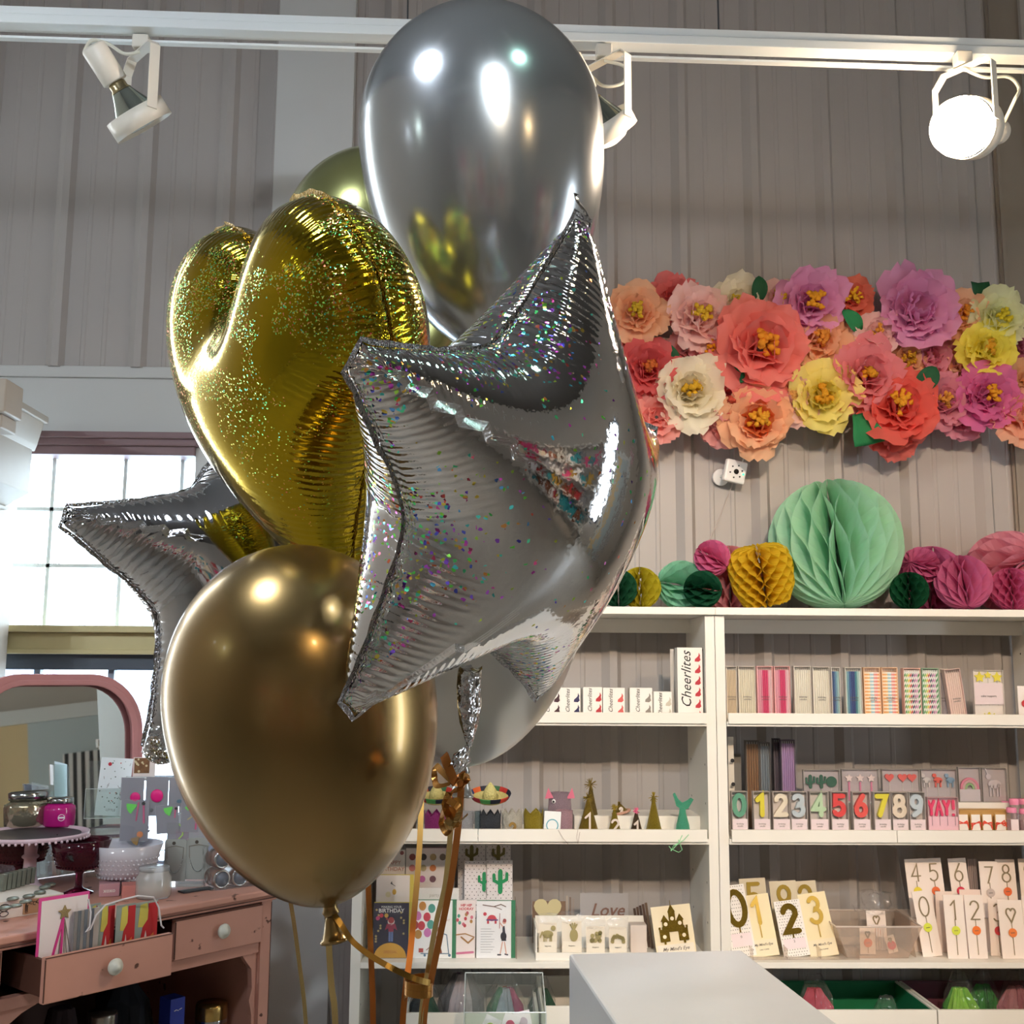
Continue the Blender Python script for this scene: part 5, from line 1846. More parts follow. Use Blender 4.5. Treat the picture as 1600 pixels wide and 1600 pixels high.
# ------------------------------------------------------------ middle shelf, left bookcase: party hats and crowns
def glit(c, k=.4):
    return mat('glitter_'+c, c, .35, .35, noise=k, nscale=400, bump=.9, bscale=450)


def crown(px0, px1, pyt, Y, label, c, num=None, name='party_crown', points=8, zs=None, flat=False):
    x, wd, h = place(px0, px1, pyt, Z3 if zs is None else zs, Y)
    t = thing(name, label, 'party crown', (x, Y, (Z3 if zs is None else zs)+EPS), group='glitter crowns and hats on the middle shelf')
    r = wd/2
    n = points*6
    vs, fs = [], []
    for i in range(n):
        a = 2*PI*i/n
        ph = (i % 6)/6
        top = h*(1-.22*(1-abs(ph*2-1))) if not flat else h
        for rr, z in ((r*.94, 0), (r, top), (r-.002, top), (r*.94-.002, 0)):
            vs.append((rr*math.cos(a), rr*math.sin(a), z))
    for i in range(n):
        j = (i+1) % n
        for k in range(4):
            fs.append((i*4+k, j*4+k, j*4+(k+1) % 4, i*4+(k+1) % 4))
    g = G()
    g.add(vs, fs)
    g.build('band', glit(c), t)
    if num:
        q = G()
        glyph(q, num, 0, h*.12, h*.42, .007, -r-.002, -r+.001)
        q.build('numeral', mat('brown_gold_felt', '8a6a2c', .6, noise=.3, nscale=200), t)
    G().lathe([(0, .002), (r*.86, .003), (r*.86, h*.5), (r*.5, h*.62), (0, h*.66)], 16, wob=.06).build('tissue_filling', mat('crumpled_tissue', 'cfc8c0', .8), t)
    return t


crown(630, 651, 1268, 3.36, 'bronze glitter crown at the left, half behind the gold balloon', '6e5c48')
crown(663, 700, 1266, 3.36, 'magenta glitter crown left of the curled ribbons', 'a43c84')
crown(716, 740, 1268, 3.36, 'white glitter crown right of the curled ribbons', 'c8c8cc', flat=True)
crown(742, 752, 1268, 3.385, 'small grey blue glitter crown squeezed beside the charcoal one', '8ca0a4', flat=True)
crown(750, 783, 1266, 3.355, 'charcoal glitter crown under the sombrero', '4a4e54')
crown(784, 817, 1264, 3.35, 'white glitter crown with a gold number two', 'dcd6c8', num='2')
crown(818, 849, 1264, 3.355, 'gold glitter crown, deep V points', 'a89430', points=5)
crown(868, 895, 1266, 3.37, 'pale pink glitter crown behind the round-logo card', 'cfa8b4', flat=True)
t, wd, h = pack('round_logo_card', 849, 875, 1268, Z3, 3.34, 'small white card with a turquoise ring', 'card', depth=.003, window=False, back='eef2f2', roty=3)
g = G()
g.stroke([(.0165*math.cos(2*PI*i/24), h*.45+.0165*math.sin(2*PI*i/24)) for i in range(25)], .0028, -.001, -.0001)
g.build('printed_ring', mat('turquoise_ink', '5aa8bc', .5), t)


def sombrero(px, pyt, Y, label, zs, r):
    x = W(px, pyt, Y).x
    t = thing('mini_sombrero', label, 'mini sombrero', (x, Y, zs), (R_(14), 0, 0), 'mini straw sombreros on the crowns')
    st = mat('straw', 'c9bf7c', .7, noise=.25, nscale=120, bump=.5, bscale=250)
    G().lathe([(r*.36, .004), (r*.62, .0), (r*.86, .007), (r*.99, .020), (r, .021), (r*.86, .005), (r*.6, -.003), (r*.36, .002)], 36).build('brim', st, t, smooth=True)
    pr = [(r*.38, 0)]
    for k in range(9):
        f = k/8
        pr += [(r*(.40-.05*f-.24*f*f), .006+r*.66*f), (r*(.37-.05*f-.24*f*f), .010+r*.66*f)]
    pr.append((0, r*.70+.012))
    G().lathe(pr, 28).build('crown', st, t, smooth=True)
    cs = ['181c30', 'b03028', '2c5a34', '202030', 'd0602c', '20407c', '181820', '8c1c28', '3a7a3c', '101828', 'c4402c', '202848']
    for k, c in enumerate(cs):
        a0, a1 = 2*PI*k/12, 2*PI*(k+1)/12
        vs = []
        for i in range(5):
            a = a0+(a1-a0)*i/4
            vs += [(r*.88*math.cos(a), r*.88*math.sin(a), .0105), (r*.995*math.cos(a), r*.995*math.sin(a), .0225), (r*1.008*math.cos(a), r*1.008*math.sin(a), .020), (r*.90*math.cos(a), r*.90*math.sin(a), .0075)]
        fs = [(i*4+q, i*4+4+q, i*4+4+(q+1) % 4, i*4+(q+1) % 4) for i in range(4) for q in range(4)]
        g = G()
        g.add(vs, fs)
        g.build('brim_patch', mat('patch_'+c, c, .6), t)
    return t


sombrero(766, 1240, 3.36, 'mini straw sombrero with a multicoloured rim, the fully visible one', W(766, 1250, 3.36).z, .061)
sombrero(682, 1240, 3.37, 'mini straw sombrero mostly hidden by the curled ribbons', W(690, 1250, 3.37).z, .058)

# animal-eared crown in a bag, on a little clear stand
x, wd, h = place(856, 893, 1236, Z3, 3.47)
t = thing('kitten_crown', 'tall pale pink glitter crown with ears and an eye, at the back', 'party crown', (x, 3.47, Z3+EPS), group='glitter crowns and hats on the middle shelf')
r = wd/2
G().lathe([(r*.95, 0), (r, h*.5), (r*.9, h*.96), (r*.88, h*.96), (r*.97, h*.5), (r*.93, 0)], 28).build('band', glit('b8a0ac', .25), t, smooth=True)
for s_ in (-1, 1):
    G().prism([(s_*r*.9-.014, h*.82), (s_*r*.9+.012, h*.84), (s_*r*1.0, h*1.10)][::1], -r*.7, -r*.7+.002).build('ear', mat('pink_felt', 'd8748c', .7), t)
G().ball((-r*.55, -r*.80, h*.76), .0065, 10, 6).build('eye', mat('white_eye', 'f4f2f0', .4), t, smooth=True)
G().ball((-r*.57, -r*.80-.0055, h*.76), .003, 8, 5).build('pupil', M_black, t, smooth=True)


def conehat(px0, px1, pyt, Y, label, c, num=None, pom=None, zs=None, rx=0, ry=0, ring=None):
    z0 = Z3 if zs is None else zs
    x, wd, h = place(px0, px1, pyt, z0, Y)
    t = thing('cone_hat', label, 'party hat', (x, Y, z0+EPS), (R_(rx), R_(ry), 0), 'glitter crowns and hats on the middle shelf')
    r = wd/2*.92
    G().lathe([(r, 0), (.003, h*.86), (0, h*.87)], 24, wob=.02).build('cone', glit(c), t, smooth=True)
    rnd = random.Random(px0)
    g = G()
    for k in range(26):
        a, e = rnd.uniform(0, 2*PI), rnd.uniform(-1.2, 1.4)
        d = Vector((math.cos(a)*math.cos(e), math.sin(a)*math.cos(e), math.sin(e)))
        b = Vector((0, 0, h*.88))
        g.tube([b, b+d*h*.13], [.002, .0008], 4)
    g.build('pompom', mat('pom_'+(pom or c), pom or c, .6, 0 if pom else .4), t)
    if num:
        q = G()
        glyph(q, num, 0, h*.12, h*.42, .006, -r*.78-.002, -r*.78+.001)
        q.build('numeral', mat('pale_felt_numeral', 'dccfc4', .7), t)
    if ring:
        g = G()
        for k in range(30):
            a = 2*PI*k/30
            g.ball((r*1.1*math.cos(a), r*1.1*math.sin(a), .004), .0045, 6, 4)
        g.build('bead_trim', mat('peach_trim', 'c99a84', .6), t)
    return t


conehat(900, 938, 1238, 3.37, 'gold glitter cone hat with a number one and peach trim, in front', '8a7428', '1', ring=1)
conehat(906, 940, 1216, 3.47, 'gold glitter cone hat standing behind the number one hat', '7c6830')
conehat(948, 972, 1256, 3.36, 'gold glitter cone hat with a number two', '94802c', '2')
conehat(982, 1006, 1262, 3.36, 'bronze glitter cone hat with a number one and pink pompom', '5c4c38', '1', pom='e06a90')
conehat(1006, 1036, 1238, 3.37, 'tallest plain gold glitter cone hat, right of the pink pompom hat', '98842a')
conehat(958, 984, 1252, 3.48, 'gold cone hat in a bag with peach trim at the back, with a number two', '8a7434', '2', ring=1, zs=Z3+.05, ry=-14)
pad = tag(G().box(W(895, 1280, 3.5).x, 3.44, Z3+.0005, W(1090, 1280, 3.5).x, 3.60, Z3+.048).build('display_step', M_white), 'white riser behind the gold cone hats', 'display step')
x, wd, h = place(1052, 1080, 1240, Z3, 3.37)
t = thing('mermaid_tail_hat', 'mint green glitter mermaid tail hat at the right end', 'party hat', (x, 3.37, Z3+EPS), group='glitter crowns and hats on the middle shelf')
G().lathe([(wd*.42, 0), (wd*.36, h*.25), (wd*.20, h*.52), (wd*.16, h*.66), (0, h*.70)], 24, wob=.02).build('body', glit('62c8a4', .2), t, smooth=True)
G().prism([(0, h*.60), (wd*.30, h*.64), (wd*.62, h*.86), (wd*.48, h*.90), (wd*.2, h*.82), (0, h*.78), (-wd*.22, h*.86), (-wd*.42, h*1.02), (-wd*.52, h*.98), (-wd*.34, h*.70)], -.004, .004).build('tail_fin', glit('62c8a4', .2), t)
q = G()
for pts in ([(1066, 1305), (1060, 1318), (1048, 1330), (1052, 1322), (1068, 1313), (1076, 1304)], [(1060, 1312), (1066, 1328), (1060, 1332), (1048, 1326), (1045, 1322)]):
    q.tube([tuple(W(a, b, 3.285)) for a, b in pts], .0011, 5)
tag(q.build('elastic_cord', mat('green_elastic', '8cd49a', .6)), 'green elastic cord hanging over the shelf edge from the mermaid hat', 'cord')
for lb, pts in (('thin elastic loop hanging over the shelf edge below the round-logo card', [(872, 1297), (880, 1310), (888, 1319)]), ('thin elastic loop hanging over the shelf edge left of the gold one hat', [(903, 1296), (901, 1308), (903, 1318), (906, 1300)])):
    tag(G().tube([tuple(W(a, b, 3.288)) for a, b in pts], .0007, 4).build('elastic_cord', mat('brown_elastic', 'a89488', .6)), lb, 'cord')

# ------------------------------------------------------------ lower shelf, left bookcase: greeting cards
def gcard(px0, px1, pyt, Y, label, back='f4f2ee', zs=None, rotx=-4, border=None, roty=0, pyb=None, group='greeting cards on the lower shelf'):
    z0 = (Z4 if pyb is None else W(px0, pyb, Y).z) if zs is None else zs
    x, wd, h = place(px0, px1, pyt, z0, Y)
    t = thing('greeting_card', label, 'greeting card', (x, Y, z0+EPS), (R_(rotx), R_(roty), 0), group)
    if border:
        bm = mat('envelope_'+border, border, .6)
        G().box(-wd*.5, .0015, -.0, wd*.5+.012, .003, h+.002).build('envelope', bm, t)
    G().box(-wd/2, 0, 0, wd/2, .0014, h).build('card', mat('card_'+back, back, .5), t)
    G().box(-wd/2-.001, -.0020, -.0004, wd/2+(.012 if border else .001), -.0017, h+.003).build('cellophane', M_clear, t)
    return t, wd, h


def pr(t, g, col, name='printed_shape'):
    return g.build(name, mat('print_'+col, col, .55), t)


F0, F1 = -.0010, -.0001
# back row
t, w_, h_ = gcard(589, 633, 1329, 3.50, 'white HAPPY BIRTHDAY card at the upper left of the lower shelf', 'e8e0dc', pyb=1420)
text(t, 'card_lettering', 'HAPPY', .016, (.006, -.0006, h_*.78), mat('rust_ink', 'b06a5c', .6))
text(t, 'card_lettering', 'BIRTHDAY', .016, (.003, -.0006, h_*.67), mat('rust_ink', 'b06a5c', .6))
g = G().disc(-w_*.2, h_*.94, .008, F0, F1).disc(w_*.38, h_*.95, .006, F0, F1)
pr(t, g, '8c3038')
t, w_, h_ = gcard(634, 706, 1327, 3.49, 'white card with rows of coloured dots, like a paint palette', 'e6dcd8', pyb=1500)
for k, (a, b, c) in enumerate(((.14, .92, '8c2c28'), (.38, .92, '281c20'), (.59, .92, 'a89058'), (.80, .92, '6a5038'), (.14, .82, 'c87878'), (.38, .82, 'b8ac84'), (.59, .82, 'c8783c'), (.36, .72, 'bc60a0'), (.59, .72, '6c4454'))):
    pr(t, G().disc((a-.5)*w_, b*h_, .0098, F0, F1), c, 'printed_dot')
t, w_, h_ = gcard(716, 758, 1322, 3.53, 'dotted card with an olive gold cactus, back row left', 'd8d0cc', pyb=1500)
t2, w2_, h2_ = gcard(760, 798, 1322, 3.53, 'dotted card with an olive gold cactus, back row right', 'd8d0cc', pyb=1500)


def dots(t, wd, h, seed, z0=0., n=46, col='30282c'):
    rnd = random.Random(seed)
    g = G()
    for i in range(10):
        for j in range(18):
            if (i+j) % 2:
                g.disc(-wd*.46+wd*.92*i/9+rnd.uniform(-.001, .001), h*(z0+(1-z0)*(j+.5)/18), .0015, F0, F1, 6)
    pr(t, g, col, 'printed_dots')


def cactus(t, cx, cz, s_, m_):
    g = G()
    g.stroke([(cx, cz-s_), (cx, cz+s_*.75)], s_*.42, -.003, -.0012)
    g.stroke([(cx-s_*.58, cz+s_*.45), (cx-s_*.56, cz-.05*s_), (cx, cz-.35*s_)], s_*.28, -.003, -.0013)
    g.stroke([(cx+s_*.60, cz+s_*.55), (cx+s_*.58, cz+.05*s_), (cx, cz-.25*s_)], s_*.28, -.003, -.0013)
    g.build('cactus', m_, t)


M_cg = mat('cactus_green', '1c8a54', .55, noise=.2, nscale=300)
for tt, ww, hh in ((t, w_, h_), (t2, w2_, h2_)):
    dots(tt, ww, hh, 3, .5)
    cactus(tt, 0, hh*.92, .028, mat('olive_gold_glitter', '6c6234', .4, .4, noise=.4, nscale=350))
t, w_, h_ = gcard(726, 760, 1347, 3.47, 'dotted card with a green glitter cactus, left of the pair', 'ece4e4', pyb=1500)
dots(t, w_, h_, 5, .4)
cactus(t, w_*.40, h_*.80, .026, M_cg)
t, w_, h_ = gcard(761, 801, 1346, 3.465, 'dotted card with a full green glitter cactus, right of the pair', 'ece4e4', pyb=1500)
dots(t, w_, h_, 6, .4)
cactus(t, .002, h_*.80, .033, M_cg)
# middle row
t, w_, h_ = gcard(588, 640, 1369, 3.42, 'pale card with a honey drop and a bee, yellow envelope', 'e9ddd6', border='d8c04c', pyb=1500)
g = G().disc(.004, h_*.80, .006, F0, F1, rz=.008)
pr(t, g, 'd8aa3c')
pr(t, G().disc(-.014, h_*.77, .008, F0, F1), 'dcd0a8')
pr(t, G().prism([(-.008, h_*.90), (-.002, h_*.885), (-.004, h_*.93)], F0, F1).stroke([(-.004, h_*.90), (.006, h_*.87)], .0016, F0, F1), '2c2428')
t, w_, h_ = gcard(650, 717, 1389, 3.42, 'plain white card with faint grey lettering behind the balloon bunch card', 'ebe7e2', pyb=1500)
text(t, 'card_lettering', 'party on', .014, (0, -.0006, h_*.90), mat('faint_ink', 'c4bcb4', .6))
# front row
t, w_, h_ = gcard(584, 639, 1412, 3.35, 'navy card of an astronaut figure on a yellow moon', '231f3a', border='c9b43c')
text(t, 'card_lettering', 'MAKING YOUR', .0085, (0, -.0006, h_*.925), M_card)
text(t, 'card_lettering', 'BIRTHDAY', .0155, (0, -.0006, h_*.855), M_card, bold=.0002)
g = G()
g.prism([(w_*.46*math.cos(PI*i/14)-.001, .001+h_*.27*math.sin(PI*i/14)) for i in range(15)], F0, F1)
pr(t, g, 'd8a030', 'printed_moon')
text(t, 'card_lettering', 'SPECIAL', .011, (0, -.0013, h_*.11), mat('orange_ink', 'b86a20', .6))
pr(t, G().prism([(-.012, h_*.62), (.012, h_*.62), (.018, h_*.50), (.008, h_*.54), (.007, h_*.47), (-.007, h_*.47), (-.008, h_*.54), (-.018, h_*.50)], F0, F1), 'a02c4c')
pr(t, G().box(-.0065, F0, h_*.30, -.0005, F1, h_*.48).box(.0005, F0, h_*.30, .0065, F1, h_*.48), '6a7cac')
pr(t, G().disc(0, h_*.66, .010, F0, F1), 'e4d4cc')
pr(t, G().disc(0, h_*.685, .0085, F0-.0003, F1).disc(-.012, h_*.71, .003, F0, F1), 'b04040')
for a, b, c in ((-.38, .72, 'd04878'), (-.28, .77, 'd83c50'), (-.14, .77, 'd8a83c')):
    pr(t, G().disc(w_*a, h_*b, .0058, F0, F1), c, 'printed_balloon')
g = G()
rnd = random.Random(2)
for k in range(13):
    g.prism(star2(w_*rnd.choice((-.42, -.36, .36, .42, .28, -.30)), h_*(.30+.62*k/13), .0042, .5), F0, F1)
pr(t, g, 'c8b070', 'printed_stars')
t, w_, h_ = gcard(647, 707, 1408, 3.35, 'white card with a bunch of big coloured balloons and a scooter', 'f3f1ee', border='1f7a50')
for a, b, c in ((-.28, .90, 'c88a3c'), (-.04, .86, '4a9a8c'), (-.40, .73, 'd078b0'), (-.16, .71, 'c83448'), (-.30, .56, 'c83c48'), (-.06, .58, '4a9a8c'), (-.14, .44, 'd078b4'), (-.38, .41, 'b8863c'), (-.47, .57, 'a84038')):
    pr(t, G().disc(w_*a, h_*b, .0105, F0, F1, rz=.0125), c, 'printed_balloon')
g = G().stroke([(w_*.28, h_*.42), (w_*.36, h_*.40), (w_*.42, h_*.07)], .0026, F0, F1).stroke([(-w_*.30, h_*.08), (w_*.42, h_*.08)], .002, F0, F1).disc(w_*.44, h_*.05, .004, F0, F1).disc(-w_*.2, h_*.05, .0035, F0, F1)
pr(t, g, '5a7c94', 'printed_scooter')
g = G().stroke([(w_*.10, h_*.36), (w_*.16, h_*.24), (w_*.22, h_*.10)], .006, F0, F1).stroke([(w_*.16, h_*.24), (-w_*.0, h_*.10)], .003, F0, F1).disc(w_*.12, h_*.50, .006, F0, F1).stroke([(-w_*.16, h_*.14), (-w_*.06, h_*.20), (w_*.10, h_*.12)], .002, F0, F1)
pr(t, g, '8a4a30', 'printed_monkey')
pr(t, G().box(-w_*.36, F0, h_*.10, -w_*.24, F1, h_*.17), 'b84840', 'printed_gift')
text(t, 'card_lettering', 'HAPPY\nBIRTHDAY', .0085, (w_*.26, -.0006, h_*.68), mat('peach_ink', 'd8b8ac', .6))
t, w_, h_ = gcard(712, 743, 1408, 3.352, 'narrow pink edged card with small balloons and a branch', 'f1e6e2')
text(t, 'card_lettering', 'HIP HIP\nHOORAY', .010, (.002, -.0006, h_*.88), mat('red_print_ink', 'd05058', .6), bold=.0003)
rnd = random.Random(9)
for k in range(10):
    c = ['c8404c', 'd8788c', '4a9a84', 'b88a48', 'c85060'][k % 5]
    pr(t, G().disc(w_*rnd.uniform(-.4, .4), h_*(.56+.024*k), .0042, F0, F1, rz=.005), c, 'printed_balloon')
pr(t, G().stroke([(-w_*.45, h_*.40), (0, h_*.42), (w_*.45, h_*.36)], .003, F0, F1).stroke([(-w_*.2, h_*.36), (w_*.15, h_*.26), (w_*.4, h_*.34)], .0045, F0, F1), 'a8783c', 'printed_branch')
pr(t, G().stroke([(-w_*.4, h_*.08), (w_*.4, h_*.10)], .006, F0, F1), 'd8789c', 'printed_band')
t, w_, h_ = gcard(745, 799, 1409, 3.35, 'white card of a girl with a stick beside a red hanging pinata', 'f2f2f4', border='1f7a50')
pr(t, G().stroke([(-w_*.32, h_*.93), (0, h_*.90), (w_*.2, h_*.94), (w_*.34, h_*.90)], .0024, F0, F1).stroke([(0, h_*.90), (w_*.22, h_*.85)], .0018, F0, F1), '6a5040', 'printed_branch')
pr(t, G().disc(-w_*.06, h_*.70, .012, F0, F1, rz=.0085).disc(-w_*.26, h_*.77, .005, F0, F1).box(-w_*.20, F0, h_*.60, -w_*.14, F1, h_*.70).box(w_*.02, F0, h_*.60, w_*.08, F1, h_*.70), 'c8384c', 'printed_pinata')
pr(t, G().box(-w_*.22, F0-.0003, h_*.655, w_*.12, F1, h_*.675), '3c3c84', 'printed_band')
pr(t, G().prism([(w_*.22, h_*.30), (w_*.36, h_*.30), (w_*.33, h_*.44), (w_*.31, h_*.56), (w_*.25, h_*.56), (w_*.25, h_*.44)], F0, F1).disc(w_*.28, h_*.38, .0088, F0, F1, rz=.012).stroke([(w_*.12, h_*.06), (w_*.20, h_*.06)], .004, F0, F1).stroke([(w_*.33, h_*.07), (w_*.40, h_*.06)], .004, F0, F1), '26283c', 'printed_dress')
pr(t, G().stroke([(w_*.25, h_*.28), (w_*.19, h_*.08)], .003, F0, F1).stroke([(w_*.31, h_*.28), (w_*.36, h_*.08)], .003, F0, F1).stroke([(w_*.26, h_*.55), (w_*.17, h_*.62)], .003, F0, F1).disc(w_*.30, h_*.63, .0055, F0, F1), 'dcaa98', 'printed_girl')
pr(t, G().stroke([(w_*.16, h_*.52), (w_*.17, h_*.78)], .0016, F0, F1).disc(w_*.31, h_*.655, .0052, F0-.0002, F1), 'a0484c', 'printed_stick')
g = G()
for k in range(10):
    g.box(-w_*.38, F0, h_*(.10+.045*k), w_*(-.08+.05*(k % 3)), F1, h_*(.10+.045*k)+.0012)
pr(t, g, 'b0b0b4', 'printed_lines')
tag(G().box(0, 0, 0, .003, .20, .135).build('acrylic_divider', clear('grey_acrylic', 'f4f0ec', .95, .05, 1.18)), 'thin clear divider right of the pinata card', 'acrylic panel')
bpy.data.objects[[o.name for o in COL.objects if o.name.startswith('acrylic_divider')][-1]].location = (W(806, 1500, 3.34).x, 3.34, Z4+.001)

# right half of the lower shelf: topper cards in a white tray
t, w_, h_ = gcard(832, 884, 1409, 3.49, 'brown kraft card with a cream heart topper', '7a5a40', zs=Z4+.01, rotx=-3, group='topper cards on the right half of the lower shelf')
g = G()
g.prism(heart2(-.004, h_*.80, .042), -.004, -.001)
g.build('heart_topper', mat('cream_wood', 'c8bc90', .5), t)
for k in range(3):
    pack('kraft_card', 886+k*5, 889+k*5, 1404+k*2, Z4+.01, 3.50, 'kraft card seen edge-on between the heart and Love cards', 'card', 'edge-on cards beside the Love card', back=['b8aca0', '8a7a70', 'a89c94'][k], depth=.04, window=False)
t, w_, h_ = gcard(907, 982, 1397, 3.48, 'grey card with a cursive brown Love topper', 'a8a4a4', zs=Z4+.01, rotx=-4, group='topper cards on the right half of the lower shelf')
M_love = mat('brown_topper_wood', '7c5c50', .5)
text(t, 'love_topper', 'Love', .052, (.008, -.003, h_*.66), M_love, shear=.32, bold=.0006)
G().box(.006, -.002, h_*.2, .009, -.0005, h_*.56).build('pick_stem', M_love, t)
wt = thing('display_tray', 'white tray holding the small bagged wooden toppers', 'tray', (W(837, 1490, 3.325).x, 3.325, Z4+EPS))
L_ = W(1040, 1490, 3.325).x-W(837, 1490, 3.325).x
zh = W(850, 1489, 3.325).z-Z4
G().box(0, 0, 0, L_, .15, .004).box(0, 0, .004, L_, .004, zh).build('tray_front', M_white, wt)
G().box(0, .0045, .0045, .004, .15, zh+.065).build('tray_side', M_white, wt)
G().box(.0045, .13, .0045, L_, .134, zh+.075).build('tray_back', M_white, wt)


def minipack(px0, px1, pyt, label, draw):
    x, wd, h = place(px0, px1, pyt, Z4+.006, 3.352)
    t = thing('mini_topper_pack', label, 'cake topper pack', (x, 3.352, Z4+.006), (R_(-5), 0, 0), 'small bagged wooden toppers in the white tray')
    h -= .022
    G().box(-wd*.44, .001, 0, wd*.44, .0025, h).build('backing_card', mat('card_e6dccb', 'e6dccb', .6), t)
    G().box(-wd*.40, -.0004, .002, wd*.40, .0006, h*.42).build('label_band', mat('pale_label', 'ece4d4', .6), t)
    text(t, 'label_lettering', 'toppers', .006, (0, -.001, h*.30), M_ink)
    g = G()
    draw(g, wd, h)
    g.build('wooden_topper', mat('pale_gold_wood', 'a89c6c', .45, .2), t)
    crumple([(0, .001, h*.96), (0, .001, h+.010), (0, .001, h+.024)], [wd*.46, wd*.52, wd*.50], px0, .08, amp=.12).build('bag_top', M_film, t)
    return t


def uni(g, wd, h):
    g.disc(0, h*.66, .016, -.003, -.0005, rz=.010).disc(.016, h*.84, .007, -.003, -.0005)
    for a in (-.011, -.005, .006, .011):
        g.box(a-.0015, -.003, h*.44, a+.0015, -.0005, h*.66)
    g.stroke([(-.016, h*.72), (-.022, h*.56)], .004, -.003, -.0005)
def pine(g, wd, h):
    g.disc(.006, h*.60, .012, -.003, -.0005, rz=.017)
    for a in (-40, -15, 10, 35):
        g.stroke([(.006, h*.74), (.006+.016*math.sin(R_(a)), h*.74+.020*math.cos(R_(a)))], .004, -.003, -.0005)
def bush(g, wd, h):
    rnd = random.Random(4)
    for k in range(12):
        g.disc(rnd.uniform(-.016, .016), h*rnd.uniform(.5, .85), .006, -.003, -.0005+rnd.uniform(-.0004, 0), 10)
def floral(g, wd, h):
    rnd = random.Random(7)
    for k in range(12):
        a = PI*k/11
        g.disc(.016*math.cos(a), h*.50+.022*math.sin(a)*rnd.uniform(.6, 1), .0055, -.003, -.0005+rnd.uniform(-.0004, 0), 8)
minipack(840, 872, 1430, 'bagged pale wood unicorn topper', uni)
minipack(876, 911, 1428, 'bagged pale wood pineapple topper', pine)
minipack(914, 947, 1436, 'bagged pale wood topper shaped like a bush of clusters', bush)
minipack(950, 981, 1437, 'bagged pale wood floral arch topper', floral)
tag(G().box(W(985, 1450, 3.40).x, 3.395, Z4+.006, W(1010, 1450, 3.40).x, 3.44, W(990, 1445, 3.40).z).build('small_carton', mat('pinkish_carton', 'd8ccc4', .6)), 'small plain carton behind the white tray, right of the Love card', 'box')
for k in range(5):
    pack('kraft_card', 998+k*5, 1002+k*5, 1421-k*2.2, Z4+.006, 3.47-k*.012, 'dark brown card in the fanned stack behind the castle card', 'card', 'fanned dark cards behind the castle card', back=['4e3c32', '5c463a', '463630', '5a4438', '64503f'][k], depth=.02, roty=-8, window=False)
t, w_, h_ = pack('topper_card', 1026, 1088, 1416, Z4, 3.37, 'cream card with a gold glitter toy castle topper', 'cake topper card', back='f0e2c2', depth=.003, rotx=-12, roty=-6, window=False)
t['group'] = 'topper cards on the right half of the lower shelf'
k_ = .95
g = G()
zc_ = h_*.30
g.box(-.044*k_, -.004, zc_, -.014*k_, -.0015, zc_+.034).box(.014*k_, -.004, zc_, .044*k_, -.0015, zc_+.034)
g.box(-.032*k_, -.004, zc_+.034, .032*k_, -.0015, zc_+.056)
g.prism([(-.036*k_, zc_+.056), (-.012*k_, zc_+.056), (-.024*k_, zc_+.074)], -.004, -.0015).prism([(.012*k_, zc_+.056), (.036*k_, zc_+.056), (.024*k_, zc_+.074)], -.004, -.0015)
g.box(-.010*k_, -.004, zc_+.056, .010*k_, -.0015, zc_+.080).prism([(-.012*k_, zc_+.080), (.012*k_, zc_+.080), (0, zc_+.102)], -.004, -.0015).stroke([(0, zc_+.100), (0, zc_+.112)], .0015, -.004, -.0015)
for a in (-.042, -.032, .032, .042):
    g.box((a-.003)*k_, -.004, zc_+.034, (a+.003)*k_, -.0015, zc_+.041)
g.box(-.014*k_, -.004, zc_+.026, .014*k_, -.0015, zc_+.034)
for a in (-.03, .03):
    g.box((a-.003)*k_, -.004, zc_-.007, (a+.003)*k_, -.0015, zc_)
g.build('castle_topper', M_gglit, t)
g = G()
for a, b in ((-.030, .014), (.030, .014), (-.022, .048), (.022, .048), (0, .062)):
    g.disc(a*k_, zc_+b, .0055, -.0046, -.0041, 12)
g.build('castle_window', M_cream, t)
G().box(-w_*.46, -.0012, .001, w_*.46, -.0004, h_*.24).build('label_band', mat('pale_label', 'ece4d4', .6), t)
text(t, 'label_lettering', "My Mind's Eye", .0135, (0, -.0016, h_*.15), M_ink, shear=.3, bold=.0001)

# ------------------------------------------------------------ bottom shelf: bins and bags
def binbox(x0, x1, y0, y1, z0, z1, label, inner='f0ece4', name='storage_bin'):
    t = thing(name, label, 'bin', (x0, y0, z0+EPS))
    wd, d, h, e = x1-x0, y1-y0, z1-z0, .009
    G().box(0, 0, 0, wd, e, h).build('front_panel', M_white, t, bevel=.001)
    G().box(0, d-e, 0, wd, d, h).build('back_panel', mat('bin_'+inner, inner, .5), t)
    for a in (0, wd-e):
        G().box(a, e, 0, a+e, d-e, h).build('side_panel', M_white, t)
    G().box(e, e, 0, wd-e, d-e, .008).build('bottom_panel', mat('bin_'+inner, inner, .5), t)
    if inner != 'f0ece4':
        im = mat('bin_'+inner, inner, .5)
        G().box(e, e, .008, e+.002, d-e, h-.004).box(wd-e-.002, e, .008, wd-e, d-e, h-.004).box(e, d-e-.002, .008, wd-e, d-e, h-.004).build('lining', im, t)
    return t


def SX(px, py, Y=SY0):
    return W(px, py, Y).x


zbin = SZ(1577)
binbox(SX(632, 1580), SX(842, 1580), 3.29, 3.58, Z5, SZ(1581), 'white bin of tissue paper packs on the bottom shelf, left')
binbox(SX(1232, 1590), SX(1462, 1590), 3.29, 3.60, Z5, zbin, 'white bin with green lining on the bottom shelf', '1d7a50')
binbox(SX(1464, 1590), xr1-.035, 3.29, 3.60, Z5, zbin, 'white bin with plum lining at the right edge', '6a3844')
binbox(SX(845, 1590), SX(925, 1590), 3.26, 3.58, Z5, SZ(1566), 'plain white bin left of the white display table')

rnd = random.Random(12)


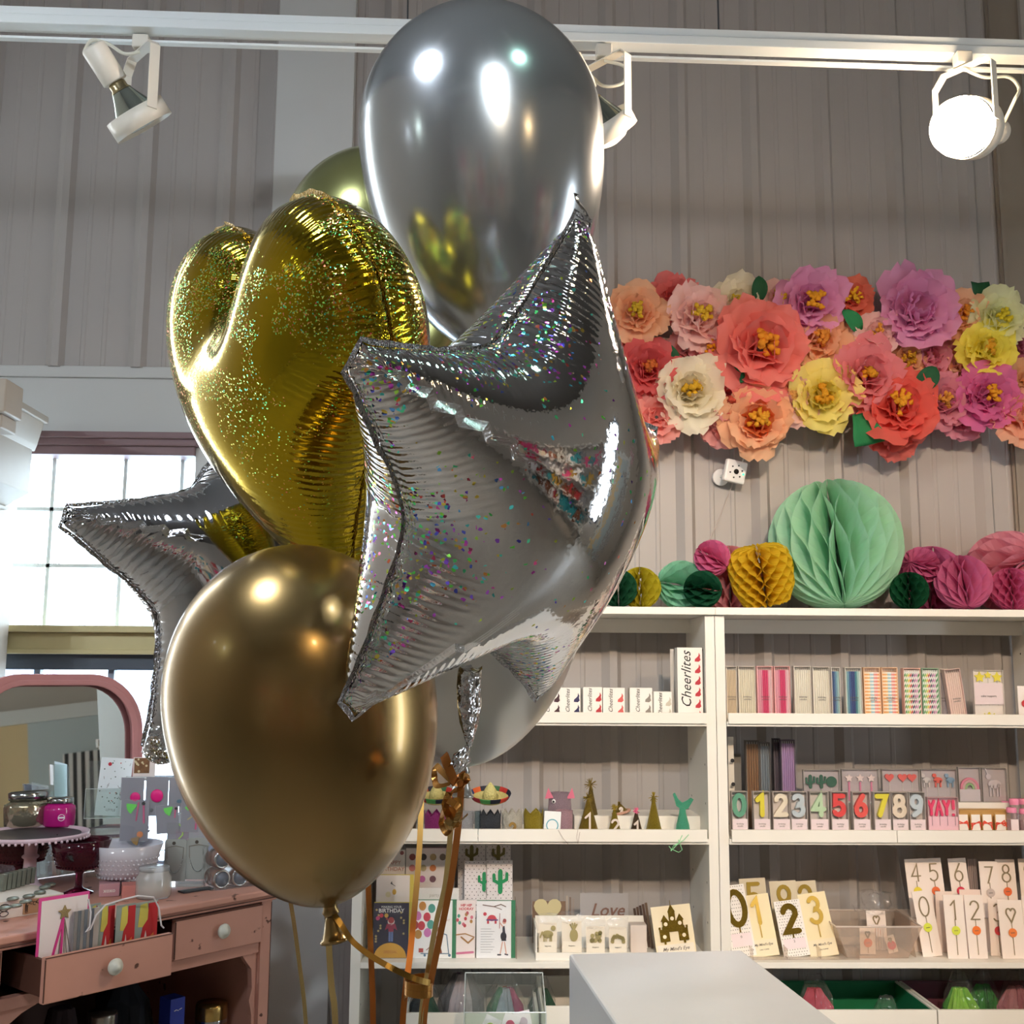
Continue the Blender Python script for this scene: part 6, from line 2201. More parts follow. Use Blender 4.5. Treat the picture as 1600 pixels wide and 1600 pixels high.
def tissuebag(px, py, Y, r, label, cols, zs, squash=1.):
    x = W(px, py, Y).x
    t = thing('tissue_pack', label, 'tissue pack', (x, Y, zs), group='cellophane bags of tissue decorations')
    for k, c in enumerate(cols):
        a = 2*PI*k/len(cols)
        g = crumple([(math.cos(a)*r*.45, math.sin(a)*r*.3, r*.15), (math.cos(a)*r*.5, math.sin(a)*r*.35, r*.6*squash), (math.cos(a)*r*.40, math.sin(a)*r*.25, r*1.05*squash), (math.cos(a)*r*.2, math.sin(a)*r*.1, r*1.42*squash)], [r*.42, r*.52, r*.48, r*.16], k+px, .8, 18, .34)
        g.build('folded_tissue', tissue(c), t)
    crumple([(0, 0, .002), (0, 0, r*.6*squash), (0, 0, r*1.25*squash), (0, 0, r*1.7*squash)], [r*1.0, r*1.12, r*.85, r*.35], px, .75, 14, .2).build('bag', M_film, t)
    return t


def bag(px, pyt, Y, r, label, cols):
    z0 = Z5+.012
    top = min(W(px, pyt, Y).z, Z4b-.012)
    tissuebag(px, pyt, Y, r, label, cols, z0, (top-z0)/(r*1.55))


bag(662, 1535, 3.40, .060, 'clear bag of dark green and grey tissue behind the ribbons', ['1d5c40', '4a4a4c', '2a3438'])
bag(722, 1508, 3.44, .070, 'large clear bag of grey and plum tissue on the bottom shelf', ['8a8488', '7c4c7c', '7c7c80', 'd8ccd0'])
bag(790, 1532, 3.47, .060, 'clear bag of magenta and orange tissue behind the acrylic box', ['c83c84', 'e86a34', '2f8a60', 'b8c8d8'])
bag(846, 1534, 3.50, .045, 'clear bag of dark green tissue right of the acrylic box', ['1d6a48', '24503c'])
bag(1272, 1533, 3.47, .055, 'clear bag with a pink tissue ball in the green bin', ['e8788c', 'e0647a'])
bag(1385, 1566, 3.42, .050, 'shiny flat cellophane bag at the front of the green bin', ['2f8c60', '3a8a64'])
bag(1498, 1532, 3.44, .062, 'clear bag of bright green tissue in the plum bin', ['9cdc50', '6ac04c', 'b4ec60'])
bag(1535, 1528, 3.52, .058, 'clear bag of dark green tissue behind the bright green one', ['3c9a44', '4cac4c'])
bag(1585, 1530, 3.50, .060, 'clear bag of dusty pink tissue at the right edge', ['c8808c', 'd898a0'])

# clear acrylic box nearer the camera, with small cards
aY = 3.05
zt_ = W(790, 1547, aY).z
zt2 = W(790, 1582, aY).z
ab = thing('acrylic_box', 'clear acrylic display box with small cards, left of the white table', 'box', (W(725, 1590, aY).x, aY, .0))
wa = W(853, 1590, aY).x-W(725, 1590, aY).x
M_ac = clear('acrylic_sheet', 'f6faf8', .965, .04)
M_ae = mat('acrylic_edge', 'c8d0d0', .2)
zb0_ = .10
d_ = .17
zf = zt2
for nm, (a, b) in (('front_wall', (0, .003)), ('back_wall', (d_-.003, d_))):
    G().box(0, a, zb0_, wa, b, zt_ if nm == 'back_wall' else zf).build(nm, M_ac, ab)
for a in (0, wa-.003):
    g = G()
    vs = [(x_, y_, z_) for x_ in (a, a+.003) for y_, z_ in ((.003, zb0_), (d_-.003, zb0_), (d_-.003, zt_), (.003, zf))]
    g.add(vs, [(0, 1, 2, 3), (7, 6, 5, 4), (0, 4, 5, 1), (1, 5, 6, 2), (2, 6, 7, 3), (3, 7, 4, 0)])
    g.build('side_wall', M_ac, ab)
G().tube([(0, 0, zf), (wa, 0, zf)], .0016, 5).tube([(0, 0, zf), (0, d_, zt_)], .0016, 5).tube([(wa, 0, zf), (wa, d_, zt_)], .0016, 5).tube([(0, d_, zt_), (wa, d_, zt_)], .0016, 5).tube([(0, 0, zf), (0, 0, zb0_)], .0016, 5).tube([(wa, 0, zf), (wa, 0, zb0_)], .0016, 5).build('polished_edge', M_ae, ab)
pst = tag(G().box(W(722, 1590, aY).x, aY-.01, 0, W(856, 1590, aY).x, aY+.18, zb0_-.001).build('box_plinth', M_white), 'white base under the acrylic box', 'plinth')
for k, (px, r_) in enumerate(((757, 25), (790, 20), (822, -12))):
    o = G().box(-.022, 0, 0, .022, .002, .062).build('mini_card', mat('card_f0ecf0', 'f0ecf0', .5))
    o.location = (W(px, 1600, aY+.08).x, aY+.05+k*.02, zt2-.085)
    o.rotation_euler = (R_(-8), R_(r_), 0)
    tag(o, 'small white card with a coloured spot inside the acrylic box, '+['left', 'middle', 'right'][k], 'card', 'small cards in the acrylic box')
    sp = G().disc(0, .035, .012, -.001, -.0001).build('printed_spot', mat('spot_%d' % k, ['a4c43c', 'd0486c', 'c8b8c8'][k], .5), o)

# white display table in the foreground right
tz = .90
A_, B_ = WZ(889, 1490, tz), WZ(1159, 1484, tz)
tb = thing('display_table', 'large plain white display block in the lower right foreground', 'table', (A_.x, A_.y, 0), (0, 0, math.atan2(B_.y-A_.y, B_.x-A_.x)-.0))
tw = (B_-A_).length
G().box(0, -1.15, 0, tw, 0, tz).build('block', mat('white_gloss_board', 'dcdadb', .35, noise=.02), tb, bevel=.006)
tb2 = thing('display_ledge', 'thin white ledge beside the right rim of the white display block', 'table', (B_.x+.085, B_.y-.02, 0), (0, 0, 0))
G().box(0, -.55, .76, .06, .0, .78).build('ledge', M_white, tb2, bevel=.002)
G().box(.0, -.06, 0, .05, -.02, .76).box(.0, -.52, 0, .05, -.48, .76).build('support', M_white, tb2)

# ============================================================ PINK DRESSER at the left
DZ = .92
DA, DB = WZ(-5, 1463, DZ), WZ(433, 1385, DZ)
du = (DB-DA).normalized()
dn = Vector((-du.y, du.x, 0))
dl = (DB-DA).length
DYAW = math.atan2(du.y, du.x)
M_pink = mat('distressed_pink_paint', 'c4907f', .55, noise=.12, nscale=9)
# worn edges: brown wood showing through
_nt = M_pink.node_tree
_b = _nt.nodes['Principled BSDF']
_old = _b.inputs['Base Color'].links[0].from_socket
_n = _nt.nodes.new('ShaderNodeTexNoise')
_n.inputs['Scale'].default_value = 26
_n.inputs['Detail'].default_value = 6
_tc = _nt.nodes.new('ShaderNodeTexCoord')
_nt.links.new(_tc.outputs['Object'], _n.inputs['Vector'])
_r2 = _nt.nodes.new('ShaderNodeValToRGB')
_r2.color_ramp.elements[0].position = .665
_r2.color_ramp.elements[1].position = .70
_nt.links.new(_n.outputs[0], _r2.inputs[0])
_mx = _nt.nodes.new('ShaderNodeMix')
_mx.data_type = 'RGBA'
_nt.links.new(_r2.outputs[0], _mx.inputs[0])
_nt.links.new(_old, _mx.inputs[6])
_mx.inputs[7].default_value = lin('5e3b30')
_nt.links.new(_mx.outputs[2], _b.inputs['Base Color'])
M_wood = mat('dark_brown_wood', '4e2f24', .6, noise=.2, nscale=12)
M_worn = mat('worn_brown_edge', '5a3a30', .7, noise=.3, nscale=60)

dr = thing('dresser', 'distressed pink painted dresser with two drawers and an open lower bay', 'dresser', (DA.x, DA.y, 0), (0, 0, DYAW))


def DL(px, py, yl):
    """photo point on the plane at dresser depth yl -> dresser-local x, z"""
    p = RP(px, py, DA+dn*yl, dn)
    return (p-DA).dot(du), p.z


D = .64
zt0 = DZ-.018
yopen = -.10
zdt, zdb = .882, .785
zt0 = DZ-.018
G().box(-.12, -.018, zt0, dl+.004, D, DZ).box(-.11, -.010, zt0-.014, dl-.006, D-.01, zt0-.0005).build('top_board', M_pink, dr, bevel=.004)
s0, zd1 = DL(38, 1478, 0)
zr0 = DL(260, 1530, 0)[1]
fx1 = DL(424, 1450, 0)[0]
fxm = DL(262, 1500, 0)[0]
xlp = .015
G().box(-.10, 0, 0, -.10+.0, 0, 0)
g = G()
g.box(-.11, .0, 0, xlp, .04, zt0-.015).box(fx1-.035, .0, 0, fx1, .04, zt0-.015)
g.box(xlp, .006, zdb-.03, fx1-.035, .03, zdb-.004).box(xlp, .006, zdt+.004, fx1-.035, .03, zt0-.015)
g.build('front_frame', M_pink, dr, bevel=.002)
G().box(-.11, .04, 0, -.09, D-.02, zt0-.015).box(fx1-.02, .04, 0, fx1, D-.02, zt0-.015).build('side_panel', M_pink, dr)
G().box(-.09, D-.03, 0, fx1-.02, D-.02, zt0-.015).build('back_panel', M_wood, dr)
G().box(-.09, .03, zdb-.028, fx1-.02, D-.03, zdb-.018).build('drawer_floor', M_wood, dr)
G().box(-.09, .03, .30, fx1-.02, D-.03, .32).build('lower_shelf', M_wood, dr)
# scalloped bracket at the right of the open bay
bx = fx1-.035
prof = [(bx, zdb-.03), (bx-.05, zdb-.03), (bx-.035, zdb-.05), (bx-.018, zdb-.07), (bx-.014, zdb-.12), (bx-.022, zdb-.15), (bx-.012, zdb-.19), (bx-.010, .1), (bx, .1)]
G().prism(prof, .012, .028).build('scalloped_bracket', M_pink, dr)
prof = [(xlp, zdb-.03), (xlp, .1), (xlp+.012, .1), (xlp+.014, zdb-.17), (xlp+.03, zdb-.12), (xlp+.02, zdb-.07), (xlp+.06, zdb-.045), (xlp+.10, zdb-.03)]
G().prism(prof, .012, .028).build('scalloped_bracket', M_pink, dr)
# thin worn lines along the edges
g = G()
for a, b, y_ in (((-.0, zt0-.005), (dl, zt0-.005), -.0192), ((fxm+.01, zdt+.001), (fx1-.04, zdt+.001), .003)):
    g.stroke([a, b], .003, y_, y_+.002, cap=False)
g.stroke([(fx1-.002, .2), (fx1-.002, zt0-.02)], .002, -.0008, .001, cap=False)
g.stroke([(xlp-.003, .2), (xlp-.003, zt0-.02)], .002, -.0008, .001, cap=False)
g.build('worn_edge_line', M_worn, dr)


def knob(parent, x, y, z):
    g = G()
    g.M = Matrix.Translation((x, y, z)) @ Matrix.Rotation(PI/2, 4, 'X')
    g.lathe([(.006, 0), (.007, .006), (.010, .010), (.0175, .013), (.0190, .017), (.0165, .022), (.009, .025), (.0075, .030), (0, .031)], 24)
    o = g.build('knob', mat('white_ceramic_knob', 'cfd0c4', .3, noise=.1, nscale=120), parent, smooth=True)
    g = G()
    for k in range(7):
        a = 2*PI*k/7+.3
        g.disc(x+.0135*math.cos(a), z+.0135*math.sin(a), .0012, y-.0212, y-.0205, 6)
    g.build('chip_mark', mat('black_chip', '241e1c', .7), o)
    return o


def drawer(x0, x1, yf, label, deep=.34):
    d = bpy.data.objects.new('drawer', None)
    COL.objects.link(d)
    d.parent = dr
    G().box(x0, yf-.018, zdb, x1, yf, zdt).build('drawer_front', M_pink, d, bevel=.0025)
    G().box(x0+.012, yf, zdb+.008, x0+.022, yf+deep, zdt-.012).box(x1-.022, yf, zdb+.008, x1-.012, yf+deep, zdt-.012).box(x0+.0225, yf, zdb+.008, x1-.0225, yf+deep, zdb+.016).build('drawer_box', M_wood, d)
    knob(d, (x0+x1)/2, yf-.018, (zdb+zdt)/2+.004)
    g = G()
    g.stroke([(x0+.0005, zdb+.004), (x0+.0005, zdt-.004)], .0022, yf-.0188, yf-.016, cap=False)
    g.stroke([(x0, zdt-.001), (x1, zdt-.001)], .0018, yf-.0186, yf-.016, cap=False)
    g.build('worn_edge', M_worn, d)
    return d


# pulled-out left drawer: its front lies nearer the camera
def DP(px, py, z):
    p = WZ(px, py, z)
    return (p-DA).dot(du), (p-DA).dot(dn)


xa, xb = DL(72, 1490, yopen-.018)[0], DL(271, 1455, yopen-.018)[0]
xsh = (xlp+.004)-xa
drawer(xa, xb, yopen, 'open')
drawer(fxm+.012, fx1-.040, .008, 'closed', .3)

# ------------------------------------------------------------ arched mirror standing at the back of the dresser
my = .58
mxr, _ = DL(228, 1200, my)
mzt = DL(110, 1054, my)[1]
mxl = mxr-.56
t = thing('arched_mirror', 'pink framed arched mirror standing on the dresser before the window', 'mirror', tuple(DA+dn*my)[:2]+(DZ+.003,), (R_(-5.5), 0, DYAW))
H = mzt-DZ
rad = .17


def archpts(x0, x1, z0, z1, r, n=10):
    p = [(x0, z0)]
    p += [(x0+r-r*math.cos(PI/2*i/n), z1-r+r*math.sin(PI/2*i/n)) for i in range(n+1)]
    m_ = (x0+x1)/2
    p += [(x1-r+r*math.sin(PI/2*i/n), z1-r+r*math.cos(PI/2*i/n)) for i in range(n+1)]
    p += [(x1, z0)]
    return p


def arch_frame(x0, x1, z1, r, wd, y0, y1):
    a = archpts(x0, x1, 0, z1, r)
    b = archpts(x0+wd, x1-wd, 0, z1-wd*.8, r-wd*.7)
    n = len(a)
    vs = [(p[0], y0, p[1]) for p in a]+[(p[0], y0, p[1]) for p in b]+[(p[0], y1, p[1]) for p in a]+[(p[0], y1, p[1]) for p in b]
    fs = []
    for i in range(n-1):
        fs += [(i, i+1, n+i+1, n+i), (2*n+i, 3*n+i, 3*n+i+1, 2*n+i+1), (i, 2*n+i, 2*n+i+1, i+1), (n+i, n+i+1, 3*n+i+1, 3*n+i)]
    fs += [(0, n, 3*n, 2*n), (n-1, 3*n-1, 4*n-1, 2*n-1)] if 0 else [(0, n, 3*n, 2*n), (n-1, 3*n-1, 4*n-1, 2*n-1)]
    g = G()
    g.add(vs, fs[:-1])
    return g


M_mp = mat('dusty_pink_frame', 'b87c7a', .5, noise=.12, nscale=14)
arch_frame(mxl, mxr, H, rad, .026, -.012, .012).build('outer_frame', M_mp, t, smooth=False, bevel=.003)
arch_frame(mxl+.020, mxr-.020, H-.018, rad-.015, .020, -.020, -.0125).build('inner_moulding', M_mp, t, bevel=.003)
G().prism(archpts(mxl+.02, mxr-.02, .0, H-.018, rad-.015), .004, .008).build('mirror_glass', mat('mirror_silver', 'dfe4e4', .02, 1.0), t)
G().prism(archpts(mxl+.012, mxr-.012, .0, H-.012, rad-.012), .0085, .0125).build('backing', M_wood, t)


def TOP(px, py, h=0):
    return WZ(px, py, DZ+h)


def KS(p):
    """metres per photo pixel at point p"""
    return (p-CAM).dot(_f)/FPX


M_milk = mat('pink_milk_glass', 'e3cbd6', .15, spec=.6, translucent=.15)
M_milkw = mat('white_milk_glass', 'e2dfe6', .15, spec=.6, translucent=.2)
M_ruby = mat('ruby_glass', '6a1a34', .08, trans=.75)

# cake stand
cs = TOP(44, 1392)
k_ = KS(cs)
Rp = 85*k_
hst = W(30, 1302, cs.y).z-DZ
t = thing('cake_stand', 'pale pink milk glass cake stand carrying two candle jars', 'cake stand', (cs.x, cs.y, DZ+.0005))
G().lathe([(0, 0), (.042, 0), (.040, .008), (.026, .020), (.018, .035), (.016, hst*.55), (.022, hst*.58), (.022, hst*.61), (.016, hst*.64), (.019, hst*.88), (.024, hst-.012), (0, hst-.012)], 36).build('pedestal', M_milk, t, smooth=True)
G().lathe([(0, hst-.0115), (Rp*.8, hst-.0115), (Rp, hst-.008), (Rp*1.01, hst+.003), (Rp*.99, hst+.003), (Rp*.98, hst-.003), (0, hst-.003)], 56).build('plate', M_milk, t, smooth=True)
g = G()
for k in range(56):
    a = 2*PI*k/56
    g.ball((Rp*1.0*math.cos(a), Rp*1.0*math.sin(a), hst-.010), .004, 6, 4)
g.build('beaded_rim', M_milk, t, smooth=True)
zp = DZ+hst-.002
liner = tag(G().at((cs.x, cs.y, zp)).lathe([(0, 0), (Rp*.86, 0), (Rp*.86, .001), (0, .001)], 40).build('plate_liner', mat('dark_liner', '2c2226', .6)), 'dark round liner on the pink cake stand', 'liner')


def jar(name, label, px, pyb, pyt, wpx, body, lid, y_off=0, sq=.88, shade=None, lidh=.16, group=None):
    p = WZ(px, pyb, zp+.002)
    p = Vector((p.x, p.y, zp+.0015))
    k = KS(p)
    r, h = wpx*k/2, (pyb-pyt)*k*.93
    t = thing(name, label, 'candle jar', p, group=group)
    G().lathe([(0, 0), (r*.92, 0), (r, h*.06), (r, h*.55), (r*.97, h*(.92-lidh)*.96), (r*.80, h*(.95-lidh)), (r*.78, h*(1-lidh)), (0, h*(1-lidh))], 40).build('jar_body', body, t, smooth=True)
    G().lathe([(r*.82, h*(1-lidh)), (r*.84, h*(1.005-lidh)), (r*.84, h*.96), (r*.74, h), (0, h*1.005)], 40).build('lid', lid, t, smooth=True)
    return t, r, h


M_merc = mat('mercury_glass', 'b9b29a', .16, .85, noise=.35, nscale=60, bump=.4, bscale=40)
M_lid = mat('silver_metal_lid', 'b8bcbc', .15, 1.0)
jar('mercury_candle_jar', 'large mottled silver candle jar with a metal lid on the cake stand', 34, 1288, 1231, 92, M_merc, M_lid, lidh=.24)
t, r, h = jar('pink_candle_jar', 'magenta glass candle jar with a round white badge on the cake stand', 92, 1290, 1243, 47, mat('magenta_glass', 'b81a78', .1, spec=.7), M_lid, lidh=.2)
dv = Vector((.45, -.89, 0)).normalized()
bd = bpy.data.objects.new('badge', None)
yaw_b = math.atan2(dv.x, -dv.y)
g = G()
g.M = Matrix.Rotation(yaw_b, 4, 'Z')
for ra, nn in ((.0085, 20),):
    g.stroke([(ra*math.cos(2*PI*i/nn), h*.34+ra*math.sin(2*PI*i/nn)) for i in range(nn+1)], .0014, -r*1.02-.0005, -r*.99)
g.box(-.009, -r*1.02-.0006, h*.34-.0022, .009, -r*.98, h*.34+.0022)
g.build('round_badge', mat('white_badge_print', 'e8dce4', .5), t)
bpy.data.objects.remove(bd)

# ruby hobnail compotes


def compote(px, pyb, pyt, wpx, label, mt, stem=.45, name='footed_bowl', hob=True, clips=False):
    p = TOP(px, pyb)
    k = KS(p)
    r, h = wpx*k/2, (pyb-pyt)*k*.95
    t = thing(name, label, 'bowl', (p.x, p.y, DZ+.0005))
    hs = h*stem
    G().lathe([(0, 0), (r*.50, 0), (r*.48, h*.03), (r*.16, h*.10), (r*.12, h*.14), (r*.12, hs*.8), (r*.20, hs*.95), (0, hs)], 36).build('foot', mt, t, smooth=True)
    G().lathe([(0, hs*.96), (r*.45, hs), (r*.70, hs+h*.04), (r*.80, hs+(h-hs)*.25), (r*.88, hs+(h-hs)*.6), (r, h), (r*.97, h), (r*.85, hs+(h-hs)*.6), (r*.77, hs+(h-hs)*.28), (r*.66, hs+h*.08), (0, hs+h*.05)], 48).build('bowl', mt, t, smooth=True)
    if hob:
        g = G()
        for j in range(5):
            f = j/4
            rr = r*(.74+.145*f)
            z = hs+h*.06+(h-hs)*.52*f
            for q in range(40):
                a = 2*PI*(q+.5*(j % 2))/40
                g.ball((rr*math.cos(a), rr*math.sin(a), z), r*.035, 6, 4)
        g.build('hobnails', mt, t, smooth=True)
    return t, r, h, p


t, r, h, p = compote(28, 1386, 1302, 96, 'dark ruby glass hobnail bowl behind the cake stand pedestal', M_ruby)
hc = tag(G().at((p.x, p.y, DZ+h*.62)).lathe([(0, 0), (r*.7, 0), (r*.74, h*.25), (r*.4, h*.36), (0, h*.36)], 14, wob=.15).build('dark_hair_clips', mat('dark_brown_plastic', '2a1c1e', .3)), 'pile of dark hair accessories in the ruby bowl behind the cake stand', 'hair clips')
hc['kind'] = 'stuff'
t, r, h, p = compote(122, 1396, 1310, 92, 'ruby glass footed hobnail bowl left of the white one', M_ruby)
for k, (dx, a, L) in enumerate(((-.03, -28, .085), (-.008, -42, .10), (.015, -50, .095), (.03, -62, .07))):
    o = G().prism([(-.005, 0), (.005, 0), (.007, L*.8), (0, L), (-.007, L*.8)], -.003, .003).build('hair_claw', mat('black_brown_plastic', '171214', .25), bevel=.001)
    o.location = (p.x+dx, p.y-.01*k, DZ+h*.55)
    o.rotation_euler = (R_(-8), R_(a), R_(20*k))
    tag(o, 'black hair clip sticking out of the ruby bowl, '+['steepest', 'second', 'third', 'flattest'][k]+' of four', 'hair clip', 'black hair clips in the ruby bowl')
o = G().at((p.x, p.y, DZ+h*.56)).lathe([(0, 0), (r*.72, 0), (r*.78, h*.3), (r*.5, h*.36), (0, h*.36)], 14, wob=.12).build('dark_beads', mat('dark_bead_heap', '1e1418', .25))
tag(o, 'dark heap of hair accessories filling the ruby bowl left of the white one', 'hair accessories')
o['kind'] = 'stuff'
compote(194, 1391, 1316, 112, 'white milk glass hobnail bowl on a short foot', M_milkw, stem=.27)
ca = WZ(150, 1308, DZ+.115)
cpl = tag(G().at((ca.x+.02, ca.y+.05, DZ+.118)).lathe([(0, 0), (.10, 0), (.115, .004), (.118, .012), (.114, .012), (.10, .006), (0, .004)], 40).build('glass_plate', mat('clear_purple_glass', 'c8b4c0', .05, trans=.9)), 'clear glass plate with a purple rim between the ruby bowl and the card holder', 'plate')

# acrylic literature holder with a menu card
hp = TOP(158, 1372)
k_ = KS(hp)
t = thing('card_holder', 'clear acrylic holder with a speckled white card, in front of the mirror', 'card holder', (hp.x, hp.y, DZ+.0005), (0, 0, R_(12)))
z0, z1 = W(160, 1278, hp.y).z-DZ, W(160, 1184, hp.y).z-DZ
zmid = W(160, 1232, hp.y).z-DZ
wd = 30*k_
G().box(-wd, -.012, z0, wd*1.0, -.009, zmid).box(-wd, .012, z0, wd, .015, z1-.01).box(-wd, -.009, z0, wd, .012, z0+.003).build('pocket', clear('acrylic_sheet', 'f6faf8', .965, .04), t)
G().tube([(-wd, -.011, z0), (wd, -.011, z0), (wd, -.011, zmid), (-wd, -.011, zmid)], .0012, 5, closed=True).build('polished_edge', mat('acrylic_edge', 'c8d0d0', .2), t)
G().box(-wd*.8, .02, 0, wd*.8, .023, z0+.02).build('stand_leg', clear('acrylic_sheet', 'f6faf8', .965, .04), t)
cdk = thing('menu_card', 'white card speckled with tiny flowers, held in the acrylic holder', 'card', (hp.x, hp.y, DZ), (0, R_(4), R_(12)))
G().box(-wd*.75, 0, z0+.006, wd*.86, .0015, z1).build('card', mat('pale_blue_white_card', 'e4eaec', .6), cdk)
rnd = random.Random(6)
for nm, c, n_ in (('printed_pattern', '5a6a5c', 26), ('printed_twig', '6a5850', 10)):
    g = G()
    for k in range(n_):
        x_, z_ = rnd.uniform(-wd*.65, wd*.75), rnd.uniform(z0+.03, z1-.006)
        if c == '6a5850':
            g.stroke([(x_, z_), (x_+rnd.uniform(-.006, .006), z_+.007)], .0009, -.0008, -.0001)
        else:
            g.disc(x_, z_, rnd.uniform(.0010, .0022), -.0008, -.0001, 8)
    g.build(nm, mat('print_'+c, c, .6), cdk)
for k in range(6):
    G().disc(rnd.uniform(-wd*.6, wd*.7), rnd.uniform(z0+.03, z1-.01), .0018, -.0009, -.0001, 8).build('printed_flower', mat('print_c8504c', 'c8504c', .6), cdk)
G().disc(-wd*.28, z1-.018, .0052, -.0010, -.0001, 14).build('printed_flower', mat('print_red', 'c23440', .6), cdk)
text(cdk, 'card_lettering', 'LITTLE', .009, (.002, -.0006, z0+.022), M_ink)
# photo card behind
pp = TOP(214, 1376)
t = thing('photo_card', 'small brown floral photo card standing above the earring panel', 'card', (pp.x, pp.y, 0), (0, 0, R_(5)))
ztop, zbt, zlb = W(214, 1184, pp.y).z, W(214, 1208, pp.y).z, W(214, 1218, pp.y).z
G().box(-.027, 0, zlb, .034, .003, ztop+.001).build('mount', mat('cream_pink_card', 'e4d4cc', .6), t)
G().box(-.024, -.0008, zbt, .018, -.0001, ztop-.0005).build('photo_print', mat('brown_photo_print', '7c5638', .4, noise=.6, nscale=90), t)
g = G()
rnd = random.Random(3)
for k in range(9):
    g.disc(rnd.uniform(-.022, .016), rnd.uniform(zbt+.004, ztop-.004), rnd.uniform(.002, .004), -.0014, -.0009, 8)
g.build('photo_flowers', mat('photo_highlights', 'd8c49c', .5), t)
G().box(-.004, .004, DZ+.001, .004, .008, zlb+.01).build('stand_leg', clear('acrylic_sheet', 'f6faf8', .965, .04), t)

# earring display: clear upright frame with hanging packets
ep = TOP(262, 1383)
EY = ep.y
fr_ = thing('earring_rack', 'clear upright rack by the window hung with earring packets', 'display rack', (ep.x, EY, DZ+.0005))
zE = W(262, 1214, EY).z-DZ
xa_, xb_ = W(190, 1300, EY).x-ep.x, W(322, 1300, EY).x-ep.x
G().box(xa_, .012, 0, xb_, .014, zE).build('panel', clear('rack_panel', 'f0f2f4', .93, .05), fr_)
G().box(xa_, -.03, 0, xb_, .05, .002).build('base', clear('acrylic_sheet', 'f6faf8', .965, .04), fr_)
for f in (.99, .66, .32):
    G().tube([(xa_, .0, zE*f), (xb_, .0, zE*f)], .0014, 6).build('hanging_rod', mat('acrylic_edge', 'c8d0d0', .2), fr_)


def packet(px0, px1, pyt, pyb, dy, label, draw, tilt=0, bg='84828e'):
    Y = EY-.006-dy
    a, b = W(px0, pyt, Y), W(px1, pyt, Y)
    zt_, zb_ = a.z, W((px0+px1)/2, pyb, Y).z
    wd, h = b.x-a.x, zt_-zb_
    t = thing('earring_packet', label, 'earring packet', ((a.x+b.x)/2, Y, zb_), (0, R_(tilt), 0), 'earring packets on the clear rack')
    G().box(-wd/2, 0, 0, wd/2, .0008, h).build('grey_card', mat('packet_'+bg, bg, .5), t)
    G().box(-wd/2-.001, -.0045, -.001, wd/2+.001, -.004, h+.002).build('cellophane', clear('packet_film', 'ffffff', .95, .05), t)
    for nm, c, f in draw:
        g = G()
        f(g, wd, h)
        g.build(nm, mat('bead_'+c, c, .45), t, smooth=(nm in ('bead', 'pompom')))
    return t


def bead(x, z, r):
    return lambda g, w_, h_: g.ball((x*w_, -.0035+.0, z*h_), r*1.7, 14, 8, (1, .25, 1))
def tassel(x, z, L, a):
    def f(g, w_, h_):
        rnd = random.Random(int(z*100))
        for k in range(14):
            q = R_(a+(k-6.5)*4.6)
            g.stroke([(x*w_, z*h_), (x*w_+L*1.6*math.cos(q), z*h_+L*1.6*math.sin(q))], .0034, -.0034, -.001, cap=False)
    return f
def line(pts, wd):
    return lambda g, w_, h_: g.stroke([(p[0]*w_, p[1]*h_) for p in pts], wd*1.5, -.003, -.001)
NE, PK = '5ade3c', 'c83474'
packet(190, 226, 1215, 1250, .002, 'packet with a pink bead half tucked behind the green tassel packet', [('bead', 'd81878', bead(.15, .12, .0085))])
packet(229, 264, 1214, 1275, .003, 'packet with a big round magenta bead over a dark disc', [('bead', 'e0187c', bead(.02, .52, .0105)), ('disc', '3c3c50', lambda g, w, h: g.disc(-.2*w, h*.15, .0048, -.003, -.001))])
packet(265, 300, 1215, 1260, .004, 'packet with a yellow bead and a teal bead', [('bead', 'd8c01c', bead(.30, .74, .0068)), ('teal_bead', '22607c', lambda g, w, h: g.disc(.0, h*.18, .0078, -.003, -.001, rz=.005))])
packet(190, 234, 1250, 1314, .008, 'packet with a neon green tassel fan and pink stems above an orange bead', [('tassel', NE, tassel(.05, .88, .017, 205)), ('pink_stem', PK, line([(.12, .94), (.06, .5)], .0024)), ('pink_strap', PK, line([(.30, .90), (.34, .45)], .0032)), ('black_tag', '14141a', lambda g, w, h: g.disc(.30*w, h*.92, .0050, -.004, -.0031)), ('orange_bead', 'e88420', lambda g, w, h: g.disc(.22*w, h*.16, .0085, -.003, -.001)), ('gold_tassel', 'a8844c', tassel(.20, .10, .014, 225))])
packet(247, 282, 1258, 1302, .009, 'packet with a neon green tassel over a curved green cord', [('tassel', NE, tassel(.25, .92, .015, 218)), ('pink_stem', PK, line([(.38, .9), (.34, .55)], .0024)), ('black_tag', '14141a', lambda g, w, h: g.disc(.42*w, h*.86, .0044, -.004, -.0031, rz=.0036))], tilt=-5)
packet(284, 312, 1248, 1300, .010, 'packet with a neon green tassel beside a tall pink strap, next to the gold balloon', [('tassel', NE, tassel(.10, .92, .016, 255)), ('pink_strap', PK, line([(.42, .98), (.36, .1)], .0032)), ('gold_clip', 'b8a468', lambda g, w, h: g.stroke([(-.1*w, h*.38), (.2*w, h*.50)], .003, -.003, -.001))])
packet(262, 296, 1286, 1312, .005, 'packet with a curved lime cord at the middle of the rack', [('lime_cord', 'a4d84c', line([(.0, .98), (.22, .70), (.22, .30), (.05, .05)], .0022))])


